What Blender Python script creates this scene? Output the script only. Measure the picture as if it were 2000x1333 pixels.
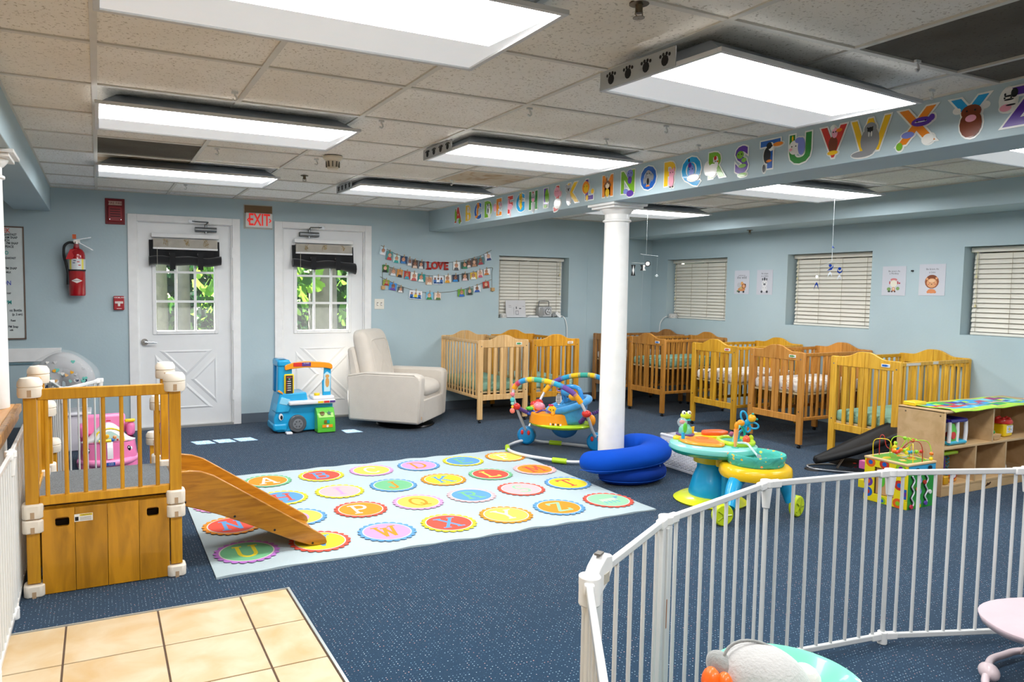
import bpy, bmesh, math, random
from mathutils import Vector, Matrix, Quaternion, Euler
random.seed(7)
for o in list(bpy.data.objects): bpy.data.objects.remove(o)
SC = bpy.context.scene
COL = SC.collection
PI = math.pi
# ------------------------------------------------------------------ camera
def set_camera():
    cam = bpy.data.cameras.new('camera'); co = bpy.data.objects.new('camera', cam); COL.objects.link(co)
    y, a, r = math.radians(25.9642), math.radians(3.7907), math.radians(0.7113)
    F = Vector((math.sin(y)*math.cos(a), math.cos(y)*math.cos(a), -math.sin(a)))
    R0 = Vector((math.cos(y), -math.sin(y), 0)); U0 = R0.cross(F)
    R = math.cos(r)*R0 + math.sin(r)*U0; U = -math.sin(r)*R0 + math.cos(r)*U0
    co.matrix_world = Matrix(((R.x, U.x, -F.x, 0), (R.y, U.y, -F.y, 0), (R.z, U.z, -F.z, 1.3827), (0, 0, 0, 1)))
    cam.sensor_width = 36; cam.lens = 1423.7/2000*36
    cam.shift_x = (1000-885.15)/2000; cam.shift_y = -(666.5-660.24)/2000
    cam.clip_start = 0.02
    SC.camera = co
set_camera()
# ------------------------------------------------------------------ sky, sun, exposure
w = bpy.data.worlds.new('world'); SC.world = w; w.use_nodes = True
nt = w.node_tree
bg = nt.nodes['Background']
sky = nt.nodes.new('ShaderNodeTexSky'); sky.sky_type = 'NISHITA'; sky.sun_disc = False
sky.sun_elevation = math.radians(46); sky.sun_rotation = math.radians(10)
nt.links.new(sky.outputs[0], bg.inputs[0]); bg.inputs[1].default_value = 0.5
sl = bpy.data.lights.new('sun', 'SUN'); sl.energy = 45; sl.angle = 0.009; sl.color = (1, .95, .86)
so = bpy.data.objects.new('sun', sl); COL.objects.link(so)
so.rotation_euler = Vector((-.27, 1, 1.27)).to_track_quat('Z', 'Y').to_euler()
SC.view_settings.view_transform = 'Standard'; SC.view_settings.look = 'None'
SC.view_settings.exposure = 0.65; SC.view_settings.gamma = 1; SC.view_settings.use_curve_mapping = False
LAMP = 15
# ------------------------------------------------------------------ materials
def lin(h):
    if not isinstance(h, str): return tuple(h)[:3]
    h = h.lstrip('#'); v = [int(h[i:i+2], 16)/255 for i in (0, 2, 4)]
    return tuple(c/12.92 if c <= .04045 else ((c+.055)/1.055)**2.4 for c in v)
MC = {}
def mat(col, rough=.5, metal=0, spec=.4, emis=0, alpha=1, trans=0, sheen=0, coat=0, var=.04, vs=12, bump=0, bs=60, name=None):
    key = (col, rough, metal, spec, emis, alpha, trans, sheen, coat, var, vs, bump, bs)
    if key in MC: return MC[key]
    m = bpy.data.materials.new(name or 'surface'); m.use_nodes = True
    n, l = m.node_tree.nodes, m.node_tree.links; b = n['Principled BSDF']
    c = lin(col); b.inputs['Base Color'].default_value = (*c, 1)
    b.inputs['Roughness'].default_value = rough; b.inputs['Metallic'].default_value = metal
    b.inputs['Specular IOR Level'].default_value = spec
    b.inputs['Sheen Weight'].default_value = sheen; b.inputs['Coat Weight'].default_value = coat
    if emis: b.inputs['Emission Color'].default_value = (*c, 1); b.inputs['Emission Strength'].default_value = emis
    b.inputs['Alpha'].default_value = alpha; b.inputs['Transmission Weight'].default_value = trans
    tc = n.new('ShaderNodeTexCoord')
    if var:
        nz = n.new('ShaderNodeTexNoise'); nz.inputs['Scale'].default_value = vs; l.new(tc.outputs['Object'], nz.inputs['Vector'])
        hs = n.new('ShaderNodeHueSaturation'); hs.inputs['Color'].default_value = (*c, 1)
        mp = n.new('ShaderNodeMapRange'); mp.inputs[3].default_value = 1-var*2; mp.inputs[4].default_value = 1+var*2
        l.new(nz.outputs[0], mp.inputs[0]); l.new(mp.outputs[0], hs.inputs['Value']); l.new(hs.outputs[0], b.inputs['Base Color'])
    if bump:
        nb = n.new('ShaderNodeTexNoise'); nb.inputs['Scale'].default_value = bs; nb.inputs['Detail'].default_value = 4
        l.new(tc.outputs['Object'], nb.inputs['Vector'])
        bp = n.new('ShaderNodeBump'); bp.inputs['Strength'].default_value = bump; bp.inputs['Distance'].default_value = .01
        l.new(nb.outputs[0], bp.inputs['Height']); l.new(bp.outputs[0], b.inputs['Normal'])
    MC[key] = m; return m
def nodes_mat(name, rough=.5, spec=.4):
    m = bpy.data.materials.new(name); m.use_nodes = True
    n, l = m.node_tree.nodes, m.node_tree.links; b = n['Principled BSDF']
    b.inputs['Roughness'].default_value = rough; b.inputs['Specular IOR Level'].default_value = spec
    tc = n.new('ShaderNodeTexCoord')
    return m, n, l, b, tc
def ramp(n, stops):
    r = n.new('ShaderNodeValToRGB'); e = r.color_ramp.elements
    while len(e) < len(stops): e.new(.5)
    for k, (p, c) in enumerate(stops): e[k].position = p; e[k].color = (*lin(c), 1)
    return r
def wood(c1, c2, rough=.38, scale=6, stretch=(9, 9, .7), name='wood', coat=.15):
    m, n, l, b, tc = nodes_mat(name, rough)
    mp = n.new('ShaderNodeMapping'); mp.inputs['Scale'].default_value = stretch; l.new(tc.outputs['Object'], mp.inputs[0])
    oi = n.new('ShaderNodeObjectInfo'); va = n.new('ShaderNodeVectorMath'); va.operation = 'SCALE'
    cb = n.new('ShaderNodeCombineXYZ')
    for i in range(3): l.new(oi.outputs['Random'], cb.inputs[i])
    l.new(cb.outputs[0], va.inputs[0]); va.inputs['Scale'].default_value = 37
    ad = n.new('ShaderNodeVectorMath'); l.new(mp.outputs[0], ad.inputs[0]); l.new(va.outputs[0], ad.inputs[1])
    nz = n.new('ShaderNodeTexNoise'); nz.inputs['Scale'].default_value = scale; nz.inputs['Detail'].default_value = 5; nz.inputs['Distortion'].default_value = .6
    l.new(ad.outputs[0], nz.inputs['Vector'])
    r = ramp(n, [(.3, c2), (.62, c1)]); l.new(nz.outputs[0], r.inputs[0])
    hs = n.new('ShaderNodeHueSaturation'); l.new(r.outputs[0], hs.inputs['Color'])
    mr = n.new('ShaderNodeMapRange'); mr.inputs[3].default_value = .88; mr.inputs[4].default_value = 1.1
    l.new(oi.outputs['Random'], mr.inputs[0]); l.new(mr.outputs[0], hs.inputs['Value']); l.new(hs.outputs[0], b.inputs['Base Color'])
    b.inputs['Coat Weight'].default_value = coat
    return m
WHITE = mat('#e9eaea', .45); PLW = mat('#eeeeec', .35); BLACK = mat('#17181a', .5); CHROME = mat('#b9bcc0', .22, 1)
DARK = mat('#2a2a2c', .6)
# ------------------------------------------------------------------ geometry
def frame_of(d):
    d = d.normalized(); a = Vector((0, 0, 1)) if abs(d.z) < .9 else Vector((1, 0, 0))
    x = a.cross(d).normalized(); return x, d.cross(x)
class G:
    def __init__(s): s.v = []; s.f = []; s.m = []; s.M = Matrix.Identity(4)
    def T(s, loc=(0, 0, 0), rz=0, rx=0, ry=0):
        s.M = Matrix.Translation(loc) @ Euler((rx, ry, rz)).to_matrix().to_4x4(); return s
    def add(s, vs, fs, m=0):
        k = len(s.v); s.v += [tuple(s.M @ Vector(p)) for p in vs]
        for f in fs: s.f.append([i+k for i in f]); s.m.append(m)
        return s
    def box(s, x0, y0, z0, x1, y1, z1, m=0):
        x0, x1 = sorted((x0, x1)); y0, y1 = sorted((y0, y1)); z0, z1 = sorted((z0, z1))
        return s.add([(x0, y0, z0), (x1, y0, z0), (x1, y1, z0), (x0, y1, z0), (x0, y0, z1), (x1, y0, z1), (x1, y1, z1), (x0, y1, z1)],
                     [(3, 2, 1, 0), (4, 5, 6, 7), (0, 1, 5, 4), (1, 2, 6, 5), (2, 3, 7, 6), (3, 0, 4, 7)], m)
    def cyl(s, p0, p1, r0, r1=None, n=12, m=0, cap=True):
        r1 = r0 if r1 is None else r1; p0, p1 = Vector(p0), Vector(p1); x, y = frame_of(p1-p0); vs = []
        for p, r in ((p0, r0), (p1, r1)):
            for i in range(n):
                a = 2*PI*i/n; vs.append(p+x*math.cos(a)*r+y*math.sin(a)*r)
        fs = [(i, (i+1) % n, n+(i+1) % n, n+i) for i in range(n)]
        if cap: fs += [tuple(range(n-1, -1, -1)), tuple(range(n, 2*n))]
        return s.add(vs, fs, m)
    def tube(s, pts, r, n=8, m=0, closed=False, flat=None):
        P = [Vector(p) for p in pts]; N = len(P); vs = []; pr = None
        for i in range(N):
            if closed: t = P[(i+1) % N]-P[i-1]
            else: t = P[min(i+1, N-1)]-P[max(i-1, 0)]
            t.normalize()
            if pr is None: x, y = frame_of(t)
            else:
                x = pr-t*pr.dot(t)
                x = x.normalized() if x.length > 1e-6 else frame_of(t)[0]
                y = t.cross(x)
            pr = x; rr = r[i] if isinstance(r, (list, tuple)) else r
            for k in range(n):
                a = 2*PI*k/n; vs.append(P[i]+x*math.cos(a)*rr+y*math.sin(a)*rr)
        fs = []
        for i in range(N if closed else N-1):
            j = (i+1) % N
            for k in range(n): q = (k+1) % n; fs.append((i*n+k, i*n+q, j*n+q, j*n+k))
        if not closed: fs += [tuple(range(n-1, -1, -1)), tuple((N-1)*n+k for k in range(n))]
        return s.add(vs, fs, m)
    def ell(s, c, r, m=0, n=12, k=8, R=None):
        if not isinstance(r, (list, tuple)): r = (r, r, r)
        c = Vector(c); vs = []
        for i in range(1, k):
            th = PI*i/k
            for j in range(n):
                a = 2*PI*j/n; p = Vector((r[0]*math.sin(th)*math.cos(a), r[1]*math.sin(th)*math.sin(a), r[2]*math.cos(th)))
                vs.append(c+(R @ p if R else p))
        tp, bt = Vector((0, 0, r[2])), Vector((0, 0, -r[2]))
        vs += [c+(R @ tp if R else tp), c+(R @ bt if R else bt)]
        fs = [(i*n+j, (i+1)*n+j, (i+1)*n+(j+1) % n, i*n+(j+1) % n) for i in range(k-2) for j in range(n)]
        T = (k-1)*n
        fs += [(T, j, (j+1) % n) for j in range(n)]+[(T+1, (k-2)*n+(j+1) % n, (k-2)*n+j) for j in range(n)]
        return s.add(vs, fs, m)
    def lathe(s, c, prof, n=24, m=0, sx=1, sy=1):
        vs = [(c[0]+r*sx*math.cos(2*PI*j/n), c[1]+r*sy*math.sin(2*PI*j/n), c[2]+z) for r, z in prof for j in range(n)]
        fs = [(i*n+j, i*n+(j+1) % n, (i+1)*n+(j+1) % n, (i+1)*n+j) for i in range(len(prof)-1) for j in range(n)]
        K = len(prof)
        if prof[0][0] > 1e-5: fs.append(tuple(range(n-1, -1, -1)))
        if prof[-1][0] > 1e-5: fs.append(tuple((K-1)*n+j for j in range(n)))
        return s.add(vs, fs, m)
    def prism(s, pts, d0, d1, ax='y', m=0):
        # outline pts (a,b) extruded from d0 to d1 along ax
        def P(a, b, d): return (a, d, b) if ax == 'y' else (d, a, b) if ax == 'x' else (a, b, d)
        N = len(pts); vs = [P(a, b, d0) for a, b in pts]+[P(a, b, d1) for a, b in pts]
        fs = [tuple(range(N)), tuple(range(2*N-1, N-1, -1))]+[(i, N+i, N+(i+1) % N, (i+1) % N) for i in range(N)]
        return s.add(vs, fs, m)
    def poly(s, pts, m=0): return s.add(pts, [tuple(range(len(pts)))], m)
    def grid(s, fn, nu, nv, m=0, cu=False, cv=False):
        vs = [fn(i/nu, j/nv) for i in range(nu+(0 if cu else 1)) for j in range(nv+(0 if cv else 1))]
        W = nv+(0 if cv else 1); U = nu+(0 if cu else 1)
        fs = [(i*W+j, ((i+1) % U)*W+j, ((i+1) % U)*W+(j+1) % W, i*W+(j+1) % W) for i in range(nu) for j in range(nv)]
        return s.add(vs, fs, m)
    def mesh(s, name, mats, smooth=35):
        me = bpy.data.meshes.new(name); me.from_pydata(s.v, [], s.f)
        for q in (mats if isinstance(mats, (list, tuple)) else [mats]): me.materials.append(q)
        me.polygons.foreach_set('material_index', s.m)
        b = bmesh.new(); b.from_mesh(me); bmesh.ops.recalc_face_normals(b, faces=b.faces); b.to_mesh(me); b.free()
        if smooth:
            me.shade_smooth()
            me.set_sharp_from_angle(angle=math.radians(smooth))
        me.update(); return me
def setp(o, label=None, cat=None, group=None, kind=None):
    if label: o['label'] = label
    if cat: o['category'] = cat
    if group: o['group'] = group
    if kind: o['kind'] = kind
    return o
def ob(name, g, mats, parent=None, loc=(0, 0, 0), rz=0, rot=None, bev=0, sub=0, smooth=35, label=None, cat=None, group=None, kind=None):
    me = g.mesh(name, mats, smooth) if isinstance(g, G) else g
    o = bpy.data.objects.new(name, me); COL.objects.link(o); o.location = loc; o.rotation_euler = rot or (0, 0, rz)
    if parent: o.parent = parent
    if bev:
        md = o.modifiers.new('b', 'BEVEL'); md.width = bev; md.segments = 2; md.limit_method = 'ANGLE'; md.angle_limit = math.radians(40)
        md.harden_normals = False
    if sub:
        md = o.modifiers.new('s', 'SUBSURF'); md.levels = sub; md.render_levels = sub
    return setp(o, label, cat, group, kind)
def thing(name, label, cat, loc=(0, 0, 0), rz=0, group=None, rot=None):
    o = bpy.data.objects.new(name, None); COL.objects.link(o); o.location = loc; o.rotation_euler = rot or (0, 0, rz); o.empty_display_size = .1
    return setp(o, label, cat, group)
def dup(o, parent=None):
    c = o.copy(); COL.objects.link(c)
    if parent: c.parent = parent
    for ch in [x for x in o.children]: dup(ch, c)
    return c
def struct(name, g, mats, parent=None, **k):
    return ob(name, g, mats, parent, kind=None if parent else 'structure', **k)
def spline(pts, n=6, closed=False):
    P = [Vector(p) for p in pts]; N = len(P); out = []
    for i in range(N if closed else N-1):
        g = lambda k: P[k % N] if closed else P[max(0, min(N-1, k))]
        a, b, c, d = g(i-1), g(i), g(i+1), g(i+2)
        for k in range(n):
            t = k/n
            out.append(.5*((2*b)+(c-a)*t+(2*a-5*b+4*c-d)*t*t+(3*b-a-3*c+d)*t**3))
    if not closed: out.append(P[-1])
    return out
TXT = {}
def text_mesh(s, size, mt, extrude=0, offset=0, align='CENTER', sx=1):
    """flat lettering as a mesh in the local xy plane"""
    key = (s, size, mt.name, extrude, offset, align, sx)
    if key in TXT: return TXT[key]
    c = bpy.data.curves.new('t', 'FONT'); c.body = s; c.size = size; c.extrude = extrude; c.offset = offset
    c.align_x = align; c.align_y = 'CENTER'; c.resolution_u = 3
    o = bpy.data.objects.new('t', c); COL.objects.link(o)
    me = bpy.data.meshes.new_from_object(o.evaluated_get(bpy.context.evaluated_depsgraph_get()))
    bpy.data.objects.remove(o); bpy.data.curves.remove(c)
    me.materials.clear(); me.materials.append(mt)
    if sx != 1:
        for v in me.vertices: v.co.x *= sx
    me.name = 'lettering'; TXT[key] = me; return me
def lettering(s, size, mt, loc, rot, parent, extrude=0.0003, offset=0, align='CENTER', name='lettering', sx=1):
    o = bpy.data.objects.new(name, text_mesh(s, size, mt, extrude, offset, align, sx)); COL.objects.link(o)
    o.location = loc; o.rotation_euler = rot; o.parent = parent; return o
RB = (PI/2, 0, 0)          # facing -y (on the back wall)
RR = (PI/2, 0, -PI/2)      # facing -x (on the right wall)
def circ(cx, cy, r, n=16, ry=None, a0=0): return [(cx+r*math.cos(a0+2*PI*i/n), cy+(ry or r)*math.sin(a0+2*PI*i/n)) for i in range(n)]
def flat(g, pts, d, ax='y', m=0, th=.0006):
    """thin printed shape standing proud of a surface; d is the face position, grown towards the viewer"""
    s = -1
    return g.prism(pts, d, d+s*th, ax, m)
# ================================================================== ROOM
D = 7.516; XR = 6.55; ZC = 2.256; XL = -3.2; YF = -2.6; BX0, BX1 = 3.34, 3.66
def wall_mat():
    m, n, l, b, tc = nodes_mat('painted wall', .55, .3)
    nz = n.new('ShaderNodeTexNoise'); nz.inputs['Scale'].default_value = 1.2; nz.inputs['Detail'].default_value = 3
    l.new(tc.outputs['Object'], nz.inputs['Vector'])
    r = ramp(n, [(.3, '#a9bec6'), (.7, '#b3c7ce')]); l.new(nz.outputs[0], r.inputs[0]); l.new(r.outputs[0], b.inputs['Base Color'])
    n2 = n.new('ShaderNodeTexNoise'); n2.inputs['Scale'].default_value = 45; n2.inputs['Detail'].default_value = 5; l.new(tc.outputs['Object'], n2.inputs['Vector'])
    bp = n.new('ShaderNodeBump'); bp.inputs['Strength'].default_value = .08; bp.inputs['Distance'].default_value = .01
    l.new(n2.outputs[0], bp.inputs['Height']); l.new(bp.outputs[0], b.inputs['Normal'])
    return m
WALL = wall_mat()
def pierced(u0, u1, z0, z1, holes, place):
    """wall boxes around rectangular openings; place(g,ua,ub,za,zb) adds a box"""
    g = G(); us = sorted({u0, u1, *[h[0] for h in holes], *[h[1] for h in holes]}); zs = sorted({z0, z1, *[h[2] for h in holes], *[h[3] for h in holes]})
    for a, b in zip(us, us[1:]):
        run = None
        for c, d in zip(zs, zs[1:]):
            mid = ((a+b)/2, (c+d)/2)
            solid = not any(h[0] < mid[0] < h[1] and h[2] < mid[1] < h[3] for h in holes)
            if solid: run = [run[0] if run else c, d]
            if not solid and run: place(g, a, b, *run); run = None
        if run: place(g, a, b, *run)
    return g
DOORS = [(.335, 1.205), (1.70, 2.585)]
W1 = (4.25, 5.24, 1.05, 1.79)
RW = [(6.236, 7.219, 1.05, 1.795), (4.474, 5.41, 1.05, 1.795), (2.72, 3.663, 1.05, 1.795)]
g = pierced(XL, XR+.25, 0, 2.5, [(a, b, 0, 1.995) for a, b in DOORS]+[W1], lambda g, a, b, c, d: g.box(a, D, c, b, D+.22, d))
struct('wall_back', g, WALL)
g = pierced(YF, D, 0, 2.5, RW, lambda g, a, b, c, d: g.box(XR, a, c, XR+.22, b, d))
struct('wall_right', g, WALL)
PALE = mat('#e4e2dc', .6)
struct('wall_left', G().box(XL-.2, YF, 0, XL, D, 2.5), PALE)
struct('wall_front', G().box(XL-.2, YF-.2, 0, XR+.22, YF, 2.5), PALE)
# drywall seams on the back wall right of the window
struct('trim_1', G().box(5.52, D-.004, .1, 5.545, D, 1.83), WALL)
# ---- floor
def carpet_mat():
    m, n, l, b, tc = nodes_mat('carpet', .95, .1)
    mp = n.new('ShaderNodeMapping'); mp.inputs['Scale'].default_value = (68, 68, 0); l.new(tc.outputs['Object'], mp.inputs[0])
    vo = n.new('ShaderNodeTexVoronoi'); vo.inputs['Scale'].default_value = 1; vo.inputs['Randomness'].default_value = .22; l.new(mp.outputs[0], vo.inputs['Vector'])
    lt = n.new('ShaderNodeMath'); lt.operation = 'LESS_THAN'; lt.inputs[1].default_value = .15; l.new(vo.outputs['Distance'], lt.inputs[0])
    nz = n.new('ShaderNodeTexNoise'); nz.inputs['Scale'].default_value = 350; nz.inputs['Detail'].default_value = 3; l.new(tc.outputs['Object'], nz.inputs['Vector'])
    r = ramp(n, [(.3, '#0a2338'), (.7, '#1c3f5a')]); l.new(nz.outputs[0], r.inputs[0])
    sp = n.new('ShaderNodeSeparateColor'); l.new(vo.outputs['Color'], sp.inputs[0])
    rd = ramp(n, [(.0, '#c98f86'), (.25, '#9fb7c6'), (.6, '#7f9db2'), (1, '#41627e')]); l.new(sp.outputs[0], rd.inputs[0])
    n3 = n.new('ShaderNodeTexNoise'); n3.inputs['Scale'].default_value = 1.3; l.new(tc.outputs['Object'], n3.inputs['Vector'])
    mx = n.new('ShaderNodeMix'); mx.data_type = 'RGBA'; l.new(lt.outputs[0], mx.inputs[0]); l.new(r.outputs[0], mx.inputs[6]); l.new(rd.outputs[0], mx.inputs[7])
    hs = n.new('ShaderNodeHueSaturation'); l.new(mx.outputs[2], hs.inputs['Color'])
    mr = n.new('ShaderNodeMapRange'); mr.inputs[3].default_value = .8; mr.inputs[4].default_value = 1.2; l.new(n3.outputs[0], mr.inputs[0]); l.new(mr.outputs[0], hs.inputs['Value'])
    l.new(hs.outputs[0], b.inputs['Base Color'])
    bp = n.new('ShaderNodeBump'); bp.inputs['Strength'].default_value = .35; bp.inputs['Distance'].default_value = .004
    l.new(nz.outputs[0], bp.inputs['Height']); l.new(bp.outputs[0], b.inputs['Normal'])
    b.inputs['Sheen Weight'].default_value = .15
    return m
CARPET = carpet_mat()
g = G().box(XL-.2, YF-.2, -.12, XR+.2, D+.22, -.012); g.box(.768, YF, -.012, XR, D, 0); g.box(XL, 3.272, -.012, .768, D, 0)
floor = struct('floor', g, [CARPET])
def tile_mat(c1, c2):
    m, n, l, b, tc = nodes_mat('ceramic tile', .32, .5)
    nz = n.new('ShaderNodeTexNoise'); nz.inputs['Scale'].default_value = 7; nz.inputs['Detail'].default_value = 5; nz.inputs['Distortion'].default_value = .5
    oi = n.new('ShaderNodeObjectInfo'); ad = n.new('ShaderNodeVectorMath'); l.new(tc.outputs['Object'], ad.inputs[0])
    cb = n.new('ShaderNodeCombineXYZ'); mu = n.new('ShaderNodeMath'); mu.operation = 'MULTIPLY'; mu.inputs[1].default_value = 50
    l.new(oi.outputs['Random'], mu.inputs[0]); l.new(mu.outputs[0], cb.inputs[0]); l.new(cb.outputs[0], ad.inputs[1]); l.new(ad.outputs[0], nz.inputs['Vector'])
    r = ramp(n, [(.25, c2), (.65, c1)]); l.new(nz.outputs[0], r.inputs[0]); l.new(r.outputs[0], b.inputs['Base Color'])
    return m
TILE = tile_mat('#d3c1a2', '#c6a574'); GROUT = mat('#5d4a3c', .9)
struct('tile_grout', G().box(XL, YF, -.0115, .757, 3.268, -.004), GROUT, floor)
struct('metal_edging', G().box(.757, YF, -.0115, .768, 3.272, .004).box(XL, 3.267, -.0115, .757, 3.272, .003), mat('#cfd6d6', .3, .6), floor)
xs = [.754, .549-.003]+[.549-.345*k for k in range(1, 11)]; ys = [3.266]+[3.266-.338*k for k in range(1, 17)]
tm = {}
for i in range(len(xs)-1):
    for j in range(len(ys)-1):
        w_, h_ = xs[i]-xs[i+1]-.007, ys[j]-ys[j+1]-.007
        k = (round(w_, 3), round(h_, 3))
        if k not in tm: tm[k] = G().box(-w_/2, -h_/2, -.011, w_/2, h_/2, 0).mesh('floor_tile', TILE, 0)
        ob('floor_tile', tm[k], None, floor, loc=((xs[i]+xs[i+1])/2, (ys[j]+ys[j+1])/2, 0), bev=.002)
# ---- baseboards
VIN = mat('#5b6671', .5)
g = G()
for a, b in ((XL, .255), (1.28, 1.623), (2.648, XR)): g.box(a, D-.006, 0, b, D, .1)
struct('baseboard_back', g, VIN, bev=.002)
struct('baseboard_right', G().box(XR-.006, YF, 0, XR, D, .1), VIN, bev=.002)
struct('trim_2', G().box(XL, D-.02, .69, -.31, D, .81), WHITE, bev=.003)
struct('trim_3', G().box(XL, D-.012, .665, -.31, D, .678), mat('#5f7f8a', .5), bev=.002)
# ---- beams, soffits
struct('beam', G().box(BX0, YF, 2.032, BX1, D, 2.3), WALL, bev=.004)
struct('beam.001', G().box(-.66, YF, 2.04, -.372, D, 2.3), WALL, bev=.004)
struct('soffit', G().box(6.03, YF, 2.06, XR, D, 2.3), WALL, bev=.004)
# ---- columns
def column(x, y, zt, z0=0):
    g = G(); r = .098; prof = [(r*1.35, 0), (r*1.35, .05), (r*1.2, .07), (r*1.22, .1), (r*1.02, .12), (r, .16)] if z0 < .1 else [(r, 0)]
    H = zt-z0; prof += [(r*.93, H-.135), (r*1.06, H-.13), (r*1.06, H-.118), (r*.93, H-.112), (r*.93, H-.075), (r*1.0, H-.07), (r*1.22, H-.045), (r*1.25, H-.036)]
    g.lathe((x, y, z0), prof, 40); a = r*1.38
    g.box(x-a, y-a, zt-.036, x+a, y+a, zt-.018); a = r*1.6; g.box(x-a, y-a, zt-.018, x+a, y+a, zt)
    return g
struct('column', column(3.505, 4.42, 2.032), PLW, bev=.002)
struct('column.001', column(-.515, 4.33, 2.04, .752), PLW, bev=.002)
# ================================================================== CEILING
def ctile_mat(c1, c2, pits='#c3bcae', name='ceiling tile', stain=None):
    m, n, l, b, tc = nodes_mat(name, .9, .1)
    nz = n.new('ShaderNodeTexNoise'); nz.inputs['Scale'].default_value = 2.2; nz.inputs['Detail'].default_value = 3
    oi = n.new('ShaderNodeObjectInfo'); ad = n.new('ShaderNodeVectorMath'); l.new(tc.outputs['Object'], ad.inputs[0]); l.new(oi.outputs['Location'], ad.inputs[1])
    l.new(ad.outputs[0], nz.inputs['Vector'])
    r = ramp(n, [(.35, c2), (.65, c1)]); l.new(nz.outputs[0], r.inputs[0])
    v = n.new('ShaderNodeTexNoise'); v.inputs['Scale'].default_value = 95; v.inputs['Detail'].default_value = 2; l.new(ad.outputs[0], v.inputs['Vector'])
    rp = ramp(n, [(.34, '#ffffff'), (.39, '#000000')]); l.new(v.outputs[0], rp.inputs[0])
    mx = n.new('ShaderNodeMix'); mx.data_type = 'RGBA'; l.new(rp.outputs[0], mx.inputs[0]); l.new(r.outputs[0], mx.inputs[6]); mx.inputs[7].default_value = (*lin(pits), 1)
    out = mx.outputs[2]
    if stain:
        ns = n.new('ShaderNodeTexNoise'); ns.inputs['Scale'].default_value = 5; ns.inputs['Detail'].default_value = 4; ns.inputs['Distortion'].default_value = 1.5; l.new(ad.outputs[0], ns.inputs['Vector'])
        rs = ramp(n, [(.5, '#000000'), (.62, '#ffffff')]); l.new(ns.outputs[0], rs.inputs[0])
        m2 = n.new('ShaderNodeMix'); m2.data_type = 'RGBA'; l.new(rs.outputs[0], m2.inputs[0]); l.new(out, m2.inputs[6]); m2.inputs[7].default_value = (*lin(stain), 1); out = m2.outputs[2]
    l.new(out, b.inputs['Base Color'])
    bp = n.new('ShaderNodeBump'); bp.inputs['Strength'].default_value = .5; bp.inputs['Distance'].default_value = .003; bp.invert = True
    l.new(rp.outputs[0], bp.inputs['Height']); l.new(bp.outputs[0], b.inputs['Normal'])
    return m
CT = [ctile_mat('#ece8de', '#e3ddd0'), ctile_mat('#efece4', '#e7e3d9'), ctile_mat('#f3f3f0', '#edece8')]
CST = ctile_mat('#d0c4b0', '#c2b296', stain='#b39a7c'); CDK = ctile_mat('#6f6a60', '#5c574e', pits='#5a554c')
TB = mat('#cfccc2', .5)
def lines(a, b, base, s=.6096):
    k = math.ceil((a-base)/s+1e-6); o = [a]
    while base+k*s < b-1e-6: o.append(base+k*s); k += 1
    o.append(b); return o
LIGHTS = [(0, 1.7738), (0, 3.6026), (0, 5.4314), (1.8288, 3.6026), (1.8288, 5.4314), (1.8288, 1.7738), (0, -.055), (1.8288, -.055)]  # last two panels are unseen, added to light the near area
RL = [(4.47, 3.80), (4.47, 5.63), (4.47, 1.97), (4.47, .14)]
DARKC = {(0, 4.822), (2.4384, 1.1642), (3.048, 1.1642)}; STC = {(2.4384, 4.822), (0, 5.4314)}
clg = struct('ceiling', G().box(XL-.2, YF-.2, 2.42, XR+.22, D+.22, 2.5), mat('#6c6a66', .9))
def panelled(xs, ys, lights, tag):
    g = G()
    for x in xs: g.box(x-.012, ys[0], ZC-.004, x+.012, ys[-1], ZC+.02)
    for y in ys: g.box(xs[0], y-.012, ZC-.0035, xs[-1], y+.012, ZC+.0195)
    struct('ceiling_grid', g, TB, clg)
    for i in range(len(xs)-1):
        for j in range(len(ys)-1):
            cx, cy = (xs[i]+xs[i+1])/2, (ys[j]+ys[j+1])/2
            w_, h_ = xs[i+1]-xs[i]-.012, ys[j+1]-ys[j]-.012
            if min(w_, h_) < .03: continue
            near = lambda S: any(abs(xs[i]-a) < .05 and abs(ys[j]-b) < .05 for a, b in S)
            if near(DARKC): mt = CDK
            elif near(STC): mt = CST
            else:
                mt = CT[2 if (cy > 5.6 and random.random() < .8) else (1 if random.random() < .45+.08*cy else 0)]
            k = (round(w_, 3), round(h_, 3), mt.name)
            if k not in tm: tm[k] = G().box(-w_/2, -h_/2, 0, w_/2, h_/2, .014).mesh('ceiling_tile', mt, 0)
            o = ob('ceiling_tile', tm[k], None, clg, loc=(cx, cy, ZC+.002+random.random()*.003))
            if k[2] == CDK.name: o['label'] = 'dark grey bare ceiling panel'
panelled(lines(-.372, BX0, 0), lines(YF, D, 7.2607), LIGHTS, 'm')
panelled(lines(BX1, 6.03, 4.47), lines(YF, D, 3.80), RL, 'r')
panelled(lines(XL, -.66, -.66), lines(YF, D, 7.2607), [], 'l')
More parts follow.
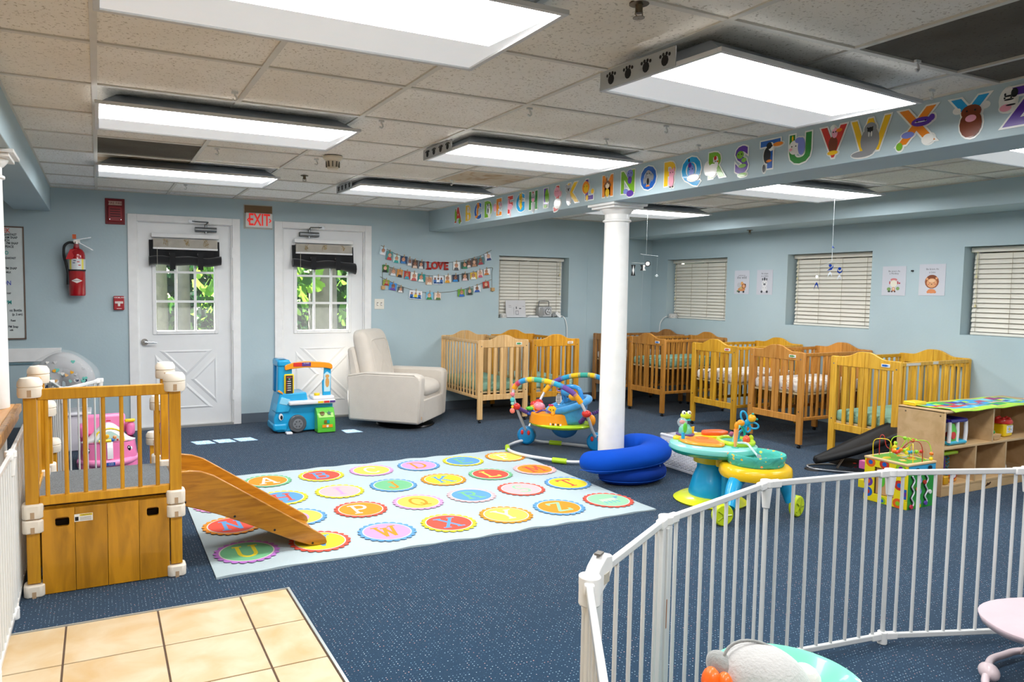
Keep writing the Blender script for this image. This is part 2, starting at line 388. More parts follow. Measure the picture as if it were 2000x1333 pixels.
# ---- ceiling lights
HOUS = mat('#7f8790', .5, .3); REFL_GLOW = mat('#dfe2e5', .4, emis=.3); LENS = mat('#ffffff', .5, emis=LAMP, var=0)  # side wings' weak emission stands in for light caught from the lens
FRAMEW = mat('#c9cbcc', .5); PAW = mat('#1b1b1c', .7); PAPER = mat('#a8adb0', .7)
def fixture(x, y, label, paws=False):
    t = thing('ceiling_light', label, 'ceiling light', (x, y, 2.178), 0, 'white panel lights set in the ceiling grid')
    W, H = 1.2192, .6096
    g = G().box(0, 0, 0, W, .018, .014).box(0, H-.018, 0, W, H, .014).box(0, .018, 0, .018, H-.018, .014).box(W-.018, .018, 0, W, H-.018, .014)
    ob('frame', g, FRAMEW, t, bev=.0015)
    g = G().add([(.02, .02, .013), (W-.02, .02, .013), (W-.02, H-.02, .013), (.02, H-.02, .013), (.09, .13, .075), (W-.09, .13, .075), (W-.09, H-.1, .075), (.09, H-.1, .075)],
                [(0, 1, 5, 4), (1, 2, 6, 5), (2, 3, 7, 6), (3, 0, 4, 7), (4, 5, 6, 7)])
    ob('housing', g, HOUS, t, smooth=0)
    yl = .37
    g = G().poly([(.018, .018, .009), (W-.018, .018, .009), (W-.06, yl, .011), (.018, yl, .011)][::-1]); ob('diffuser', g, LENS, t, smooth=0)
    g = G().poly([(.018, yl, .011), (W-.06, yl, .011), (W-.018, H-.018, .006), (.018, H-.018, .006)][::-1])
    g.poly([(W-.018, .018, .009), (W-.018, H-.018, .006), (W-.06, yl, .011)][::-1])
    ob('glow_reflector', g, REFL_GLOW, t, smooth=0)
    if paws:
        g = G().box(-.004, .2, -.0, .0, H-.01, .062)
        s = ob('paper_strip', g, PAPER, t, label='white paper strip with black paw prints')
        for k in range(4):
            g = G(); cy = .25+k*.095; g.prism(circ(cy, .027, .017, 10), -.0045, -.0055, 'x')
            for q in (-.022, -.008, .008, .022): g.prism(circ(cy+q, .049-abs(q)*.3, .006, 6), -.0045, -.0055, 'x')
            ob('paw_print', g, PAW, s, smooth=0)
    return t
LL = ['ceiling light panel nearest above, cut off by the top edge', 'ceiling light panel above the slide, second of the left row', 'ceiling light panel nearest the two white doors', 'ceiling light panel with paw strip in front of the letter M on the beam',
      'ceiling light panel with paw strip in front of letters A to E on the beam', 'large ceiling light panel with paw strip hanging before letters U to W', 'added unseen ceiling light panel behind the viewpoint over the floor tiles', 'added unseen ceiling light panel behind the viewpoint by the beam']
for k, (x, y) in enumerate(LIGHTS):
    t = fixture(x, y, LL[k], k in (3, 4, 5))
    if k == 0: t.location.z = 2.166
    if k == 5: t.location = (1.775, 1.745, 2.142); t.rotation_euler = (0, 0, math.radians(4.5)); t.scale = (.97, .93, 1.1)
RLL = ['ceiling light panel beyond the beam below letters R to W', 'ceiling light panel beyond the beam just right of the white column', 'ceiling light panel beyond the beam below the letter Z, cut by the right edge', 'ceiling light panel beyond the beam out of view']
for k, (x, y) in enumerate(RL): fixture(x, y, RLL[k])
# ---- hooks, detector, sprinklers
HKW = mat('#d8d9d6', .5)
def hook(x, y, label):
    g = G().box(-.014, -.005, .05, .014, .005, .06)
    g.tube([(0, 0, .055), (0, 0, .045), (.007, 0, .036), (.009, 0, .027), (.002, 0, .019), (-.006, 0, .021), (-.009, 0, .028)], .0045, 6)
    ob('ceiling_hook', g, HKW, loc=(x, y, ZC-.062), label=label, cat='hook', group='white plastic hooks clipped on the ceiling grid', smooth=50)
for x, y, lb in ((.565, 3.42, 'hook over the second left light panel'), (2.75, 1.74, 'hook above the big light before letters U to W'), (3.19, 1.95, 'hook above the letter X, at the beam'), (2.62, 3.42, 'hook over the light panel before letters L and M'),
                 (1.866, 3.03, 'hook alone in the middle of the ceiling'), (1.334, 3.62, 'hook just right of the second left light panel'), (.69, 4.85, 'hook in front of the third left light panel'), (.69, 6.7, 'hook above the left white door'),
                 (2.7, 6.8, 'hook nearest the letter A, high on the back ceiling'), (1.341, 4.9, 'hook beside the smoke detector'), (2.683, 3.0, 'hook behind the large light with paw strip'), (3.2, 3.3, 'hook at the beam above the letter R'),
                 (2.55, 5.3, 'hook above the light before letters A to E')):
    hook(x, y, 'small white plastic '+lb)
g = G().lathe((0, 0, 0), [(.0, -.085), (.03, -.085), (.036, -.08), (.045, -.03), (.05, -.028), (.065, -.012), (.065, 0)], 24)
t = ob('smoke_detector', g, mat('#d6cdb9', .5), loc=(1.414, 4.76, ZC-.004), label='off white round smoke detector with slotted drum on the ceiling', cat='smoke detector')
g = G()
for k in range(10):
    a = 2*PI*k/10; g.T((0, 0, 0), a).box(.036, -.004, -.07, .0475, .004, -.035)
ob('vent_slot', g, mat('#6d6558', .7), t)
for x, y, lb in ((1.463, 5.69, 'bronze fire sprinkler head between the two far light rows'), (1.489, 1.80, 'bronze fire sprinkler head at the top edge between two light panels'), (6.3, 5.7, 'dark fire sprinkler head under the right wall soffit')):
    z = ZC if x < 6 else 2.06
    t = ob('fire_sprinkler', G().lathe((0, 0, 0), [(.0, -.03), (.01, -.03), (.012, -.006), (.03, -.004), (.03, 0)], 16), mat('#6c604e', .4, .7), loc=(x, y, z), label=lb, cat='sprinkler')
    ob('deflector', G().lathe((0, 0, -.045), [(.0, 0), (.018, 0), (.018, .002), (0, .002)], 12).tube([(.012, 0, -.02), (.014, 0, -.035), (0, 0, -.045)], .002, 5).tube([(-.012, 0, -.02), (-.014, 0, -.035), (0, 0, -.045)], .002, 5), mat('#8c8372', .35, .8), t)
# ================================================================== DOORS
HINGE = mat('#b9bcc0', .4, .7); GLASS = None
def glass_mat(rough=0.0, haze=.008):
    m = bpy.data.materials.new('window glass'); m.use_nodes = True
    n, l = m.node_tree.nodes, m.node_tree.links
    for x in list(n):
        if x.type != 'OUTPUT_MATERIAL': n.remove(x)
    o = [x for x in n if x.type == 'OUTPUT_MATERIAL'][0]
    tr = n.new('ShaderNodeBsdfTransparent'); gl = n.new('ShaderNodeBsdfGlossy'); gl.inputs['Roughness'].default_value = .05
    df = n.new('ShaderNodeBsdfTranslucent'); df.inputs[0].default_value = (.9, .95, 1, 1)
    m1 = n.new('ShaderNodeMixShader'); m1.inputs[0].default_value = .05; m2 = n.new('ShaderNodeMixShader'); m2.inputs[0].default_value = haze
    l.new(tr.outputs[0], m1.inputs[1]); l.new(gl.outputs[0], m1.inputs[2]); l.new(m1.outputs[0], m2.inputs[1]); l.new(df.outputs[0], m2.inputs[2]); l.new(m2.outputs[0], o.inputs[0])
    return m
GLASS = glass_mat()
DW = mat('#e6e8e9', .35, spec=.45, var=.015); BLK = mat('#191a1d', .85, sheen=.3, var=.1)
def door(idx, x0, x1, wx0, wx1, wz0, wz1, handle_left, label):
    y = D+.03
    g = pierced(x0, x1, .02, 1.985, [(wx0, wx1, wz0, wz1)], lambda g, a, b, c, d: g.box(a, y, c, b, y+.042, d))
    d = struct('door_%d' % idx, g, DW)
    # casing
    c0, c1 = x0-.08, x1+.075
    g = G().box(c0, D-.018, 0, x0, D+.0, 2.055).box(x1, D-.018, 0, c1, D, 2.055).box(x0, D-.018, 1.99, x1, D, 2.055)
    g.box(x0-.001, D-.002, 0, x0+.012, D+.1, 1.99).box(x1-.012, D-.002, 0, x1+.001, D+.1, 1.99).box(x0, D-.002, 1.984, x1, D+.1, 1.996)
    struct('door_frame', g, WHITE, d, bev=.003)
    struct('threshold', G().box(x0, D-.02, 0, x1, D+.12, .02), mat('#a9aaa8', .4, .5), d)
    # window rim + muntins
    g = G()
    for a, b, c, e in ((wx0-.035, wx0, wz0-.035, wz1+.035), (wx1, wx1+.035, wz0-.035, wz1+.035), (wx0, wx1, wz0-.035, wz0), (wx0, wx1, wz1, wz1+.035)): g.box(a, y-.012, c, b, y+.004, e)
    struct('window_frame', g, WHITE, d, bev=.004)
    px = (wx1-wx0)/3; nz = 3; pz = (wz1-wz0)/nz
    for k in (1, 2): struct('muntin', G().box(wx0+px*k-.011, y-.004, wz0, wx0+px*k+.011, y+.03, wz1), WHITE, d, bev=.002)
    for k in range(1, nz): struct('muntin', G().box(wx0, y-.003, wz0+pz*k-.011, wx1, y+.029, wz0+pz*k+.011), WHITE, d, bev=.002)
    for i in range(3):
        for k in range(nz): struct('pane', G().box(wx0+px*i+.005, y+.012, wz0+pz*k+.005, wx0+px*(i+1)-.005, y+.016, wz0+pz*(k+1)-.005), GLASS, d)
    # crossbuck lower panel: four recessed triangles with raised rims
    cx, cz, hw, hh = (wx0+wx1)/2, .47, (x1-x0)*.33, .29
    def tri(p):
        c = (sum(q[0] for q in p)/3, sum(q[1] for q in p)/3); gg = G()
        for s, t in ((1, .82),):
            o = [(c[0]+(q[0]-c[0])*s, c[1]+(q[1]-c[1])*s) for q in p]; i = [(c[0]+(q[0]-c[0])*t, c[1]+(q[1]-c[1])*t) for q in p]; i2 = [(c[0]+(q[0]-c[0])*.7, c[1]+(q[1]-c[1])*.7) for q in p]
            vs = [(a, y-.0005, b) for a, b in o]+[(a, y-.009, b) for a, b in i]+[(a, y-.001, b) for a, b in i2]
            gg.add(vs, [(0, 1, 4, 3), (1, 2, 5, 4), (2, 0, 3, 5), (3, 4, 7, 6), (4, 5, 8, 7), (5, 3, 6, 8), (6, 7, 8)])
        return gg
    q = .035
    for p in (((cx-hw+q, cz+hh), (cx+hw-q, cz+hh), (cx, cz+q)), ((cx-hw+q, cz-hh), (cx+hw-q, cz-hh), (cx, cz-q)), ((cx-hw, cz+hh-q), (cx-hw, cz-hh+q), (cx-q, cz)), ((cx+hw, cz+hh-q), (cx+hw, cz-hh+q), (cx+q, cz))):
        struct('door_panel', tri(p), DW, d, smooth=0)
    hx = x0+.004 if not handle_left else x1-.004
    for z in (1.72, 1.0, .3): struct('hinge', G().cyl((hx, D-.012, z-.05), (hx, D-.012, z+.05), .008).box(hx-.012, D-.006, z-.05, hx+.012, D+.03, z+.05), WHITE, d)
    if handle_left:
        g = G().cyl((x0+.055, y-.016, .845), (x0+.055, y, .845), .032, n=20).cyl((x0+.055, y-.055, .845), (x0+.055, y-.01, .845), .011)
        g.tube([(x0+.055, y-.052, .845), (x0+.085, y-.055, .845), (x0+.16, y-.05, .838)], [.01, .009, .007], 8)
        struct('lever_handle', g, CHROME, d)
    # door closer
    ccx = x1-.25 if handle_left else x0+.28
    g = G().cyl((ccx-.1, y-.04, 1.935), (ccx+.1, y-.04, 1.935), .024, n=14).box(ccx-.1, y-.04, 1.915, ccx+.1, y, 1.955).cyl((ccx, y-.04, 1.955), (ccx, y-.04, 1.985), .012).cyl((ccx, y-.04, 1.9), (ccx, y-.04, 1.915), .014)
    s = -1 if handle_left else 1
    a0, a1, a2 = (ccx, y-.045, 1.985), (ccx-.01*s, y-.13, 2.0), (ccx+s*.13*1, D-.022, 2.01)
    g.tube([a0, a1], .007, 6).tube([a1, a2], .006, 6).box(a2[0]-.03, D-.028, 1.995, a2[0]+.03, D-.017, 2.025)
    cl = struct('door_closer', g, mat('#8b8e90', .3, .85), d)
    # rolled up blind
    b0, b1 = wx0-.035, wx1+.035
    t = thing('raised_blind', label[0], 'blind', ((b0+b1)/2, y-.02, 1.80)); W = (b1-b0)/2
    ob('headrail', G().box(-W-.005, -.045, .045, W+.005, .0, .085), WHITE, t, bev=.004)
    for k in range(16): ob('slat', G().box(-W+.01, -.05, -.048+k*.0052, W-.01, -.0, -.0455+k*.0052), mat('#e8e2d5', .5), t)
    ob('bottom_rail', G().box(-W+.008, -.052, -.068, W-.008, .0, -.05), WHITE, t, bev=.003)
    for cxx in (-.6, 0, .62):
        rnd = random.Random(idx*10+cxx); pts = [(cxx*W+rnd.uniform(-.028, .028), -.056, rnd.uniform(-.035, .035)) for _ in range(14)]
        ob('cord', G().tube(spline(pts, 3), .0014, 4), mat('#b59d6b', .8), t, label='tangled beige lift cord')
    # black blackout cloth
    t = thing('blackout_cloth', label[1], 'curtain', ((b0+b1)/2, y-.03, 1.70))
    wob = lambda u: .007*math.sin(u*6+idx)+.003*math.sin(u*13)
    def roll(u, v):
        x = -W-.03+u*(2*W+.05); a = 2*PI*v; zc = -.075-(.05 if idx == 2 else .0)*max(0, (u-.72)/.28)**1.5-(.02 if idx == 1 else 0)*max(0, (.2-u)/.2)+wob(u)
        r = .043+.006*math.sin(u*12+v*6)+(.015*max(0, (u-.8)/.2) if idx == 2 else 0)
        return (x, -.052+r*.9*math.cos(a), zc+r*math.sin(a))
    g = G().grid(roll, 26, 12, cv=True)
    for u in (0, 1): g.poly([roll(u, k/12) for k in range(12)])
    ob('roll', g, BLK, t, smooth=60)
    def drape(u, v): x = -W-.025+u*(2*W+.035); return (x, -.0-.022*v-.01*math.sin(u*20), .12-v*.2)
    ob('drape', G().grid(drape, 24, 4), BLK, t, smooth=60)
    for u in (-.42, .42): ob('strap', G().box(u*W-.025, -.098, -.16 if idx == 1 else -.13, u*W+.025, -.092, .0).box(u*W-.025, -.092, -.02, u*W+.025, -.05, .0), BLK, t)
    ob('cord', G().cyl((-W+.04, -.105, .05), (-W+.04, -.105, -.18), .0015, n=5), mat('#c9c4b4', .7), t)
    return d
door(1, *DOORS[0], .50, 1.035, .95, 1.80, True, ('white venetian blind pulled up above the left door window, cords tangled', 'black blackout cloth rolled up over the left door window with two hanging straps'))
door(2, *DOORS[1], 1.86, 2.41, .94, 1.79, False, ('cream venetian blind pulled up above the right door window', 'black blackout cloth rolled up over the right door window, sagging at its right end'))
# ================================================================== WINDOWS
SLAT = mat('#e4e1d6', .5, var=.02); SLATW = mat('#e3dfd3', .5, var=.02)
def window(idx, u0, u1, z0, z1, right, lab, nsl=17, cracked=False):
    """u along the wall; depth axis into the wall"""
    W, H = u1-u0, z1-z0
    if right: M = lambda o: (setattr(o, 'location', (XR, u1, z0)), setattr(o, 'rotation_euler', (0, 0, -PI/2)))
    else: M = lambda o: (setattr(o, 'location', (u0, D, z0)),)
    # local: x along wall (0..W), y into wall, z up
    g = G().box(0, .155, 0, .04, .2, H).box(W-.04, .155, 0, W, .2, H).box(.04, .155, 0, W-.04, .2, .04).box(.04, .155, H-.04, W-.04, .2, H).box(W/2-.02, .155, .04, W/2+.02, .2, H-.04)
    wn = struct('window_%d' % idx, g, WHITE); M(wn)
    struct('pane', G().box(.04, .175, .04, W/2-.02, .18, H-.04), GLASS, wn); struct('pane', G().box(W/2+.02, .175, .04, W-.04, .18, H-.04), GLASS, wn)
    struct('window_sill', G().box(0, .001, -.0, W, .156, .004), WALL, wn)
    t = thing('venetian_blind', lab, 'blind', group='cream venetian blinds in the wall recesses'); M(t)
    ob('headrail', G().box(.005, .09, H-.045, W-.012, .15, H-.006), SLAT, t, bev=.003)
    ob('valance_shadow_gap', G().box(.005, .093, H-.062, W-.012, .145, H-.047), mat('#3a3833', .8), t) if False else None
    L = [.03, W-.04]; zt, zb = H-.065, .03; dz = (zt-zb)/nsl
    sl = G().add([(L[0], .098, -.0), (L[1], .098, -.0), (L[1], .106, dz*.55), (L[0], .106, dz*.55), (L[1], .126, dz*1.14), (L[0], .126, dz*1.14),
                  (L[0], .1005, -.0), (L[1], .1005, -.0), (L[1], .1085, dz*.55), (L[0], .1085, dz*.55), (L[1], .1285, dz*1.14), (L[0], .1285, dz*1.14)],
                 [(0, 1, 2, 3), (3, 2, 4, 5), (7, 6, 9, 8), (8, 9, 11, 10), (0, 6, 7, 1), (5, 4, 10, 11), (0, 3, 9, 6), (3, 5, 11, 9), (1, 7, 8, 2), (2, 8, 10, 4)]).mesh('slat', SLAT, 30)
    for k in range(nsl):
        o = ob('slat', sl, None, t, loc=(random.uniform(-.003, .003), 0, zb+k*dz+.004))
        o.rotation_euler = (0, random.uniform(-.002, .002), 0)
    ob('bottom_rail', G().box(L[0], .09, .006, L[1], .125, .028), SLAT, t, bev=.003)
    for f in (.04, .33, .62, .92):
        ob('ladder_cord', G().cyl((L[0]+(L[1]-L[0])*f, .094, .02), (L[0]+(L[1]-L[0])*f, .094, H-.04), .0017, n=5), mat('#a89f8c', .8), t)
    for q, f in ((.3, .96), (.62, .97)) if not right else ((.35, .03), (.68, .035)):
        z = H*(1-q); x = L[0]+(L[1]-L[0])*f
        ob('cord_tassel', G().cyl((x, .085, z), (x, .085, z+.025), .009, .004, n=8).cyl((x, .085, z+.025), (x, .085, H-.04), .0012, n=4), mat('#d8cf9c', .5), t)
    return wn
window(1, *W1, False, 'cream venetian blind behind the radio on the back wall sill', 17)
window(2, *RW[0], True, 'cream venetian blind at the far end of the right wall, by the corner', 17)
window(3, *RW[1], True, 'cream venetian blind behind the hanging blue figure mobile', 16)
window(4, *RW[2], True, 'cream venetian blind cut off by the right edge of the photo', 16)
# ================================================================== OUTSIDE the doors
struct('sun_block_roof', G().box(-3, D+.22, 2.5, 9, D+1.09, 2.62), mat('#d6d6d2', .6))  # unseen overhang added so the sun leaves only thin streaks on the carpet
def leafmat(c): 
    m, n, l, b, tc = nodes_mat('leaf', .5); b.inputs['Base Color'].default_value = (*lin(c), 1)
    tl = n.new('ShaderNodeBsdfTranslucent'); tl.inputs[0].default_value = (*lin(c), 1); mx = n.new('ShaderNodeMixShader'); mx.inputs[0].default_value = .5
    o = [x for x in n if x.type == 'OUTPUT_MATERIAL'][0]; l.new(b.outputs[0], mx.inputs[1]); l.new(tl.outputs[0], mx.inputs[2]); l.new(mx.outputs[0], o.inputs[0])
    return m
LF = [leafmat('#5c8a30'), leafmat('#345a26'), leafmat('#86ad44'), leafmat('#173620')]
struct('ground', G().box(-14, D+.23, -.5, 22, 40, -.08), mat('#39432a', .95, var=.2, vs=2, bump=.5, bs=8))
BARK = mat('#6f6a60', .9, var=.25, vs=9, bump=1, bs=18)
rnd = random.Random(3)
def leaves(c, r, n, size, cols, flatten=1.0):
    g = G()
    for _ in range(n):
        while True:
            p = Vector((rnd.uniform(-1, 1), rnd.uniform(-1, 1), rnd.uniform(-1, 1)))
            if p.length < 1: break
        p = Vector((p.x*r[0], p.y*r[1], p.z*r[2])); s = size*rnd.uniform(.6, 1.3)
        q = Euler((rnd.uniform(-.9, .9), rnd.uniform(-.9, .9), rnd.uniform(0, 6.3))).to_matrix()
        pts = [(0, -.5), (.35, -.35), (.5, 0), (.28, .2), (.1, .6), (-.2, .25), (-.5, .05), (-.3, -.35)]
        g.poly([Vector(c)+p+q @ Vector((a*s, b*s*.2, b*s)) for a, b in pts], rnd.choice(cols))
    return g
def tree(x, y, rt, h, label, crown, n, size, cols, lean=0):
    t = thing('tree', label, 'tree', (x, y, -.1))
    pts = spline([(0, 0, 0), (lean*.3, 0, h*.3), (lean*.7, .05, h*.65), (lean, 0, h)], 4)
    ob('trunk', G().tube(pts, [rt*(1.15-.5*i/len(pts)) for i in range(len(pts))], 14), BARK, t, smooth=60)
    ob('foliage', leaves(crown[0], crown[1], n, size, cols), LF, t, kind='stuff', smooth=0)
tree(.66, 10.3, .16, 5, 'grey barked tree close outside the left door window', ((1.25, -.5, 2.1), (.95, .9, 1.1)), 800, .16, [0, 2, 2, 1])
tree(1.15, 11.6, .09, 5, 'slim grey tree trunk seen through the left door window', ((.9, 1.2, 2.5), (1.1, .7, 1.1)), 700, .2, [1, 0, 3])
tree(3.0, 10.6, .2, 6, 'thick pale barked tree seen through the right door window', ((.5, .3, 2.4), (1.3, 1, 1.0)), 700, .14, [1, 0, 3])
tree(.2, 15.5, .15, 6, 'leafy tree further off behind the left door', ((-.9, 0, 2.2), (1.9, 1.2, 2.2)), 1500, .28, [3, 1, 3, 0])
tree(4.6, 14.5, .15, 6, 'leafy tree further off behind the right door', ((0, 0, 2.0), (1.8, 1.5, 2.2)), 1500, .26, [3, 1, 1, 0])
tree(2.4, 17.5, .15, 6, 'dark leafy tree at the back between both doors', ((0, 1.2, 2.2), (2.6, 1.2, 2.4)), 1300, .3, [3, 3, 1])

rnd = random.Random(11)
for x, y, h, lb in ((-.6, 13.2, 1.2, 'dark green shrub low outside the left door, left side'), (1.45, 13.3, 1.2, 'dark green shrub outside between the doors'), (3.5, 12.4, 1.1, 'dark green shrub low outside the right door')):
    t = thing('shrub', lb, 'shrub', (x, y, -.1)); ob('foliage', leaves((0, 0, h*.55), (.95, .6, h*.6), 900, .16, [3, 1, 3, 0]), LF, t, kind='stuff', smooth=0)
    ob('stem', G().cyl((0, 0, 0), (0, 0, .5), .03), BARK, t)
struct('light_block_wall', G().box(XR+.75, YF, -.1, XR+.95, D+.2, 2.5), mat('#8a8880', .8)); struct('light_block_roof', G().box(XR+.22, YF, 2.5, XR+1.1, D+.2, 2.56), mat('#77756f', .8)); struct('light_block_wall.001', G().box(3.95, D+.6, -.1, 5.6, D+.75, 2.5).box(3.85, D+.22, -.1, 3.95, D+.75, 2.5).box(5.5, D+.22, -.1, 5.6, D+.75, 2.5), mat('#8a8880', .8))  # unseen walls and roof added to keep outdoor light off the blinds
# ================================================================== CRIBS
def crib(x, y, rz, label, woodm, mz, sheet, badge, mlabel, stickers=False):
    """local: front end at y=0 facing -y, x centred, depth to +y"""
    W, L, H = .60, .94, .885; t = thing('crib', label, 'crib', (x, y, 0), rz, 'folding wooden cribs along the walls')
    hw = W/2; P = .055
    def end(yy, s):
        for sx in (-1, 1):
            x0 = sx*hw; x1 = sx*(hw-P)
            ob('post', G().prism([(x0, .035), (x1, .035), (x1, H-.022), (x0-sx*.012, H-.022), (x0-sx*.006, H-.025), (x0, H-.034)], yy, yy+s*.03), woodm, t, bev=.004)
            xc = sx*(hw-.025)
            ob('caster', G().cyl((xc, yy+s*.014, .022), (xc, yy+s*.014, .045), .009, n=8).cyl((xc-.01, yy+s*.014, .014), (xc+.01, yy+s*.014, .014), .014, n=14), BLACK, t)
            pts = []
            for k in range(11):
                u = k/10; xx = sx*((hw-P)*(1-u)+.001); zz = H-.022+.052*(.5-.5*math.cos(PI*min(1, max(0, (u-.25)/.65)))); pts.append((xx, zz))
            pts += [(sx*.001, H-.1), (sx*(hw-P), H-.1)]
            ob('top_rail', G().prism(pts, yy+s*.004, yy+s*.026), woodm, t, bev=.003)
            ob('bottom_rail', G().box(sx*.001, yy+s*.004, .235, sx*(hw-P), yy+s*.026, .295), woodm, t, bev=.003)
            ob('slat', G().box(sx*.002, yy+s*.006, .295, sx*.035, yy+s*.022, H-.1), woodm, t, bev=.002)
            for f in (.083, .152):
                ob('slat', G().box(sx*f-sx*.001, yy+s*.008, .295, sx*f+sx*.032, yy+s*.02, H-.1), woodm, t, bev=.002)
            for z in (.33, .8): ob('screw', G().cyl((sx*(hw-.03), yy-s*.001, z), (sx*(hw-.03), yy+s*.002, z), .006, n=8), CHROME, t)
    end(0, 1); end(L, -1)
    for sx in (-1, 1):
        a, b = sx*(hw-.004), sx*(hw-.026)
        ob('side_rail', G().box(a, .028, H-.06, b, L-.028, H-.03), woodm, t, bev=.004)
        ob('side_rail', G().box(a, .028, .25, b, L-.028, .28), woodm, t, bev=.004)
        for k in range(12):
            yy = .075+k*(L-.15)/11; ob('slat', G().box(a-sx*.004, yy-.011, .28, b+sx*.004, yy+.011, H-.06), woodm, t, bev=.002)
        if stickers and sx == stickers: ob('sticker', G().box(a+sx*.0005, .08, H-.056, a, .26, H-.036), mat('#d5d2cc', .6), t); ob('sticker', G().box(a+sx*.0005, .42, H-.054, a, .49, H-.032), mat('#dad7cf', .6), t)
    bd = ob('badge', G().box(hw-P-.1, -.0, H-.075, hw-P-.03, .005, H-.05), mat('#e8ecec', .4), t)
    ob('badge_mark', G().poly([(hw-P-.093+q[0], -.0006, H-.0625+q[1]) for q in [(0, -.007), (.034, -.009), (.058, 0), (.034, .009), (0, .007)]]), mat(badge, .4), bd)
    ob('mattress_board', G().box(-hw+.03, .03, mz-.025, hw-.03, L-.03, mz-.01), mat('#cbb98f', .6), t)
    g = G().box(-hw+.035, .035, mz-.01, hw-.035, L-.035, mz+.085)
    m = ob('crib_mattress', g, sheet, loc=(x, y, 0), rz=rz, bev=.03, label=mlabel, cat='mattress', group='crib mattresses in fitted sheets')
    m.modifiers['b'].segments = 4
    m.data.materials[0] = sheet
    return t
def sheet_mat(base, dots=None, name='sheet'):
    m, n, l, b, tc = nodes_mat(name, .85, .2); b.inputs['Base Color'].default_value = (*lin(base), 1)
    if dots:
        vo = n.new('ShaderNodeTexVoronoi'); vo.inputs['Scale'].default_value = 26; l.new(tc.outputs['Object'], vo.inputs['Vector'])
        lt = n.new('ShaderNodeMath'); lt.operation = 'LESS_THAN'; lt.inputs[1].default_value = .24; l.new(vo.outputs['Distance'], lt.inputs[0])
        sp = n.new('ShaderNodeSeparateColor'); l.new(vo.outputs['Color'], sp.inputs[0]); r = ramp(n, dots); r.color_ramp.interpolation = 'CONSTANT'; l.new(sp.outputs[0], r.inputs[0])
        mx = n.new('ShaderNodeMix'); mx.data_type = 'RGBA'; l.new(lt.outputs[0], mx.inputs[0]); mx.inputs[6].default_value = (*lin(base), 1); l.new(r.outputs[0], mx.inputs[7]); l.new(mx.outputs[2], b.inputs['Base Color'])
    nz = n.new('ShaderNodeTexNoise'); nz.inputs['Scale'].default_value = 9; nz.inputs['Detail'].default_value = 3; nz.inputs['Distortion'].default_value = 1.2; l.new(tc.outputs['Object'], nz.inputs['Vector'])
    bp = n.new('ShaderNodeBump'); bp.inputs['Strength'].default_value = .7; bp.inputs['Distance'].default_value = .03; l.new(nz.outputs[0], bp.inputs['Height']); l.new(bp.outputs[0], b.inputs['Normal'])
    return m
GREENS = sheet_mat('#8db7a2'); WHT = sheet_mat('#ece8e2', [(0, '#b08a74'), (.3, '#4a4a48'), (.6, '#c9b9a6')]); WHT2 = sheet_mat('#eee9e2', [(0, '#c98f7a'), (.5, '#c8b58c'), (.8, '#8fa28a')])
WNAT = wood('#e3bd86', '#cf9f63', name='natural pine'); WHON = wood('#dc9f32', '#c4821c', name='honey oak'); WDRK = wood('#a9773f', '#845628', name='dark oak'); WMED = wood('#c4883a', '#a66c26', name='medium oak')
WYEL = wood('#dba732', '#c28a1c', name='yellow oak'); WORG = wood('#cf9246', '#b6762c', name='orange oak'); WGOL = wood('#e2b03a', '#c99224', name='golden oak')
crib(3.81, 6.60, 0, 'pale natural pine crib nearest the cream armchair', WNAT, .335, GREENS, '#3d9b58', 'green sheeted mattress in the pale crib beside the armchair')
crib(4.45, 6.58, 0, 'honey coloured crib under the radio window, second along the back wall', WHON, .34, sheet_mat('#a5cfc4', [(0, '#e9efe9'), (.5, '#7fb0ae')]), '#d9b28a', 'pale green patterned mattress in the honey crib under the radio window')
crib(5.56, 7.12, -PI/2, 'dark brown oak crib in the far corner, half behind the white column', WDRK, .56, WHT2, '#b9b2a0', 'white patterned mattress in the dark crib in the far corner')
crib(5.61, 6.49, -PI/2, 'medium brown crib right of the white column with a blue badge', WMED, .55, GREENS, '#2f66b5', 'green sheeted mattress in the crib right of the column')
crib(5.59, 5.46, -PI/2, 'yellow oak crib with a red badge under the pair of animal posters', WYEL, .50, WHT, '#d2554f', 'white speckled mattress in the yellow crib with the red badge')
crib(5.60, 4.715, -PI/2, 'orange oak crib with a green badge below the blue figure mobile', WORG, .50, WHT2, '#6a9b4e', 'white patterned mattress in the orange oak crib')
crib(5.60, 3.85, -PI/2, 'golden oak crib with blue badge nearest the toy shelf', WGOL, .32, GREENS, '#2b67bb', 'green sheeted mattress in the golden crib near the toy shelf', 1)
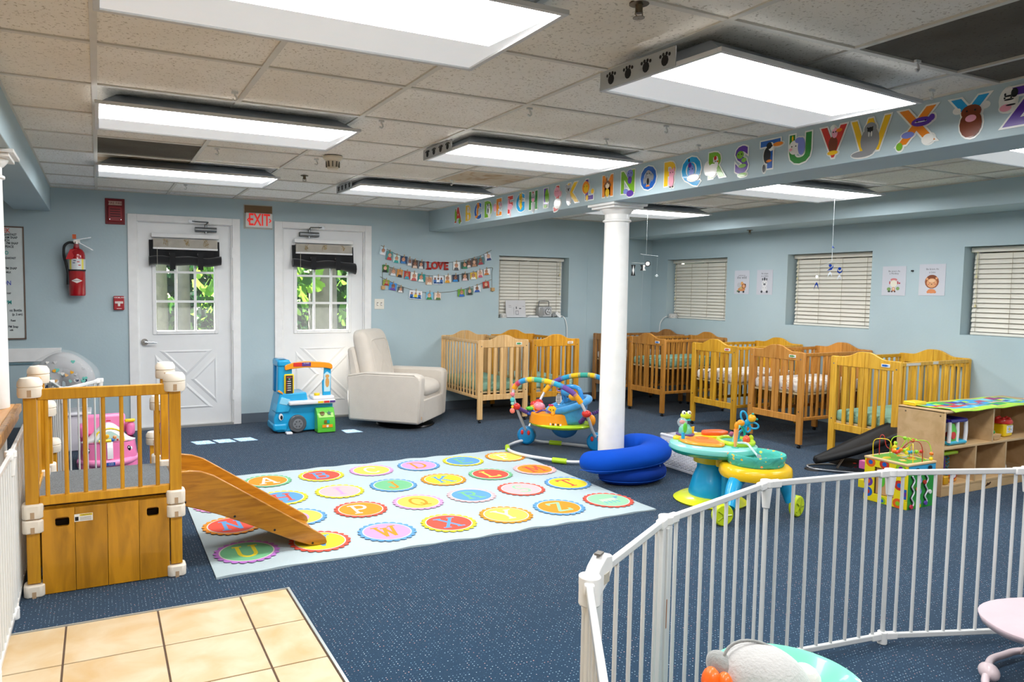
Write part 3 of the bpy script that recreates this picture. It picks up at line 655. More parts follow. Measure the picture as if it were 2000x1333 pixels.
# ================================================================== ARMCHAIR
FAB = mat('#cfc7bc', .9, sheen=.3, var=.03, bump=.25, bs=220, name='cream fabric')
def rounded(x0, y0, z0, x1, y1, z1): return G().box(x0, y0, z0, x1, y1, z1)
def armchair():
    t = thing('glider_armchair', 'cream upholstered swivel armchair in front of the right white door', 'armchair', (2.775, 6.925, 0), math.radians(45))
    # local: faces -y; width x
    W, Dp = .39, .36
    ob('swivel_base', G().lathe((0, -.06, .0), [(.29, 0), (.3, .01), (.29, .022), (.2, .03), (0, .03)], 36).cyl((0, .02, .03), (0, .02, .09), .05), mat('#141414', .3), t)
    ob('body', rounded(-W+.1, -Dp+.02, .07, W-.1, Dp, .36), FAB, t, bev=.03)
    ob('seat_front', rounded(-W+.115, -Dp-.005, .075, W-.115, -Dp+.03, .3), FAB, t, bev=.012)
    for s in (-1, 1):
        pts = [(-Dp, .07), (Dp+.04, .07), (Dp+.06, .52), (Dp*.6, .555), (-Dp+.06, .56), (-Dp-.01, .545), (-Dp-.02, .5)]
        a = ob('arm', G().prism(pts, s*W, s*(W-.13), 'x'), FAB, t, bev=.025)
        ob('piping', G().tube([(s*(W-.004), p, z) for p, z in [(-Dp+.02, .085), (-Dp, .5), (-Dp+.05, .551), (Dp*.6, .547), (Dp+.04, .515)]], .005, 6), FAB, a)
    def cush(u, v):
        a, b = u*2*PI, v*PI-PI/2
        sp = lambda c, e: math.copysign(abs(c)**e, c)
        return (.255*sp(math.cos(a), .3)*sp(math.cos(b), .35), -.06+.31*sp(math.sin(a), .3)*sp(math.cos(b), .35), .39+.075*sp(math.sin(b), .75)+.014*math.cos(a*2))
    ob('seat_cushion', G().grid(cush, 40, 12, cu=True), FAB, t, smooth=70)
    ob('back_frame', G().prism([(.27, .3), (Dp+.04, .1), (Dp+.11, .78), (Dp+.03, .8)], -W+.1, W-.1, 'x'), FAB, t, bev=.03)
    def bc(u, v):
        a, b = u*2*PI, v*PI-PI/2
        sp = lambda c, e: math.copysign(abs(c)**e, c)
        x = .285*sp(math.cos(a), .3)*sp(math.cos(b), .4); z = .29*sp(math.sin(a), .3)*sp(math.cos(b), .4); y = .1*sp(math.sin(b), .8)
        z2 = .675+z; return (x*(1-.0*z), .245+y+(z2-.45)*.24+.006*math.sin(x*60), z2)
    c = ob('back_cushion', G().grid(bc, 48, 14, cu=True), FAB, t, smooth=70)
    ob('piping', G().tube([bc(k/60, .12) for k in range(60)], .006, 6, closed=True), FAB, c)
    ob('care_tag', G().box(-W+.02, -Dp-.024, .12, -W+.03, -Dp-.018, .15), mat('#c9a27c', .6), t)
armchair()
# ================================================================== PLAY STRUCTURE WITH SLIDE
WSL = wood('#d2981f', '#bd8213', name='amber birch'); WPAN = wood('#c98c18', '#9c6a0c', scale=4, stretch=(5, 5, .9), name='amber panel', rough=.3, coat=.4)
WSLD = wood('#c08220', '#9a6014', scale=5, stretch=(1.2, 9, 8), name='slide laminate', rough=.3, coat=.4)
CRM = mat('#ece3d4', .4, var=.03); GREYC = mat('#6c7174', .95, var=.3, vs=140, bump=.6, bs=160, name='grey carpet')
def play():
    t = thing('toddler_play_structure', 'honey wood toddler climber with slide, carpeted deck and white corner joints', 'play structure', (0, 0, 0))
    X0, X1, Y0, Y1, s = -.277, .315, 3.655, 4.17, .026
    def post(x, y, z0, z1, n='post'): return ob(n, G().box(x-s, y-s, z0, x+s, y+s, z1), WSL, t, bev=.003)
    def conn(x, y, z, h=.065, name='corner_connector', r=.042):
        q = .35*r; pts = [(r, -r+q), (r, r-q), (r-q, r), (-r+q, r), (-r, r-q), (-r, -r+q), (-r+q, -r), (r-q, -r)]
        c = ob(name, G().prism([(x+a, y+b) for a, b in pts], z-h/2, z+h/2, 'z'), CRM, t, bev=.007)
        ob('pin_slot', G().box(x-.008, y-r-.001, z-.028, x+.008, y-r+.01, z+.0), mat('#b89c7c', .7), c)
        return c
    def cap(x, y, z):
        r = .043
        c = ob('corner_cap', G().lathe((x, y, z-.085), [(r*1.02, 0), (r*1.1, .01), (r*1.1, .042), (r*1.0, .045), (r*1.12, .05), (r*1.08, .068), (r*.85, .084), (0, .09)], 24, sx=1.05), CRM, t)
        ob('pin_slot', G().box(x-.008, y-r*1.12, z-.08, x+.008, y-r, z-.05), mat('#b89c7c', .7), c)
    for x in (X0, X1):
        post(x, Y0, .06, .9); cap(x, Y0, .975); conn(x, Y0, .385); conn(x, Y0, .318, .06); conn(x, Y0, .028, .055)
        post(x, Y1, .06, .9); cap(x, Y1, .975); conn(x, Y1, .42); conn(x, Y1, .35); conn(x, Y1, .028, .055)
        for yy, zt in ((4.72, .72), (5.16, .42)):
            post(x, yy, .0, zt-.07)
            cap(x, yy, zt)
            if zt > .5: conn(x, yy, .3, .12)
        ob('stair_rail', G().add([(x-.012, 4.2, .62), (x+.012, 4.2, .62), (x+.012, 4.7, .5), (x-.012, 4.7, .5), (x-.012, 4.2, .66), (x+.012, 4.2, .66), (x+.012, 4.7, .54), (x-.012, 4.7, .54)],
            [(0, 1, 2, 3), (4, 5, 6, 7), (0, 1, 5, 4), (1, 2, 6, 5), (2, 3, 7, 6), (3, 0, 4, 7)]), WSL, t)
    # front railing
    def rail_front(y):
        ob('top_rail', G().box(X0+s, y-.014, .875, X1-s, y+.014, .925), WSL, t, bev=.004)
        ob('bottom_rail', G().box(X0+s, y-.014, .405, X1-s, y+.014, .445), WSL, t, bev=.004)
        for k in range(7):
            x = X0+.06+k*(X1-X0-.1)/6.5; ob('spindle', G().cyl((x, y, .44), (x, y, .88), .0095, n=10), WSL, t)
    rail_front(Y0-.002)
    # left side railing
    ob('top_rail', G().box(X0-.014, Y0+s, .875, X0+.014, Y1-s, .925), WSL, t, bev=.004)
    ob('bottom_rail', G().box(X0-.014, Y0+s, .405, X0+.014, Y1-s, .445), WSL, t, bev=.004)
    for k in range(6):
        y = Y0+.075+k*(Y1-Y0-.15)/5; ob('spindle', G().cyl((X0, y, .44), (X0, y, .88), .0095, n=10), WSL, t)
    # deck and steps
    ob('deck', G().box(X0-.0, Y0+s, .39, X1, Y1-.1, .425), GREYC, t, bev=.006); ob('deck', G().box(X0, Y1-.095, .39, X1, Y1+.05, .422), GREYC, t, bev=.006)
    ob('deck_frame', G().box(X0+s, Y0+.02, .33, X1-s, Y1, .388), WSL, t)
    for k, (y0, z) in enumerate(((4.28, .3), (4.56, .2), (4.84, .1))):
        ob('step', G().box(X0+s, y0-.06, z-.025, X1-s, y0+.22, z), GREYC, t, bev=.005); ob('riser', G().box(X0+s, y0-.06, .0 if k == 2 else z-.1, X1-s, y0-.045, z-.026), WPAN, t)
    ob('step_side', G().prism([(4.2, .0), (5.13, .0), (5.13, .09), (4.2, .38)], X0+.005, X0+.02, 'x'), WPAN, t); ob('step_side', G().prism([(4.2, .0), (5.13, .0), (5.13, .09), (4.2, .38)], X1-.02, X1-.005, 'x'), WPAN, t)
    # front panel of four boards with two hand holes
    PX0, PX1 = X0+.032, X1-.03; w = (PX1-PX0)/4; zb, zt = .004, .385
    for k in range(4):
        a, b = PX0+k*w+.0008, PX0+(k+1)*w-.0008
        hole = {0: (-.22+.0, .028), 3: (.232, .026)}.get(k)
        y0, y1 = Y0-.022, Y0-.006
        if hole:
            hx, hr = hole[0]+(.045 if k == 0 else -.0), hole[1]; hz = .325; hh = .021
            if k == 0: hx = PX0+w*.62
            else: hx = PX0+3*w+w*.45
            g = G().box(a, y0, zb, b, y1, hz-hh).box(a, y0, hz+hh, b, y1, zt).box(a, y0, hz-hh, hx-hr, y1, hz+hh).box(hx+hr, y0, hz-hh, b, y1, hz+hh)
            for sx_ in (-1, 1):
                for sz_ in (-1, 1):
                    cx_, cz_ = hx+sx_*hr, hz+sz_*hh; q_ = .011
                    g.prism([(cx_, cz_)]+[(cx_-sx_*q_+sx_*q_*math.cos(u_), cz_-sz_*q_+sz_*q_*math.sin(u_)) for u_ in (0, PI/8, PI/4, 3*PI/8, PI/2)], y0, y1)
            ob('panel_board', g, WPAN, t, smooth=0)
        else: ob('panel_board', G().box(a, y0, zb, b, y1, zt), WPAN, t, bev=.001)
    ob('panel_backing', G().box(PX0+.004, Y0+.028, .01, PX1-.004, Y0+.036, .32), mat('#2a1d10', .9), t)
    st = ob('caution_label', G().box(-.115, Y0-.0235, .318, -.04, Y0-.0222, .352), mat('#e9e7e1', .5), t)
    ob('caution_band', G().box(-.093, Y0-.0242, .342, -.042, Y0-.0236, .351), mat('#e2c63a', .5), st)
    lettering('CAUTION', .0085, BLACK, (-.067, Y0-.0245, .3465), RB, st, .0001); ob('icon', G().box(-.112, Y0-.0242, .322, -.098, Y0-.0236, .34), BLACK, st)
    for k in range(3): ob('fine_print', G().box(-.092, Y0-.0242, .323+k*.006, -.046, Y0-.0237, .325+k*.006), mat('#8d8a84', .6), st)
    # side panel
    ob('side_panel', G().box(X0-.006, Y0+.03, .01, X0+.006, Y1-.03, .38), WPAN, t)
    # slide
    def side(y):
        top = [(.335, .478), (.39, .48), (.44, .471), (.5, .446), (.63, .358), (.76, .27), (.87, .195), (.98, .12), (1.045, .076), (1.072, .05), (1.08, .022), (1.062, .0135), (1.03, .0135), (.985, .02), (.89, .062), (.785, .115), (.656, .18), (.53, .24), (.445, .275), (.335, .315)]
        o = ob('slide_side', G().prism(top, y-.009, y+.009, 'y'), WSLD, t, bev=.004)
        for xx, zz in ((.365, .325), (.60, .225), (.80, .128), (1.0, .03)): ob('screw', G().cyl((xx, y-.0105, zz), (xx, y-.009, zz), .006, n=10), BLACK, o)
    side(3.735); side(4.13)
    prof = [(.33, .40), (.40, .395), (.48, .36), (.6, .28), (.76, .18), (.9, .1), (1.0, .048), (1.05, .03), (1.06, .028)]
    g = G(); k = len(prof)
    vs = [(x, y, z) for y in (3.746, 4.119) for x, z in prof]+[(x, y, z-.012) for y in (3.746, 4.119) for x, z in prof]
    fs = [(i, i+1, k+i+1, k+i) for i in range(k-1)]+[(2*k+i, 2*k+i+1, 3*k+i+1, 3*k+i) for i in range(k-1)]+[(0, k, 3*k, 2*k), (k-1, 2*k-1, 4*k-1, 3*k-1)]
    ob('slide_bed', g.add(vs, fs), WSLD, t, smooth=40)
    ob('slide_hook', G().box(.325, 3.75, .37, .345, 4.115, .42), WSLD, t)
play()
# ================================================================== RUG
RUGM = mat('#aebec3', .9, var=.02, vs=5, bump=.25, bs=300, name='rug pile')
SF = {}
def arc(cx, cy, rx, ry, a0, a1, n=10): return [(cx+rx*math.cos(math.radians(a0+(a1-a0)*i/n)), cy+ry*math.sin(math.radians(a0+(a1-a0)*i/n))) for i in range(n+1)]
SF['A'] = ([[(.08, 0), (.42, 1), (.5, 1), (.9, 0)], [(.2, .36), (.75, .36)]], [(.08, 0), (.9, 0)])
SF['B'] = ([[(.15, 0), (.15, 1), (.5, 1)]+arc(.5, .77, .26, .23, 90, -90)+[(.15, .54)], [(.5, .54)]+arc(.52, .27, .32, .27, 90, -90)+[(.05, 0)]], [(.1, 1)])
SF['C'] = ([arc(.52, .5, .42, .5, 40, 320, 18)], [])
SF['D'] = ([[(.15, 0), (.15, 1), (.4, 1)]+arc(.4, .5, .5, .5, 90, -90, 14)+[(.05, 0)]], [(.1, 1)])
SF['E'] = ([[(.85, .12), (.85, 0), (.15, 0), (.15, 1), (.82, 1), (.82, .86)], [(.15, .52), (.6, .52)]], [(.12, 1), (.12, 0)])
SF['F'] = ([[(.15, 0), (.15, 1), (.82, 1), (.82, .84)], [(.15, .52), (.6, .52)]], [(.12, 1), (.15, 0)])
SF['G'] = ([arc(.52, .5, .42, .5, 40, 350, 18)+[(.94, .45), (.6, .45)]], [])
SF['H'] = ([[(.15, 0), (.15, 1)], [(.85, 0), (.85, 1)], [(.15, .52), (.85, .52)]], [(.15, 0), (.15, 1), (.85, 0), (.85, 1)])
SF['I'] = ([[(.5, 0), (.5, 1)]], [(.5, 0), (.5, 1)])
SF['J'] = ([[(.6, 1), (.6, .25)]+arc(.38, .25, .22, .25, 0, -180)], [(.6, 1)])
SF['K'] = ([[(.15, 0), (.15, 1)], [(.85, 1), (.17, .42)], [(.38, .6), (.88, 0)]], [(.15, 0), (.15, 1), (.85, 1), (.88, 0)])
SF['L'] = ([[(.2, 1), (.2, 0), (.85, 0), (.85, .18)]], [(.2, 1), (.2, 0)])
SF['M'] = ([[(.08, 0), (.14, 1), (.5, .25), (.86, 1), (.92, 0)]], [(.08, 0), (.92, 0), (.12, 1), (.88, 1)])
SF['N'] = ([[(.15, 0), (.15, 1), (.85, 0), (.85, 1)]], [(.15, 0), (.12, 1), (.85, 1)])
SF['O'] = ([arc(.5, .5, .42, .5, 0, 360, 22)], [])
SF['P'] = ([[(.18, 0), (.18, 1), (.5, 1)]+arc(.5, .73, .32, .27, 90, -90)+[(.18, .46)]], [(.18, 0), (.14, 1)])
SF['Q'] = ([arc(.5, .5, .42, .5, 0, 360, 22), [(.55, .28), (.75, .05), (.98, .0)]], [])
SF['R'] = ([[(.18, 0), (.18, 1), (.5, 1)]+arc(.5, .74, .3, .26, 90, -90)+[(.18, .48)], [(.5, .48), (.88, 0)]], [(.18, 0), (.14, 1), (.88, 0)])
SF['S'] = ([arc(.5, .74, .3, .26, 30, 250, 12)+arc(.5, .25, .34, .25, 80, -150, 12)], [])
SF['T'] = ([[(.5, 0), (.5, 1)], [(.08, .84), (.08, 1), (.92, 1), (.92, .84)]], [(.5, 0)])
SF['U'] = ([[(.15, 1), (.15, .32)]+arc(.5, .34, .35, .34, 180, 360)+[(.85, 1)]], [(.15, 1), (.85, 1)])
SF['V'] = ([[(.1, 1), (.5, 0), (.9, 1)]], [(.1, 1), (.9, 1)])
SF['W'] = ([[(.06, 1), (.28, 0), (.5, .8), (.72, 0), (.94, 1)]], [(.06, 1), (.94, 1), (.5, .85)])
SF['X'] = ([[(.12, 0), (.88, 1)], [(.12, 1), (.88, 0)]], [(.12, 0), (.88, 1), (.12, 1), (.88, 0)])
SF['Y'] = ([[(.1, 1), (.5, .48), (.9, 1)], [(.5, .48), (.5, 0)]], [(.1, 1), (.9, 1), (.5, 0)])
SF['Z'] = ([[(.14, .82), (.14, 1), (.86, 1), (.12, 0), (.88, 0), (.88, .18)]], [])
def stroke_letter(ch, cx, cy, w, h, th, z, m=0, g=None):
    g = g or G(); P = lambda p: Vector((cx+(p[0]-.5)*w, cy+(p[1]-.5)*h))
    L, S = SF[ch]; segs = [(P(a), P(b), th) for l_ in L for a, b in zip(l_, l_[1:])]+[(P(s)+Vector((-.17*w, 0)), P(s)+Vector((.17*w, 0)), th*.75) for s in S]
    for a, b, t_ in segs:
        d = b-a
        if d.length < 1e-6: continue
        d.normalize(); n_ = Vector((-d.y, d.x))*t_/2; e = d*t_*.3
        z += 1e-6
        g.poly([(*(a-e-n_), z), (*(b+e-n_), z), (*(b+e+n_), z), (*(a-e+n_), z)], m)
    return g
def rug():
    t = thing('alphabet_rug', 'pale blue alphabet rug with scalloped coloured letter circles', 'rug', (0, 0, 0)); X0, X1, Y0, Y1 = .478, 3.155, 3.515, 5.385
    nx, ny = 90, 60
    def top(u, v):
        x, y = X0+u*(X1-X0), Y0+v*(Y1-Y0); e = min(v, 1-v)*ny; ew = max(0, 1-min(v, 1-v)*14)
        y += (.006*math.sin(x*9)+.004*math.sin(x*23))*ew; return (x, y, .0075+.0025*(1+math.sin(x*26))*ew)
    g = G().grid(top, nx, ny); W = ny+1
    b = len(g.v); bd = [i*W for i in range(nx+1)]+[nx*W+j for j in range(1, W)]+[i*W+ny for i in range(nx-1, -1, -1)]+[j for j in range(ny-1, 0, -1)]
    g.add([(g.v[i][0], g.v[i][1], .0008) for i in bd], [])
    N = len(bd)
    for k in range(N): g.f.append([bd[k], bd[(k+1) % N], b+(k+1) % N, b+k]); g.m.append(0)
    ob('mat_body', g, RUGM, t, smooth=50)
    C_ = dict(r='#d9503f', o='#e08a22', y='#e3d02f', g='#6eb283', b='#5a93c6', p='#d192c4', k='#e5abb0', w='#d0ccc4', l='#e6cf55', v='#b06fc0', n='#8fd0a0')
    R = [[('', 'g', 'g', 'y'), ('A', 'g', 'o', 'w'), ('B', 'y', 'r', 'b'), ('C', 'p', 'l', 'w'), ('D', 'b', 'p', 'o'), ('E', 'y', 'b', 'g'), ('F', 'o', 'l', 'w')],
         [('G', 'p', 'l', 'r'), ('H', 'y', 'b', 'r'), ('I', 'y', 'k', 'p'), ('J', 'b', 'g', 'o'), ('K', 'o', 'y', 'b'), ('L', 'g', 'r', 'l'), ('M', 'k', 'o', 'r')],
         [('N', 'o', 'r', 'b'), ('O', 'b', 'l', 'p'), ('P', 'r', 'o', 'w'), ('Q', 'p', 'l', 'o'), ('R', 'k', 'b', 'g'), ('S', 'r', 'k', 'n'), ('T', 'b', 'y', 'r')],
         [('U', 'v', 'g', 'y'), ('V', 'r', 'y', 'b'), ('W', 'b', 'p', 'o'), ('X', 'y', 'r', 'b'), ('Y', 'o', 'l', 'w'), ('Z', 'b', 'o', 'n'), ('z', 'r', 'n', 'b')]]
    nm = dict(r='red', o='orange', y='yellow', g='green', b='blue', p='pink', k='rose', l='pale yellow', v='violet', n='mint')
    for r, row in enumerate(R):
        for c, (ch, c1, c2, c3) in enumerate(row):
            cx, cy = .67+c*.3875, (5.145, 4.69, 4.25, 3.79)[r]; g = G(); z = .0128
            cols = [mat(C_[q], .9, var=.02) for q in (c1, c2, c3)]+[mat(C_['w'], .9)]
            pts = []
            for k in range(176):
                a = 2*PI*k/176; pts.append((cx+math.cos(a)*(.149+.019*abs(math.sin(a*11))**.7), cy+math.sin(a)*(.149+.019*abs(math.sin(a*11))**.7), z))
            g.poly(pts, 0); g.poly([(x, y, z+.0004) for x, y in circ(cx, cy, .14, 40)], 3); g.poly([(x, y, z+.0008) for x, y in circ(cx, cy, .133, 40)], 1)
            if ch in SF: stroke_letter(ch, cx, cy, .115, .155, .02, z+.0012, 2, g)
            elif ch == 'z':   # little grazing zebra: body, neck, head, legs in stripes
                zz = z+.0012
                for k in range(9): x = cx-.06+k*.014; g.poly([(x, cy-.025, zz), (x+.008, cy-.025, zz), (x+.012, cy+.025, zz), (x+.004, cy+.028, zz)], 3)
                for k in range(5): x = cx+.062+k*.009; g.poly([(x, cy+.0+k*.008, zz), (x+.006, cy+k*.008, zz), (x+.008, cy+.04+k*.005, zz), (x+.002, cy+.045, zz)], 2)
                for k in range(4): x = cx-.055+k*.032; g.poly([(x, cy-.07, zz), (x+.008, cy-.07, zz), (x+.008, cy-.02, zz), (x, cy-.02, zz)], 2)
            ob('letter_medallion', g, cols, t, smooth=0, label=('%s letter %s on a scalloped circle' % (nm.get(c3, 'white'), ch)) if ch in SF else None)
rug()
# ================================================================== THINGS ON THE WALLS
RED = mat('#8e1a22', .4); RED2 = mat('#a8202a', .4); INK = mat('#26262a', .6)
# exit sign
t = thing('exit_sign', 'white EXIT sign with red letters and side arrows between the two doors', 'sign', (1.46, D, 2.075))
ob('cover_plate', G().box(-.143, -.006, -.11, .143, 0, .13), mat('#b9b7ad', .5), t, bev=.002)
ob('unpainted_patch', G().box(-.135, -.0085, .045, .138, -.006, .122), mat('#7d6548', .7), t, label='bare brown patch above the sign face')
ob('sign_face', G().box(-.13, -.032, -.098, .14, -.006, .05), mat('#dfe0dc', .4), t, bev=.012)
EX = mat('#e0281f', .4, emis=.25)
lettering('EXIT', .168, EX, (.005, -.034, -.024), RB, t, .001, .0025, sx=.62)
for s in (-1, 1):
    ob('arrow', G().prism([(.005+s*.122, -.024), (.005+s*.105, -.004), (.005+s*.093, -.004), (.005+s*.108, -.024), (.005+s*.093, -.044), (.005+s*.105, -.044)], -.035, -.033), EX, t, smooth=0)
# fire horn
t = thing('fire_alarm_horn', 'dark red fire alarm horn marked FIRE FIRE, left above the door', 'fire alarm', (.152, D, 2.066))
ob('backplate', G().box(-.082, -.012, -.118, .084, 0, .118), mat('#7a1a22', .5), t, bev=.002); ob('horn_body', G().box(-.06, -.035, -.095, .065, -.012, .05), RED, t, bev=.008)
l_ = ob('label_strip', G().box(-.053, -.0135, .058, .06, -.012, .095), mat('#c7a99a', .5), t); lettering('FIRE FIRE', .03, mat('#7a1a22', .5), (.003, -.0145, .076), RB, l_)
for k in range(4): ob('sound_slot', G().box(-.04, -.0365, -.05+k*.022, .045, -.035, -.043+k*.022), mat('#3a0c10', .6), t)
for x in (-.045, .05): ob('screw', G().cyl((x, -.037, -.075), (x, -.035, -.075), .004, n=8), CHROME, t)
# pull station
t = thing('fire_pull_station', 'small red FIRE ALARM pull station with white T handle', 'fire alarm', (.172, D, 1.219))
ob('box', G().box(-.045, -.04, -.065, .045, 0, .065), RED2, t, bev=.006); ob('pull_handle', G().box(-.035, -.048, -.005, .035, -.04, .015).box(-.01, -.048, -.03, .01, -.04, .0), mat('#e8e2dc', .4), t, bev=.002)
lettering('FIRE', .019, PLW, (-.025, -.0405, .05), RB, t); lettering('ALARM', .019, PLW, (.024, -.0405, .05), RB, t); ob('logo', G().cyl((0, -.041, .05), (0, -.04, .05), .006, n=10), PLW, t); lettering('PUSH IN PULL DOWN', .007, RED, (0, -.0485, .006), RB, t); ob('maker_mark', G().box(-.02, -.0405, -.054, .022, -.04, -.05), PLW, t)
# extinguisher
t = thing('fire_extinguisher', 'red fire extinguisher with black hose hanging on the wall left of the doors', 'fire extinguisher', (-.17, D-.09, 1.285))
RX = mat('#a5121c', .18, coat=.6); r = .07
ob('cylinder', G().lathe((0, 0, 0), [(r*.92, 0), (r, .012), (r, .36), (r*.93, .39), (r*.7, .415), (.025, .428), (.025, .44)], 32), RX, t)
ob('label', G().lathe((0, 0, 0), [(r+.0008, .235), (r+.0008, .33)], 32), mat('#d8dde0', .4), t)
for a in (-.75, .75): g = G(); ob('label_stripe', g.grid(lambda u, v, a=a: ((r+.0014)*math.sin(a+(u-.5)*.28), -(r+.0014)*math.cos(a+(u-.5)*.28), .235+v*.095), 4, 1), mat('#e8dc62', .4), t)
for a, z in ((.2, .3), (.35, .27), (-.2, .31), (-.3, .29)): ob('label_print', G().grid(lambda u, v, a=a, z=z: ((r+.0016)*math.sin(a+(u-.5)*.3), -(r+.0016)*math.cos(a+(u-.5)*.3), z+v*.008), 3, 1), mat('#5a6a8a' if a < 0 else '#c0303a', .5), t)
ob('strap', G().lathe((0, 0, 0), [(r+.003, .222), (r+.003, .236), (r-.001, .236), (r-.001, .222)], 32), BLACK, t)
g = G().grid(lambda u, v: ((r+.0012)*math.sin((u-.5)*1.3), -(r+.0012)*math.cos((u-.5)*1.3), .135+(v-.5)*.042*(1-abs(u-.5)*2+.02)), 14, 2); em = ob('emblem', g, mat('#e9e4e0', .4), t, label='white diamond emblem')
ob('emblem_print', G().grid(lambda u, v: ((r+.0016)*math.sin((u-.5)*.8), -(r+.0016)*math.cos((u-.5)*.8), .133+v*.006), 8, 1), mat('#8a8688', .6), em)
ob('valve', G().cyl((0, 0, .44), (0, 0, .485), .018).box(-.022, -.012, .475, .03, .012, .5), mat('#c9c4bf', .3, .7), t)
ob('valve', G().cyl((0, 0, .425), (0, 0, .465), .0225), mat('#9c4a4e', .4), t)
ob('handle', G().add([(-.02, -.009, .495), (.12, -.009, .525), (.12, .009, .525), (-.02, .009, .495), (-.02, -.009, .5), (.12, -.009, .531), (.12, .009, .531), (-.02, .009, .5)], [(0, 1, 2, 3), (4, 5, 6, 7), (0, 1, 5, 4), (1, 2, 6, 5), (2, 3, 7, 6), (3, 0, 4, 7)]), CHROME, t)
ob('handle', G().add([(.02, -.009, .475), (.135, -.009, .41), (.135, .009, .41), (.02, .009, .475), (.02, -.009, .483), (.135, -.009, .418), (.135, .009, .418), (.02, .009, .483)], [(0, 1, 2, 3), (4, 5, 6, 7), (0, 1, 5, 4), (1, 2, 6, 5), (2, 3, 7, 6), (3, 0, 4, 7)]), CHROME, t)
ob('seal_tag', G().box(-.03, -.016, .51, .0, -.012, .55), mat('#d5602a', .5), t)
ob('inspection_tag', G().add([(-.085, -.075, .325), (-.03, -.078, .325), (.005, -.05, .415), (-.05, -.045, .415)], [(0, 1, 2, 3)]), mat('#c22a30', .5), t)
ob('hose', G().tube(spline([(-.015, 0, .475), (-.06, -.01, .475), (-.095, -.02, .44), (-.1, -.02, .36), (-.085, -.02, .29), (-.075, -.02, .235)]), .0115, 10), BLACK, t)
ob('nozzle', G().cyl((-.075, -.02, .24), (-.07, -.02, .205), .012).cyl((-.07, -.02, .21), (-.068, -.015, .1), .011, .017), BLACK, t)
# switch
t = thing('light_switch', 'white double light switch plate right of the right door', 'light switch', (2.757, D, 1.215))
ob('plate', G().box(-.056, -.006, -.056, .056, 0, .056), mat('#e3e0d4', .4), t, bev=.003)
for x in (-.022, .022): ob('toggle', G().box(x-.006, -.016, -.012, x+.006, -.006, .008), PLW, t); ob('toggle_slot', G().box(x-.009, -.0065, -.018, x+.009, -.006, .018), mat('#8d8a80', .6), t)
# whiteboard
t = thing('whiteboard', 'white dry erase board with handwritten schedule beside the left column', 'whiteboard', (-.583, D, 1.39))
ob('board', G().box(-1.2, -.012, -.49, -.008, -.002, .49), mat('#d3dcdc', .2), t); fr = mat('#6b5a50', .5)
ob('frame', G().box(-1.208, -.018, .488, 0, 0, .5).box(-1.208, -.018, -.498, 0, 0, -.486).box(-.01, -.018, -.49, 0, 0, .49).box(-1.208, -.018, -.49, -1.198, 0, .49), fr, t)
WB = [('WEEK', 1.85, -.105, '#d8492f', .055, 1), ('BREAKFAST', 1.816, -.055, 0, .028, 1), ('AM SNAP', 1.79, -.05, 0, .028, 1), ('LUNCH', 1.765, -.11, 0, .028, 1), ('PM SNAP', 1.74, -.045, 0, .028, 1), ('PEACE', 1.71, -.08, 0, .028, 1),
      ('INFO', 1.655, -.12, '#2aa39a', .045, 1), ('BREAKFAST', 1.61, -.065, 0, .024, 1), ('PM SNAP', 1.52, -.06, 0, .028, 1), ('MILK', 1.485, -.105, 0, .022, 1), ('NOON', 1.39, -.105, '#3a48b0', .055, 1), ('NAP', 1.30, -.11, 0, .02, 1),
      ('PM', 1.22, -.105, '#2aa39a', .05, 1), ('oz Bottle', 1.15, -.03, 0, .032, 1), ('(p. 2 am)', 1.115, -.025, 0, .028, 1), ('Rest', 1.06, -.08, 0, .026, 1), ('PM Snap', 1.005, -.06, 0, .028, 1), ('milk', .975, -.1, 0, .02, 1)]
WB = [(('HELLO' if s == 'KAREN' else s), *r) for s, *r in WB]
for s, z, xr, c, sz, _ in WB: lettering(s, sz, mat(c or '#26303a', .6), (xr, -.0125, z-1.39), RB, t, .0002, .0008, align='RIGHT', sx=.8)
# ---- photo garland
STR = mat('#6b6250', .9); PEG = mat('#b08f62', .7)
def string(pts, label, r=.0022):
    ob('photo_string', G().tube([(x, D-.006, z) for x, _, z in spline([(a, 0, b) for a, b in pts], 5)], r, 5), STR, label=label, cat='string')
string([(2.773, 1.853), (2.964, 1.758), (3.3, 1.687), (3.631, 1.693), (3.964, 1.767), (4.139, 1.846)], 'top dark string of the photo garland, carrying the LOVE sign')
string([(2.793, 1.637), (3.036, 1.585), (3.293, 1.539), (3.582, 1.54), (3.898, 1.581), (4.142, 1.645), (4.151, 1.586), (4.154, 1.415)], 'middle string of the photo garland, tied down to the right wooden block')
string([(2.763, 1.514), (2.872, 1.465), (3.069, 1.394), (3.287, 1.346), (3.593, 1.355), (3.848, 1.404), (4.145, 1.505)], 'bottom string of the photo garland')
string([(2.79, 1.64), (2.79, 1.5), (2.791, 1.42)], 'short vertical string down to the left wooden block')
for x, z, s in ((2.795, 1.395, 'left'), (4.16, 1.39, 'right')): ob('wooden_block', G().box(-.02, -.03, -.02, .02, 0, .02), mat('#c79f6a', .6), loc=(x, D, z), bev=.002, label='small square wooden block at the %s end of the photo strings' % s, cat='block')
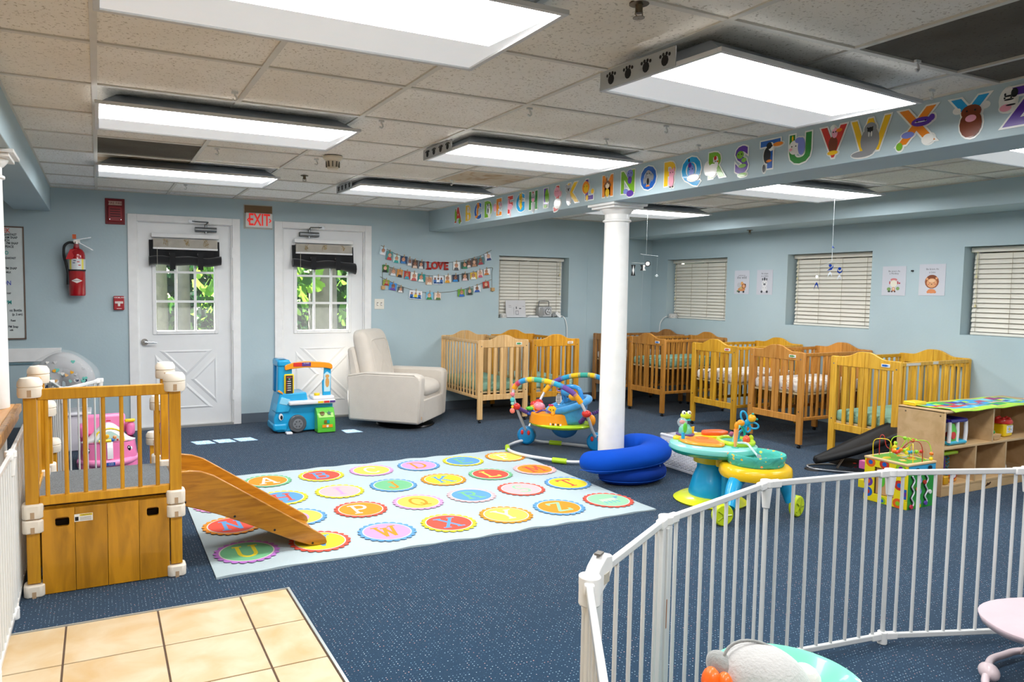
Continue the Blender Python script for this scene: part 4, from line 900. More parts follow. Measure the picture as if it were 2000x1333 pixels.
T_ = [(2.792,1.792,.073,.086,20,'#bcd3df','#e8e8ea'),(2.866,1.744,.074,.094,15,'#4e8a8c','#c23a3a'),(2.95,1.71,.074,.084,12,'#c8e0dc','#3aa5a0'),(3.038,1.702,.079,.08,8,'#1f3f66','#3f7fbf'),(3.105,1.682,.064,.081,8,'#8b8f96','#e6ded8'),(3.171,1.658,.072,.088,5,'#4a3a34','#d9c2b0'),(3.252,1.652,.069,.085,3,'#3a3c48','#e0dcd6'),(3.684,1.65,.08,.095,0,'#e6e6e2','#5a5a5c'),(3.785,1.662,.081,.079,-3,'#24463c','#2f8a64'),(3.848,1.68,.061,.081,-6,'#4a2f2a','#e3d6cc'),(3.918,1.697,.073,.092,-8,'#4b3527','#b98a68'),(4.0,1.718,.084,.084,-12,'#3f6f74','#a63b46'),(4.092,1.767,.083,.084,-18,'#d8dae2','#2f3f7a')]
M_ = [(2.824,1.602,.073,.08,8,'#3f7a3a','#22262a'),(2.909,1.567,.082,.08,15,'#8a857c','#d9dde2'),(2.99,1.554,.067,.085,12,'#c98a3a','#2a2a2c'),(3.078,1.536,.071,.085,5,'#b8352a','#3f9ab0'),(3.162,1.521,.081,.092,8,'#e4e0da','#c05a5a'),(3.252,1.508,.085,.086,6,'#1f8a88','#e6ecea'),(3.343,1.476,.078,.086,3,'#c79f84','#e8dccc'),(3.458,1.488,.128,.094,0,'#dfe8f0','#4a78b8'),(3.58,1.502,.079,.087,0,'#e9e2d8','#e0a02a'),(3.678,1.512,.085,.08,-3,'#22344e','#2f8ad0'),(3.799,1.529,.086,.084,-4,'#3b3f3e','#e6c8c6'),(3.907,1.543,.086,.08,-6,'#d8b23a','#e8ecea'),(3.992,1.568,.074,.085,-8,'#e3d0c8','#c8607a'),(4.081,1.593,.084,.07,-10,'#e8e4e4','#d0782a')]
B_ = [(2.832,1.45,.074,.061,8,'#8a9a3a','#a82f26'),(2.91,1.407,.09,.08,15,'#3f8ad0','#6a4a9a'),(3.002,1.375,.071,.062,12,'#5a5e60','#e8e4e2'),(3.182,1.318,.153,.096,8,'#e2cf3a','#2a6ab0'),(3.353,1.308,.086,.082,2,'#7cc0e0','#3a8a4a'),(3.452,1.304,.082,.079,3,'#e8d8cc','#5a7a4a'),(3.75,1.345,.089,.084,-2,'#6aa03a','#2f6ac0'),(3.858,1.362,.082,.077,-6,'#5a7a6a','#33383a'),(3.957,1.394,.092,.073,-6,'#dfe4e8','#2a5ab0'),(4.072,1.442,.084,.077,-10,'#b83a30','#6a4030')]
CN = {'#bcd3df': 'pale blue', '#4e8a8c': 'teal and red', '#c8e0dc': 'pale teal', '#1f3f66': 'navy', '#8b8f96': 'grey', '#4a3a34': 'dark brown', '#3a3c48': 'charcoal', '#e6e6e2': 'white with grey figure', '#24463c': 'dark green', '#4a2f2a': 'maroon', '#4b3527': 'brown', '#3f6f74': 'slate teal', '#d8dae2': 'white and navy',
      '#3f7a3a': 'leafy green', '#8a857c': 'taupe', '#c98a3a': 'orange brown', '#b8352a': 'bright red', '#e4e0da': 'white and red', '#1f8a88': 'deep teal', '#c79f84': 'beige', '#dfe8f0': 'wide white bordered', '#e9e2d8': 'cream and orange', '#22344e': 'navy and blue', '#3b3f3e': 'dark grey', '#d8b23a': 'mustard', '#e3d0c8': 'pink toned', '#e8e4e4': 'white and orange',
      '#8a9a3a': 'olive and red', '#3f8ad0': 'blue and violet', '#5a5e60': 'grey and white', '#e2cf3a': 'wide yellow', '#7cc0e0': 'sky blue', '#e8d8cc': 'cream', '#6aa03a': 'green and blue', '#5a7a6a': 'grey green', '#dfe4e8': 'white and blue'}
SKIN = ['#d9a98c', '#c98f70', '#b87f62', '#8a5a42']; ORD = 'first second third fourth fifth sixth seventh eighth ninth tenth eleventh twelfth thirteenth fourteenth'.split()
rp = random.Random(5); PHW = mat('#e2e2e0', .4)
for row, A, rn in ((0, T_, 'top'), (1, M_, 'middle'), (2, B_, 'bottom')):
    for k, (x, z, w_, h_, rot, bgc, c2) in enumerate(A):
        cn = 'red backed' if (bgc == '#b83a30') else CN[bgc]; wide = w_ > .12
        t = thing('photo_print', '%s baby photo, %s from the left on the %s garland string' % (cn, ORD[k], rn), 'photo', (x, D-.01-.0015*(k % 2), z), 0, 'baby photos pegged on the garland strings', rot=(0, math.radians(rot*.6), 0))
        a, b = w_/2, h_/2
        ob('card', G().box(-a, -.0012, -b, a, 0, b), mat(bgc if not wide else '#e4e6ea', .35, var=.2, vs=30), t)
        g = G(); y = -.0014; cols = [mat(rp.choice(SKIN), .5), mat(c2, .5), mat('#3a2a22', .6), PHW, mat(bgc, .5)]
        if wide:
            for q, (cx, cc) in enumerate(((-.32, 1), (0, 0), (.3, 1))):
                g.poly([(cx*w_+u, y, v) for u, v in circ(0, -.012, .02, 10, .024)], 1 if q != 1 else 4); g.poly([(cx*w_+u, y-.0002, v) for u, v in circ(0, .012, .011, 10)], 0); g.poly([(cx*w_+u, y-.0001, v) for u, v in circ(0, .019, .0115, 10, .009)], 2)
            g.poly([(-a+.006, y, -b+.006), (a-.006, y, -b+.006), (a-.006, y, -b+.022), (-a+.006, y, -b+.022)], 1)
        else:
            dx = rp.uniform(-.1, .1)*w_; g.poly([(dx+u, y, v) for u, v in [(-a*.8, -b), (a*.8, -b), (a*.55, -b*.35), (-a*.55, -b*.35)]], 1)
            R_ = min(a, b)*.52; zz = b*.12
            g.poly([(dx+u, y-.0002, v) for u, v in circ(0, zz+R_*.25, R_*1.03, 12, R_)], 2); g.poly([(dx+u, y-.0004, v) for u, v in circ(0, zz, R_, 12, R_*1.1)], 0)
            for s in (-1, 1): g.poly([(dx+u, y-.0006, v) for u, v in circ(s*R_*.38, zz+R_*.1, R_*.1, 6)], 2)
            g.poly([(dx+u, y-.0006, v) for u, v in circ(0, zz-R_*.5, R_*.28, 8, R_*.09)], 3)
        ob('picture', g, cols, t, smooth=0)
        ob('clothespin', G().box(-.004, -.006, b-.014, .004, -.001, b+.02), PEG, t, bev=.001)
t = thing('love_sign', 'red wooden LOVE word hanging at the middle of the top photo string', 'sign', (3.445, D-.012, 1.646))
for k, ch in enumerate('LOVE'): lettering(ch, .113, mat('#b3281c', .5), (-.105+k*.072-(.0 if k < 3 else .005), 0, 0), RB, t, .006, .0045, name='letter', sx=.95)
for x0, x1, z in ((-.14, -.075, -.038), (.08, .14, -.038), (.08, .14, .038), (-.14, -.1, .038), (.0, .07, .038)): ob('serif', G().box(x0, -.006, z-.005, x1, .006, z+.005), mat('#b3281c', .5), t)
# ---- alphabet on the beam
LC = dict(r='#d3382c', y='#f2c318', b='#1f5fb8', g='#79b52a', o='#ee8a1d', p='#5a33a0', s='#1f9fdc', G='#2f8a34', k='#f0a8bc', n='#8a5a38', N='#7a3a1e', w='#eeeeea', a='#8d9094', A='#b4b6ba', K='#1d1d20', v='#7d8ad6', R='#c02a20', c='#f6dfc0', V='#6a50b8')
LM = {k: mat(v, .25, coat=.3, var=0) for k, v in LC.items()}
AL = {
'A': ('r', 'red letter A with a green iguana curled behind it', 'g-.28,.05,.13,.36 g.22,-.3,.13,.17 k-.2,.3,.05,.05'),
'B': ('y', 'yellow letter B with a pale bear face', 'c.05,.18,.15,.16 c-.03,.34,.05,.05 c.14,.34,.05,.05 c.05,-.2,.12,.13'),
'C': ('b', 'dark blue letter C with an orange cat', 'o.05,.3,.15,.14 o-.02,.43,.05,.06 o.12,.43,.05,.06 o-.02,-.02,.08,.28 o-.15,-.25,.1,.07'),
'D': ('g', 'light green letter D with a black and white dog', 'w.12,-.1,.15,.3 K.02,-.02,.05,.16 w.1,.18,.13,.13 K.0,.26,.05,.07 K.2,.25,.04,.06 K.1,.13,.03,.03'),
'E': ('o', 'orange letter E with a pink eared elephant', 'k-.38,.05,.14,.2 A.18,.1,.16,.2 A.0,-.22,.1,.12 k.22,.14,.08,.1'),
'F': ('r', 'red letter F with a pink flamingo', 'k.0,-.05,.24,.15 k-.15,.15,.07,.16 k-.12,.3,.09,.08 k.03,-.33,.03,.2'),
'G': ('s', 'sky blue letter G with a yellow giraffe', 'y.02,.3,.14,.15 y-.05,.45,.03,.07 y.1,.45,.03,.07 y.05,.0,.1,.3 n.0,.2,.03,.03 n.08,.05,.03,.03'),
'H': ('G', 'dark green letter H with a grey hippo', 'A.0,.15,.17,.2 k.0,.05,.12,.1 A.0,-.25,.12,.25 R.0,.4,.05,.05'),
'I': ('p', 'purple letter I with a green crocodile', 'g.08,.12,.14,.32 g.2,.05,.06,.2 g.0,-.32,.14,.08'),
'J': ('r', 'red letter J with a pink jellyfish', 'k-.05,.2,.22,.22 w.0,-.3,.26,.22 k.2,.1,.1,.12'),
'K': ('y', 'yellow letter K with a grey koala', 'A-.28,.22,.2,.17 A-.42,.35,.08,.08 A-.16,.37,.07,.07 A-.26,-.15,.17,.28 K-.27,.2,.035,.06'),
'L': ('p', 'purple letter L with an orange maned lion', 'o-.2,.15,.24,.26 y-.18,.12,.16,.18 y.25,-.05,.09,.1 y-.1,-.28,.09,.12'),
'M': ('o', 'orange letter M with a brown monkey', 'n.0,.1,.17,.14 n-.17,.06,.06,.07 n.17,.06,.06,.07 c.0,.05,.12,.11 y.0,-.22,.13,.16 n-.05,.3,.03,.1'),
'N': ('g', 'lime letter N with a purple narwhal', 'v.12,.33,.18,.16 p.12,.1,.12,.14 v-.1,-.3,.14,.1 p.15,-.4,.2,.12'),
'O': ('b', 'dark blue letter O filled with a grey owl', 'b.0,.0,.2,.3 a.0,.03,.17,.26 A.0,.22,.12,.1 K-.06,.2,.025,.03 K.06,.2,.025,.03 a.23,.05,.07,.12 a-.2,-.04,.06,.12 o.05,-.24,.05,.03 o-.05,-.24,.05,.03 K.0,-.08,.06,.12'),
'P': ('y', 'yellow letter P with a pink pig', 'k.14,.05,.15,.14 k.05,.18,.04,.06 k.24,.18,.04,.06 k.12,-.2,.13,.22 K.08,-.42,.03,.03 K.2,-.42,.03,.03'),
'Q': ('s', 'blue letter Q with a violet quail', 's.0,.02,.18,.26 v.02,.0,.12,.2 p-.06,.2,.08,.09 K-.1,.36,.04,.06 w.1,-.25,.28,.13'),
'R': ('g', 'green letter R with a white rooster', 'w-.12,-.12,.2,.22 w.05,.12,.08,.2 w-.35,-.02,.12,.2 R.0,.26,.06,.07 o.12,.14,.03,.03'),
'S': ('p', 'purple letter S with a green snake', 'g-.05,.2,.14,.12 g.1,.02,.1,.07 g.05,-.15,.15,.06 g.05,-.42,.18,.06'),
'T': ('b', 'blue letter T with a black and orange toucan', 'K-.1,.02,.13,.24 w.04,.26,.1,.13 K-.03,.3,.1,.1 o.28,.3,.18,.06 o-.02,-.15,.1,.04 K-.2,-.35,.05,.12'),
'U': ('G', 'green letter U with a white and blue unicorn', 'w-.2,.1,.17,.2 v.05,.1,.12,.25 v-.05,.28,.12,.08 y-.25,.36,.03,.08 k-.3,.05,.05,.04'),
'V': ('r', 'red letter V with a brown vulture', 'N.0,-.02,.14,.22 k.04,.28,.09,.14 o.17,.33,.09,.05 y.0,-.25,.16,.06 w-.02,.42,.06,.05'),
'W': ('y', 'yellow letter W with a grey walrus', 'a.0,-.1,.26,.34 a.0,.2,.17,.16 K.0,.17,.08,.07 w-.03,.06,.02,.07 w.04,.06,.02,.07 a-.2,-.42,.3,.08'),
'X': ('o', 'orange letter X with a dark blue fish', 'p.12,.12,.25,.11 p.36,.18,.07,.08 w.1,.12,.15,.01 v-.2,-.15,.16,.08 g-.4,-.4,.08,.1 w.3,-.32,.14,.12'),
'Y': ('s', 'blue letter Y with a shaggy brown yak', 'N.05,-.15,.24,.32 N.05,.12,.22,.16 k.05,-.03,.12,.08 w-.25,.2,.08,.05 w.32,.22,.08,.05'),
'Z': ('p', 'purple letter Z with a striped zebra head', 'w-.32,.22,.16,.26 K-.2,.35,.07,.1 k-.36,.05,.12,.08 K-.3,.3,.1,.02 K-.3,.22,.1,.02 K-.26,.1,.1,.02 K-.38,.34,.02,.03'),
}
POS = dict(A=6.772, B=6.55, C=6.34, D=6.13, E=5.925, F=5.72, G=5.54, H=5.332, I=5.138, J=4.966, K=4.763, L=4.55, M=4.324, N=4.10, O=3.888, P=3.69, Q=3.494, R=3.296, S=3.098, T=2.9, U=2.709, V=2.516, W=2.32, X=2.1, Y=1.88, Z=1.673)
WB_ = mat('#eceeea', .3, coat=.3, var=0)
for ch, (c, lb, sp) in AL.items():
    t = thing('alphabet_cutout', lb+' on the beam', 'letter', (BX0-.001, POS[ch], 2.139), 0, 'animal alphabet cutouts along the blue beam', rot=(0, 0, -PI/2))
    Hh = .185; sz = .205; sxx = {'M': .85, 'W': .85, 'I': 1.6, 'O': .95, 'J': 1.2}.get(ch, 1.0)
    lettering(ch, sz, WB_, (0, -.0012, 0), RB, t, .001, .0145, name='white_border', sx=sxx)
    lettering(ch, sz, LM[c], (0, -.0034, 0), RB, t, .0006, .0065, name='letter_face', sx=sxx)
    g = G(); gw = G(); cols = []; k = 0
    for tok in sp.split():
        cc = tok[0]; cx, cz, rx, rz_ = [float(q)*Hh for q in tok[1:].split(',')]
        if LM[cc] not in cols: cols.append(LM[cc])
        gw.prism([(u, v) for u, v in circ(cx, cz, rx+.007, 16, rz_+.007)], -.0009-.00001*k, -.0001)
        y = -.0045-.0003*k; g.poly([(u, y, v) for u, v in circ(cx, cz, rx, 16, rz_)], cols.index(LM[cc])); k += 1
    a = sp.split()[{'A': 1, 'T': 1, 'Y': 1, 'R': 1, 'F': 2, 'V': 1, 'W': 1, 'K': 0, 'E': 1, 'O': 2, 'D': 2}.get(ch, 0)]; hx, hz, hr, hq = [float(q)*Hh for q in a[1:].split(',')]
    if LM['K'] not in cols: cols.append(LM['K'])
    if ch != 'O':
        for s in (-1, 1): g.poly([(u, -.0045-.0003*k-.0003, v) for u, v in circ(hx+s*hr*.4, hz+hq*.15, .004, 6)], cols.index(LM['K']))
    ob('white_border', gw, WB_, t, smooth=0); ob('animal', g, cols, t, smooth=0)
# ---- posters
def poster(y0, y1, z0, z1, lines_, label, draw, rot=0):
    W, H = y1-y0, z1-z0; t = thing('wall_poster', label, 'poster', (XR-.001, (y0+y1)/2, (z0+z1)/2), 0, None, rot=(0, 0, -PI/2))
    ob('sheet', G().box(-W/2, -.002, -H/2, W/2, 0, H/2), mat('#c9ccd6', .25, coat=.5, var=.01), t)
    for k, (s, z, sz) in enumerate(lines_): lettering(s, sz, mat('#55565e', .6), (0, -.0023, z*H), RB, t, .0001)
    cols = []; g = G()
    for k, tok in enumerate(draw.split()):
        c, r_ = tok.split(':'); cx, cz, rx, rz_ = [float(q)*H for q in r_.split(',')]; m_ = mat('#'+c, .5, var=0)
        if m_ not in cols: cols.append(m_)
        g.poly([(u, -.0024-.0001*k, v) for u, v in circ(cx, cz, rx, 14, rz_)], cols.index(m_))
    ob('picture', g, cols, t, smooth=0)
poster(5.905, 6.115, 1.372, 1.638, [('welcome to', .29, .02), ('the wild', .2, .042)], 'white poster with animals in a cart, nearest the far window', '3a3c40:-.13,-.4,.05,.05 3a3c40:.11,-.4,.05,.05 c98a5a:0,-.3,.2,.08 b6b8bd:-.13,-.12,.11,.11 d9a15f:.02,-.05,.07,.08 a4683a:.12,-.16,.12,.11 d9a27a:.12,-.16,.07,.07 4a3a34:.2,-.1,.03,.04 c9b070:-.03,-.24,.06,.06 6b7a4a:-.2,-.38,.05,.04')
poster(5.59, 5.80, 1.368, 1.64, [('Be unique', .35, .022), ('as a Zebra', .25, .022)], 'white poster with a baby zebra, second from the far window', 'dcdde0:0,-.05,.14,.14 3b3e44:.0,.13,.04,.07 4a4d52:-.1,.12,.03,.05 4a4d52:.1,.12,.03,.05 dcdde0:0,-.25,.12,.14 5b5d62:0,-.08,.06,.04 7c7e84:0,-.08,.03,.015 3b3e44:-.07,-.02,.012,.02 3b3e44:.07,-.02,.012,.02 3b3e44:-.13,-.38,.05,.05 3b3e44:.13,-.38,.05,.05 5b5d62:-.06,-.22,.02,.01 5b5d62:.06,-.22,.02,.01')
poster(4.144, 4.364, 1.378, 1.645, [('Be smart As', .33, .022), ('a Monkey', .25, .022)], 'glossy white poster with a red roofed tent picture', 'c9777a:0,.04,.12,.05 d9a8a0:0,.0,.1,.04 e2dfcf:0,-.1,.12,.12 b8434a:-.14,-.06,.02,.06 b8434a:.14,-.06,.02,.06 b8434a:.2,-.08,.03,.03 7a9a5a:-.16,-.28,.07,.06 86a868:.15,-.26,.06,.06 3a4a36:-.15,-.36,.05,.03 c98a5e:.0,-.28,.06,.07 e8c8b0:.0,-.27,.04,.04 5a3a30:-.05,-.36,.03,.03 5a3a30:.05,-.36,.03,.03')
poster(3.803, 4.026, 1.382, 1.656, [('Be brave As', .34, .022), ('a Lion', .24, .022)], 'white poster with a brown maned lion cub', '9a5a3a:0,-.06,.22,.22 7f4428:.0,.08,.14,.08 e0a272:-.15,.03,.035,.035 e0a272:.14,.05,.035,.035 dca274:0,-.1,.16,.15 e8bf98:0,-.03,.1,.05 d98a5a:0,-.36,.13,.07 d98a5a:-.1,-.39,.05,.04 d98a5a:.1,-.39,.05,.04 3a2a24:-.06,-.1,.01,.014 3a2a24:.07,-.09,.01,.014 3a2a24:0,-.14,.02,.012 d0705a:-.1,-.15,.025,.018 d0705a:.11,-.14,.025,.018')
# ---- mobiles
WIRE = mat('#b8c0c2', .3, .6); CLR = mat('#dfe8ea', .1, alpha=.35)
t = thing('hanging_mobile', 'black and white shape mobile hanging right of the column', 'mobile', (4.98, 5.8, 0))
dx = Vector((.9, -.44, 0))
def mp(px, z, d=0): v = dx*px; return (v.x, v.y, z)
ob('hanging_wire', G().cyl((0, 0, 1.76), (0, 0, ZC), .0012, n=5), WIRE, t)
ob('cross_bar', G().tube([mp(-.06, 1.765), mp(0, 1.755), mp(.12, 1.745)], .0018, 5).tube([mp(-.14, 1.675), mp(.04, 1.668)], .002, 5).cyl(mp(-.03, 1.76), mp(-.03, 1.672), .0008, n=4).cyl(mp(.11, 1.745), mp(.11, 1.565), .0008, n=4), WIRE, t)
def facecam(g, pts, y=0, m=0, th=.002):
    n_ = Vector((.44, .9, 0)); vs = [Vector(mp(a, b))+n_*y for a, b in pts]+[Vector(mp(a, b))+n_*(y+th) for a, b in pts]; N = len(pts)
    return g.add(vs, [tuple(range(N)), tuple(range(2*N-1, N-1, -1))]+[(i, N+i, N+(i+1) % N, (i+1) % N) for i in range(N)], m)
ob('figure', facecam(facecam(G(), [(-.15, 1.655), (-.105, 1.655), (-.118, 1.6), (-.105, 1.545), (-.15, 1.545), (-.137, 1.6)]), [(-.127, 1.65), (-.118, 1.6), (-.127, 1.55), (-.136, 1.6)], -.002, 1), [BLACK, PLW], t, smooth=0)
ob('figure', facecam(facecam(G(), [(-.06, 1.655), (-.03, 1.655), (-.03, 1.598), (-.06, 1.598), (-.045, 1.625)]), [(-.03, 1.655), (0, 1.655), (-.015, 1.625), (0, 1.598), (-.03, 1.598)], 0, 1), [BLACK, PLW], t, smooth=0)
ob('figure', facecam(facecam(G(), circ(.015, 1.667, .029, 20), -.004), circ(.015, 1.667, .0215, 20), -.006, 1), [BLACK, PLW], t, smooth=0)
ob('figure', G().ell(mp(.11, 1.55), .012, 0).tube([mp(.09, 1.55), mp(.11, 1.535), mp(.13, 1.55)], .002, 5), [CLR], t)
ob('hanging_wire', G().cyl(mp(-.03, 1.595), mp(-.035, 1.0), .0008, n=4), WIRE, t)
BLU = mat('#0f2a70', .9, spec=.1); GRY = mat('#aab0b6', .4)
t = thing('hanging_mobile', 'blue leaping figure mobile hanging before the middle right window', 'mobile', (5.6, 4.185, 0))
ob('hanging_wire', G().cyl((0, 0, 1.74), (0, 0, ZC), .001, n=5), WIRE, t); ob('cross_bar', G().tube([mp(-.12, 1.60), mp(0, 1.66), mp(.1, 1.62)], .0015, 5).cyl((0, 0, 1.66), (0, 0, 1.74), .0022, n=6).cyl(mp(-.12, 1.6), mp(-.12, 1.53), .0008, n=4), WIRE, t)
ob('figure', facecam(G(), [(0, 1.8), (.006, 1.785), (.022, 1.77), (.006, 1.776), (-.004, 1.77)]), BLU, t, smooth=0)
def fig(cx, cz, m_, k):
    g = facecam(G(), circ(cx, cz+.02, .013, 12)); g = facecam(g, [(cx-.028, cz-.025), (cx-.005, cz-.005), (cx+.02, cz+.012), (cx+.02, cz+.03), (cx+.026, cz+.01), (cx+.012, cz-.016), (cx-.01, cz-.02)]) if k else facecam(g, [(cx-.02, cz+.02), (cx-.018, cz-.01), (cx, cz-.022), (cx+.02, cz-.01), (cx+.024, cz+.015), (cx+.014, cz-.002), (cx, cz-.008), (cx-.012, cz)])
    ob('figure', g, m_, t, smooth=0)
    ob('figure', facecam(G(), [(cx-.02, cz-.08), (cx-.012, cz-.045), (cx, cz-.03), (cx+.012, cz-.045), (cx+.02, cz-.08), (cx+.006, cz-.055), (cx, cz-.048), (cx-.006, cz-.055)]), GRY, t, smooth=0)
fig(-.01, 1.605, BLU, 1); fig(.07, 1.58, BLU, 0)
ob('figure', facecam(facecam(G(), circ(-.12, 1.53, .012, 10), 0, 1), [(-.142, 1.42), (-.132, 1.465), (-.12, 1.485), (-.108, 1.465), (-.1, 1.42), (-.114, 1.455), (-.12, 1.464), (-.127, 1.455)]), [BLU, PLW], t, smooth=0)
ob('hanging_wire', G().cyl(mp(.07, 1.62), mp(.07, 1.61), .001, n=4), WIRE, t)
# ---- window sill things, back wall (z 1.054, y 7.516..7.62)
def dome(x, y, z, label, h=.045, r=.05, rx=False):
    t = thing('sound_machine', label, 'sound machine', (x, y, z))
    ob('body', G().lathe((0, 0, 0), [(r, 0), (r*1.04, h*.3), (r, h*.8), (r*.85, h), (0, h*1.02)], 24), mat('#c9c8c4', .5), t)
    for k in range(8): a = 2*PI*k/8; ob('vent_slot', G().cyl((r*.99*math.cos(a), r*.99*math.sin(a), h*.45), (r*1.05*math.cos(a), r*1.05*math.sin(a), h*.45), .004, n=6), DARK, t)
SZ = 1.0545
dome(4.34, 7.56, SZ, 'white round sound machine at the left end of the radio window sill', .05, .042)
t = thing('paper_notice', 'white paper notice with small print leaning on the back window sill', 'paper', (4.53, 7.575, SZ+.004), 0, rot=(math.radians(-6), 0, 0))
ob('sheet', G().box(-.14, -.001, 0, .135, .001, .205), mat('#cfcfd2', .6), t)
for x, z, w_, h_ in ((.0, .1, .014, .028), (-.03, .03, .003, .09), (.045, .1, .03, .012), (-.1, .12, .04, .003), (-.1, .14, .035, .003), (.09, .13, .03, .003)): ob('print_mark', G().box(x, -.0016, z, x+w_, -.0011, z+h_), mat('#5a5b62', .6), t)
ob('print_mark', G().box(-.005, -.0016, .03, .035, -.0011, .08).box(.0, -.002, .035, .03, -.0016, .075, 1), [mat('#5a5b62', .6), mat('#cfcfd2', .6)], t)
t = thing('radio', 'silver portable radio with carrying handle on the window sill', 'radio', (4.93, 7.575, SZ)); SIL = mat('#a9abac', .3, .5)
ob('body', G().box(-.105, -.04, 0, .085, .035, .135), SIL, t, bev=.012); ob('front_plate', G().box(-.045, -.044, .01, .08, -.04, .128), mat('#c6c9cc', .3, .3), t, bev=.003)
ob('dial', G().cyl((.022, -.052, .075), (.022, -.044, .075), .042, n=24).cyl((.022, -.056, .075), (.022, -.052, .075), .032, n=24, m=1), [mat('#8b8d90', .3, .6), mat('#d5d8da', .3)], t)
for x, z in ((.022, .095), (.012, .07), (.035, .065)): ob('button', G().cyl((x, -.06, z), (x, -.056, z), .007, n=10), DARK, t)
for k in range(5): ob('button', G().box(-.04, -.046, .03+k*.017, -.03, -.044, .037+k*.017), DARK, t)
ob('handle', G().tube(spline([(-.085, 0, .13), (-.08, 0, .19), (-.065, 0, .2), (.045, 0, .2), (.06, 0, .19), (.065, 0, .13)], 4), .0055, 8), mat('#6d6f70', .4, .4), t)
ob('white_tray', G().prism([(-.09, 0), (.09, 0), (.06, .022), (-.05, .026)], -.035, .035), mat('#d7d9d9', .4), loc=(4.755, 7.575, SZ), bev=.004, label='flat white plastic dish between the notice and the radio', cat='tray')
t = thing('power_adapter', 'white power plug and cord at the right end of the sill', 'adapter', (5.12, 7.565, SZ))
ob('plug_body', G().T((0, 0, .03), 0, 0, .7).box(-.045, -.025, -.02, .045, .025, .02), PLW, t, bev=.006); ob('plug_body', G().T((-.06, .0, .028), 0, 0, -.3).box(-.03, -.02, -.022, .03, .02, .022), mat('#8e9192', .5), t, bev=.005)
ob('cord', G().tube(spline([(.03, -.02, .02), (.06, -.055, -.0), (.09, -.075, -.1), (.1, -.07, -.3), (.11, -.07, -.6), (.05, -.07, -.7)], 6), .005, 6), PLW, t)
dome(6.595, 7.14, 1.0545, 'grey white round sound machine on the far right window sill', .055, .055)
ob('extension_cord', G().tube(spline([(6.56, 7.2, 1.07), (6.53, 7.2, 1.07), (6.515, 7.26, 1.02), (6.51, 7.29, .9), (6.515, 7.3, .5)], 6), .0045, 6), PLW, label='white cord curving from the sound machine down the corner wall', cat='cord')
t = thing('wall_outlet', 'white outlet plate on the right wall behind the golden crib', 'outlet', (XR, 4.19, .62), rot=(0, 0, -PI/2))
ob('plate', G().box(-.035, -.005, -.057, .035, 0, .057), PLW, t, bev=.002); ob('socket', G().box(-.015, -.007, .01, .015, -.005, .035).box(-.015, -.007, -.035, .015, -.005, -.01), mat('#c9c9c6', .5), t)
g = G().cyl((XR-.02, 4.16, 1.575), (XR, 4.16, 1.575), .007); ob('wall_screw', G().cyl((0, -.02, 0), (0, 0, 0), .008, n=10), DARK, loc=(XR, 4.085, 1.6), rz=-PI/2, label='small dark screw in the wall between tent poster and lion poster', cat='screw')
# ================================================================== TOYS
def pl(c, **k): return mat(c, k.pop('rough', .28), coat=.3, var=0, **k)
TB_, TDB, YEL, ORG, LIM, REDP, PUR, TEAL, MINT = pl('#1fa3d8'), pl('#137fb8'), pl('#f0cf1c'), pl('#f59a1a'), pl('#b4dc28'), pl('#d8322a'), pl('#5a3a8a'), pl('#17a79a'), pl('#86d8cf')
WHP, GRN, DGY, PNK = pl('#e9e8ea'), pl('#5cc23a'), pl('#55585c', rough=.5), pl('#ef7fb4')
# ---- toy food truck (local: x right, front faces -y)
t = thing('toy_food_truck', 'blue toy food truck play stand with orange awning between the doors and armchair', 'toy truck', (1.76, 6.97, 0))
a, b = -.285, .275
ob('body', G().prism([(a-.005, .03), (a-.01, .15), (a+.005, .2), (a+.02, .28), (a+.045, .385), (b-.26, .385), (b-.24, .27), (b+.0, .27), (b, .03), (b-.03, .015), (a+.03, .015)], -.14, .13), TB_, t, bev=.012)
ob('bumper', G().box(a-.018, -.15, .025, a+.12, .14, .1), TB_, t, bev=.02)
ob('hood', G().prism([(a+.0, .2), (a+.13, .2), (a+.17, .3), (a+.06, .36), (a+.02, .28)], -.155, .02), pl('#2fb0e2'), t, bev=.015)
ob('windshield', G().prism([(a+.035, .29), (a+.11, .27), (a+.14, .325), (a+.055, .35)], -.158, -.15), pl('#8fd4ee'), t, bev=.003)
e = ob('eye', G().prism([(a+.05+u, .165+v) for u, v in circ(0, 0, .02, 16, .032)], -.163, -.155), WHP, t); ob('pupil', G().prism([(a+.054+u, .16+v) for u, v in circ(0, 0, .011, 14, .02)], -.166, -.163), BLACK, e)
ob('wheel_front', None, None) if False else None
for nm, x in (('wheel', -.078), ('wheel', .19)):
    if x > 0: y0, y1 = .13, .17
    else: y0, y1 = -.175, -.135
    w_ = ob(nm, G().cyl((x, y0, .092), (x, y1, .092), .084, n=36), DGY, t, bev=.008)
    ob('hubcap', G().cyl((x, y0-.003, .092), (x, y0+.01, .092), .048, n=24), pl('#7b7f84', rough=.4), w_); 
    for k in range(6): an = k*PI/3; ob('lug', G().cyl((x+.028*math.cos(an), y0-.006, .092+.028*math.sin(an)), (x+.028*math.cos(an), y0-.002, .092+.028*math.sin(an)), .008, n=8), DGY, w_)
ob('cab_pillar', G().prism([(a+.03, .38), (a+.17, .3), (a+.17, .66), (a+.13, .7), (a+.04, .7), (a+.035, .6)], -.11, -.03), TB_, t, bev=.012)
ob('cab_pillar', G().prism([(a+.03, .38), (a+.1, .38), (a+.085, .7), (a+.035, .7)], .05, .12), TDB, t, bev=.012)
ob('cab_roof', G().box(a+.03, -.12, .63, a+.15, .12, .70), TB_, t, bev=.02)
ob('mirror', G().prism([(a+.02, .405), (a+.075, .375), (a+.07, .395), (a+.035, .42)], -.15, -.13), ORG, t, bev=.004)
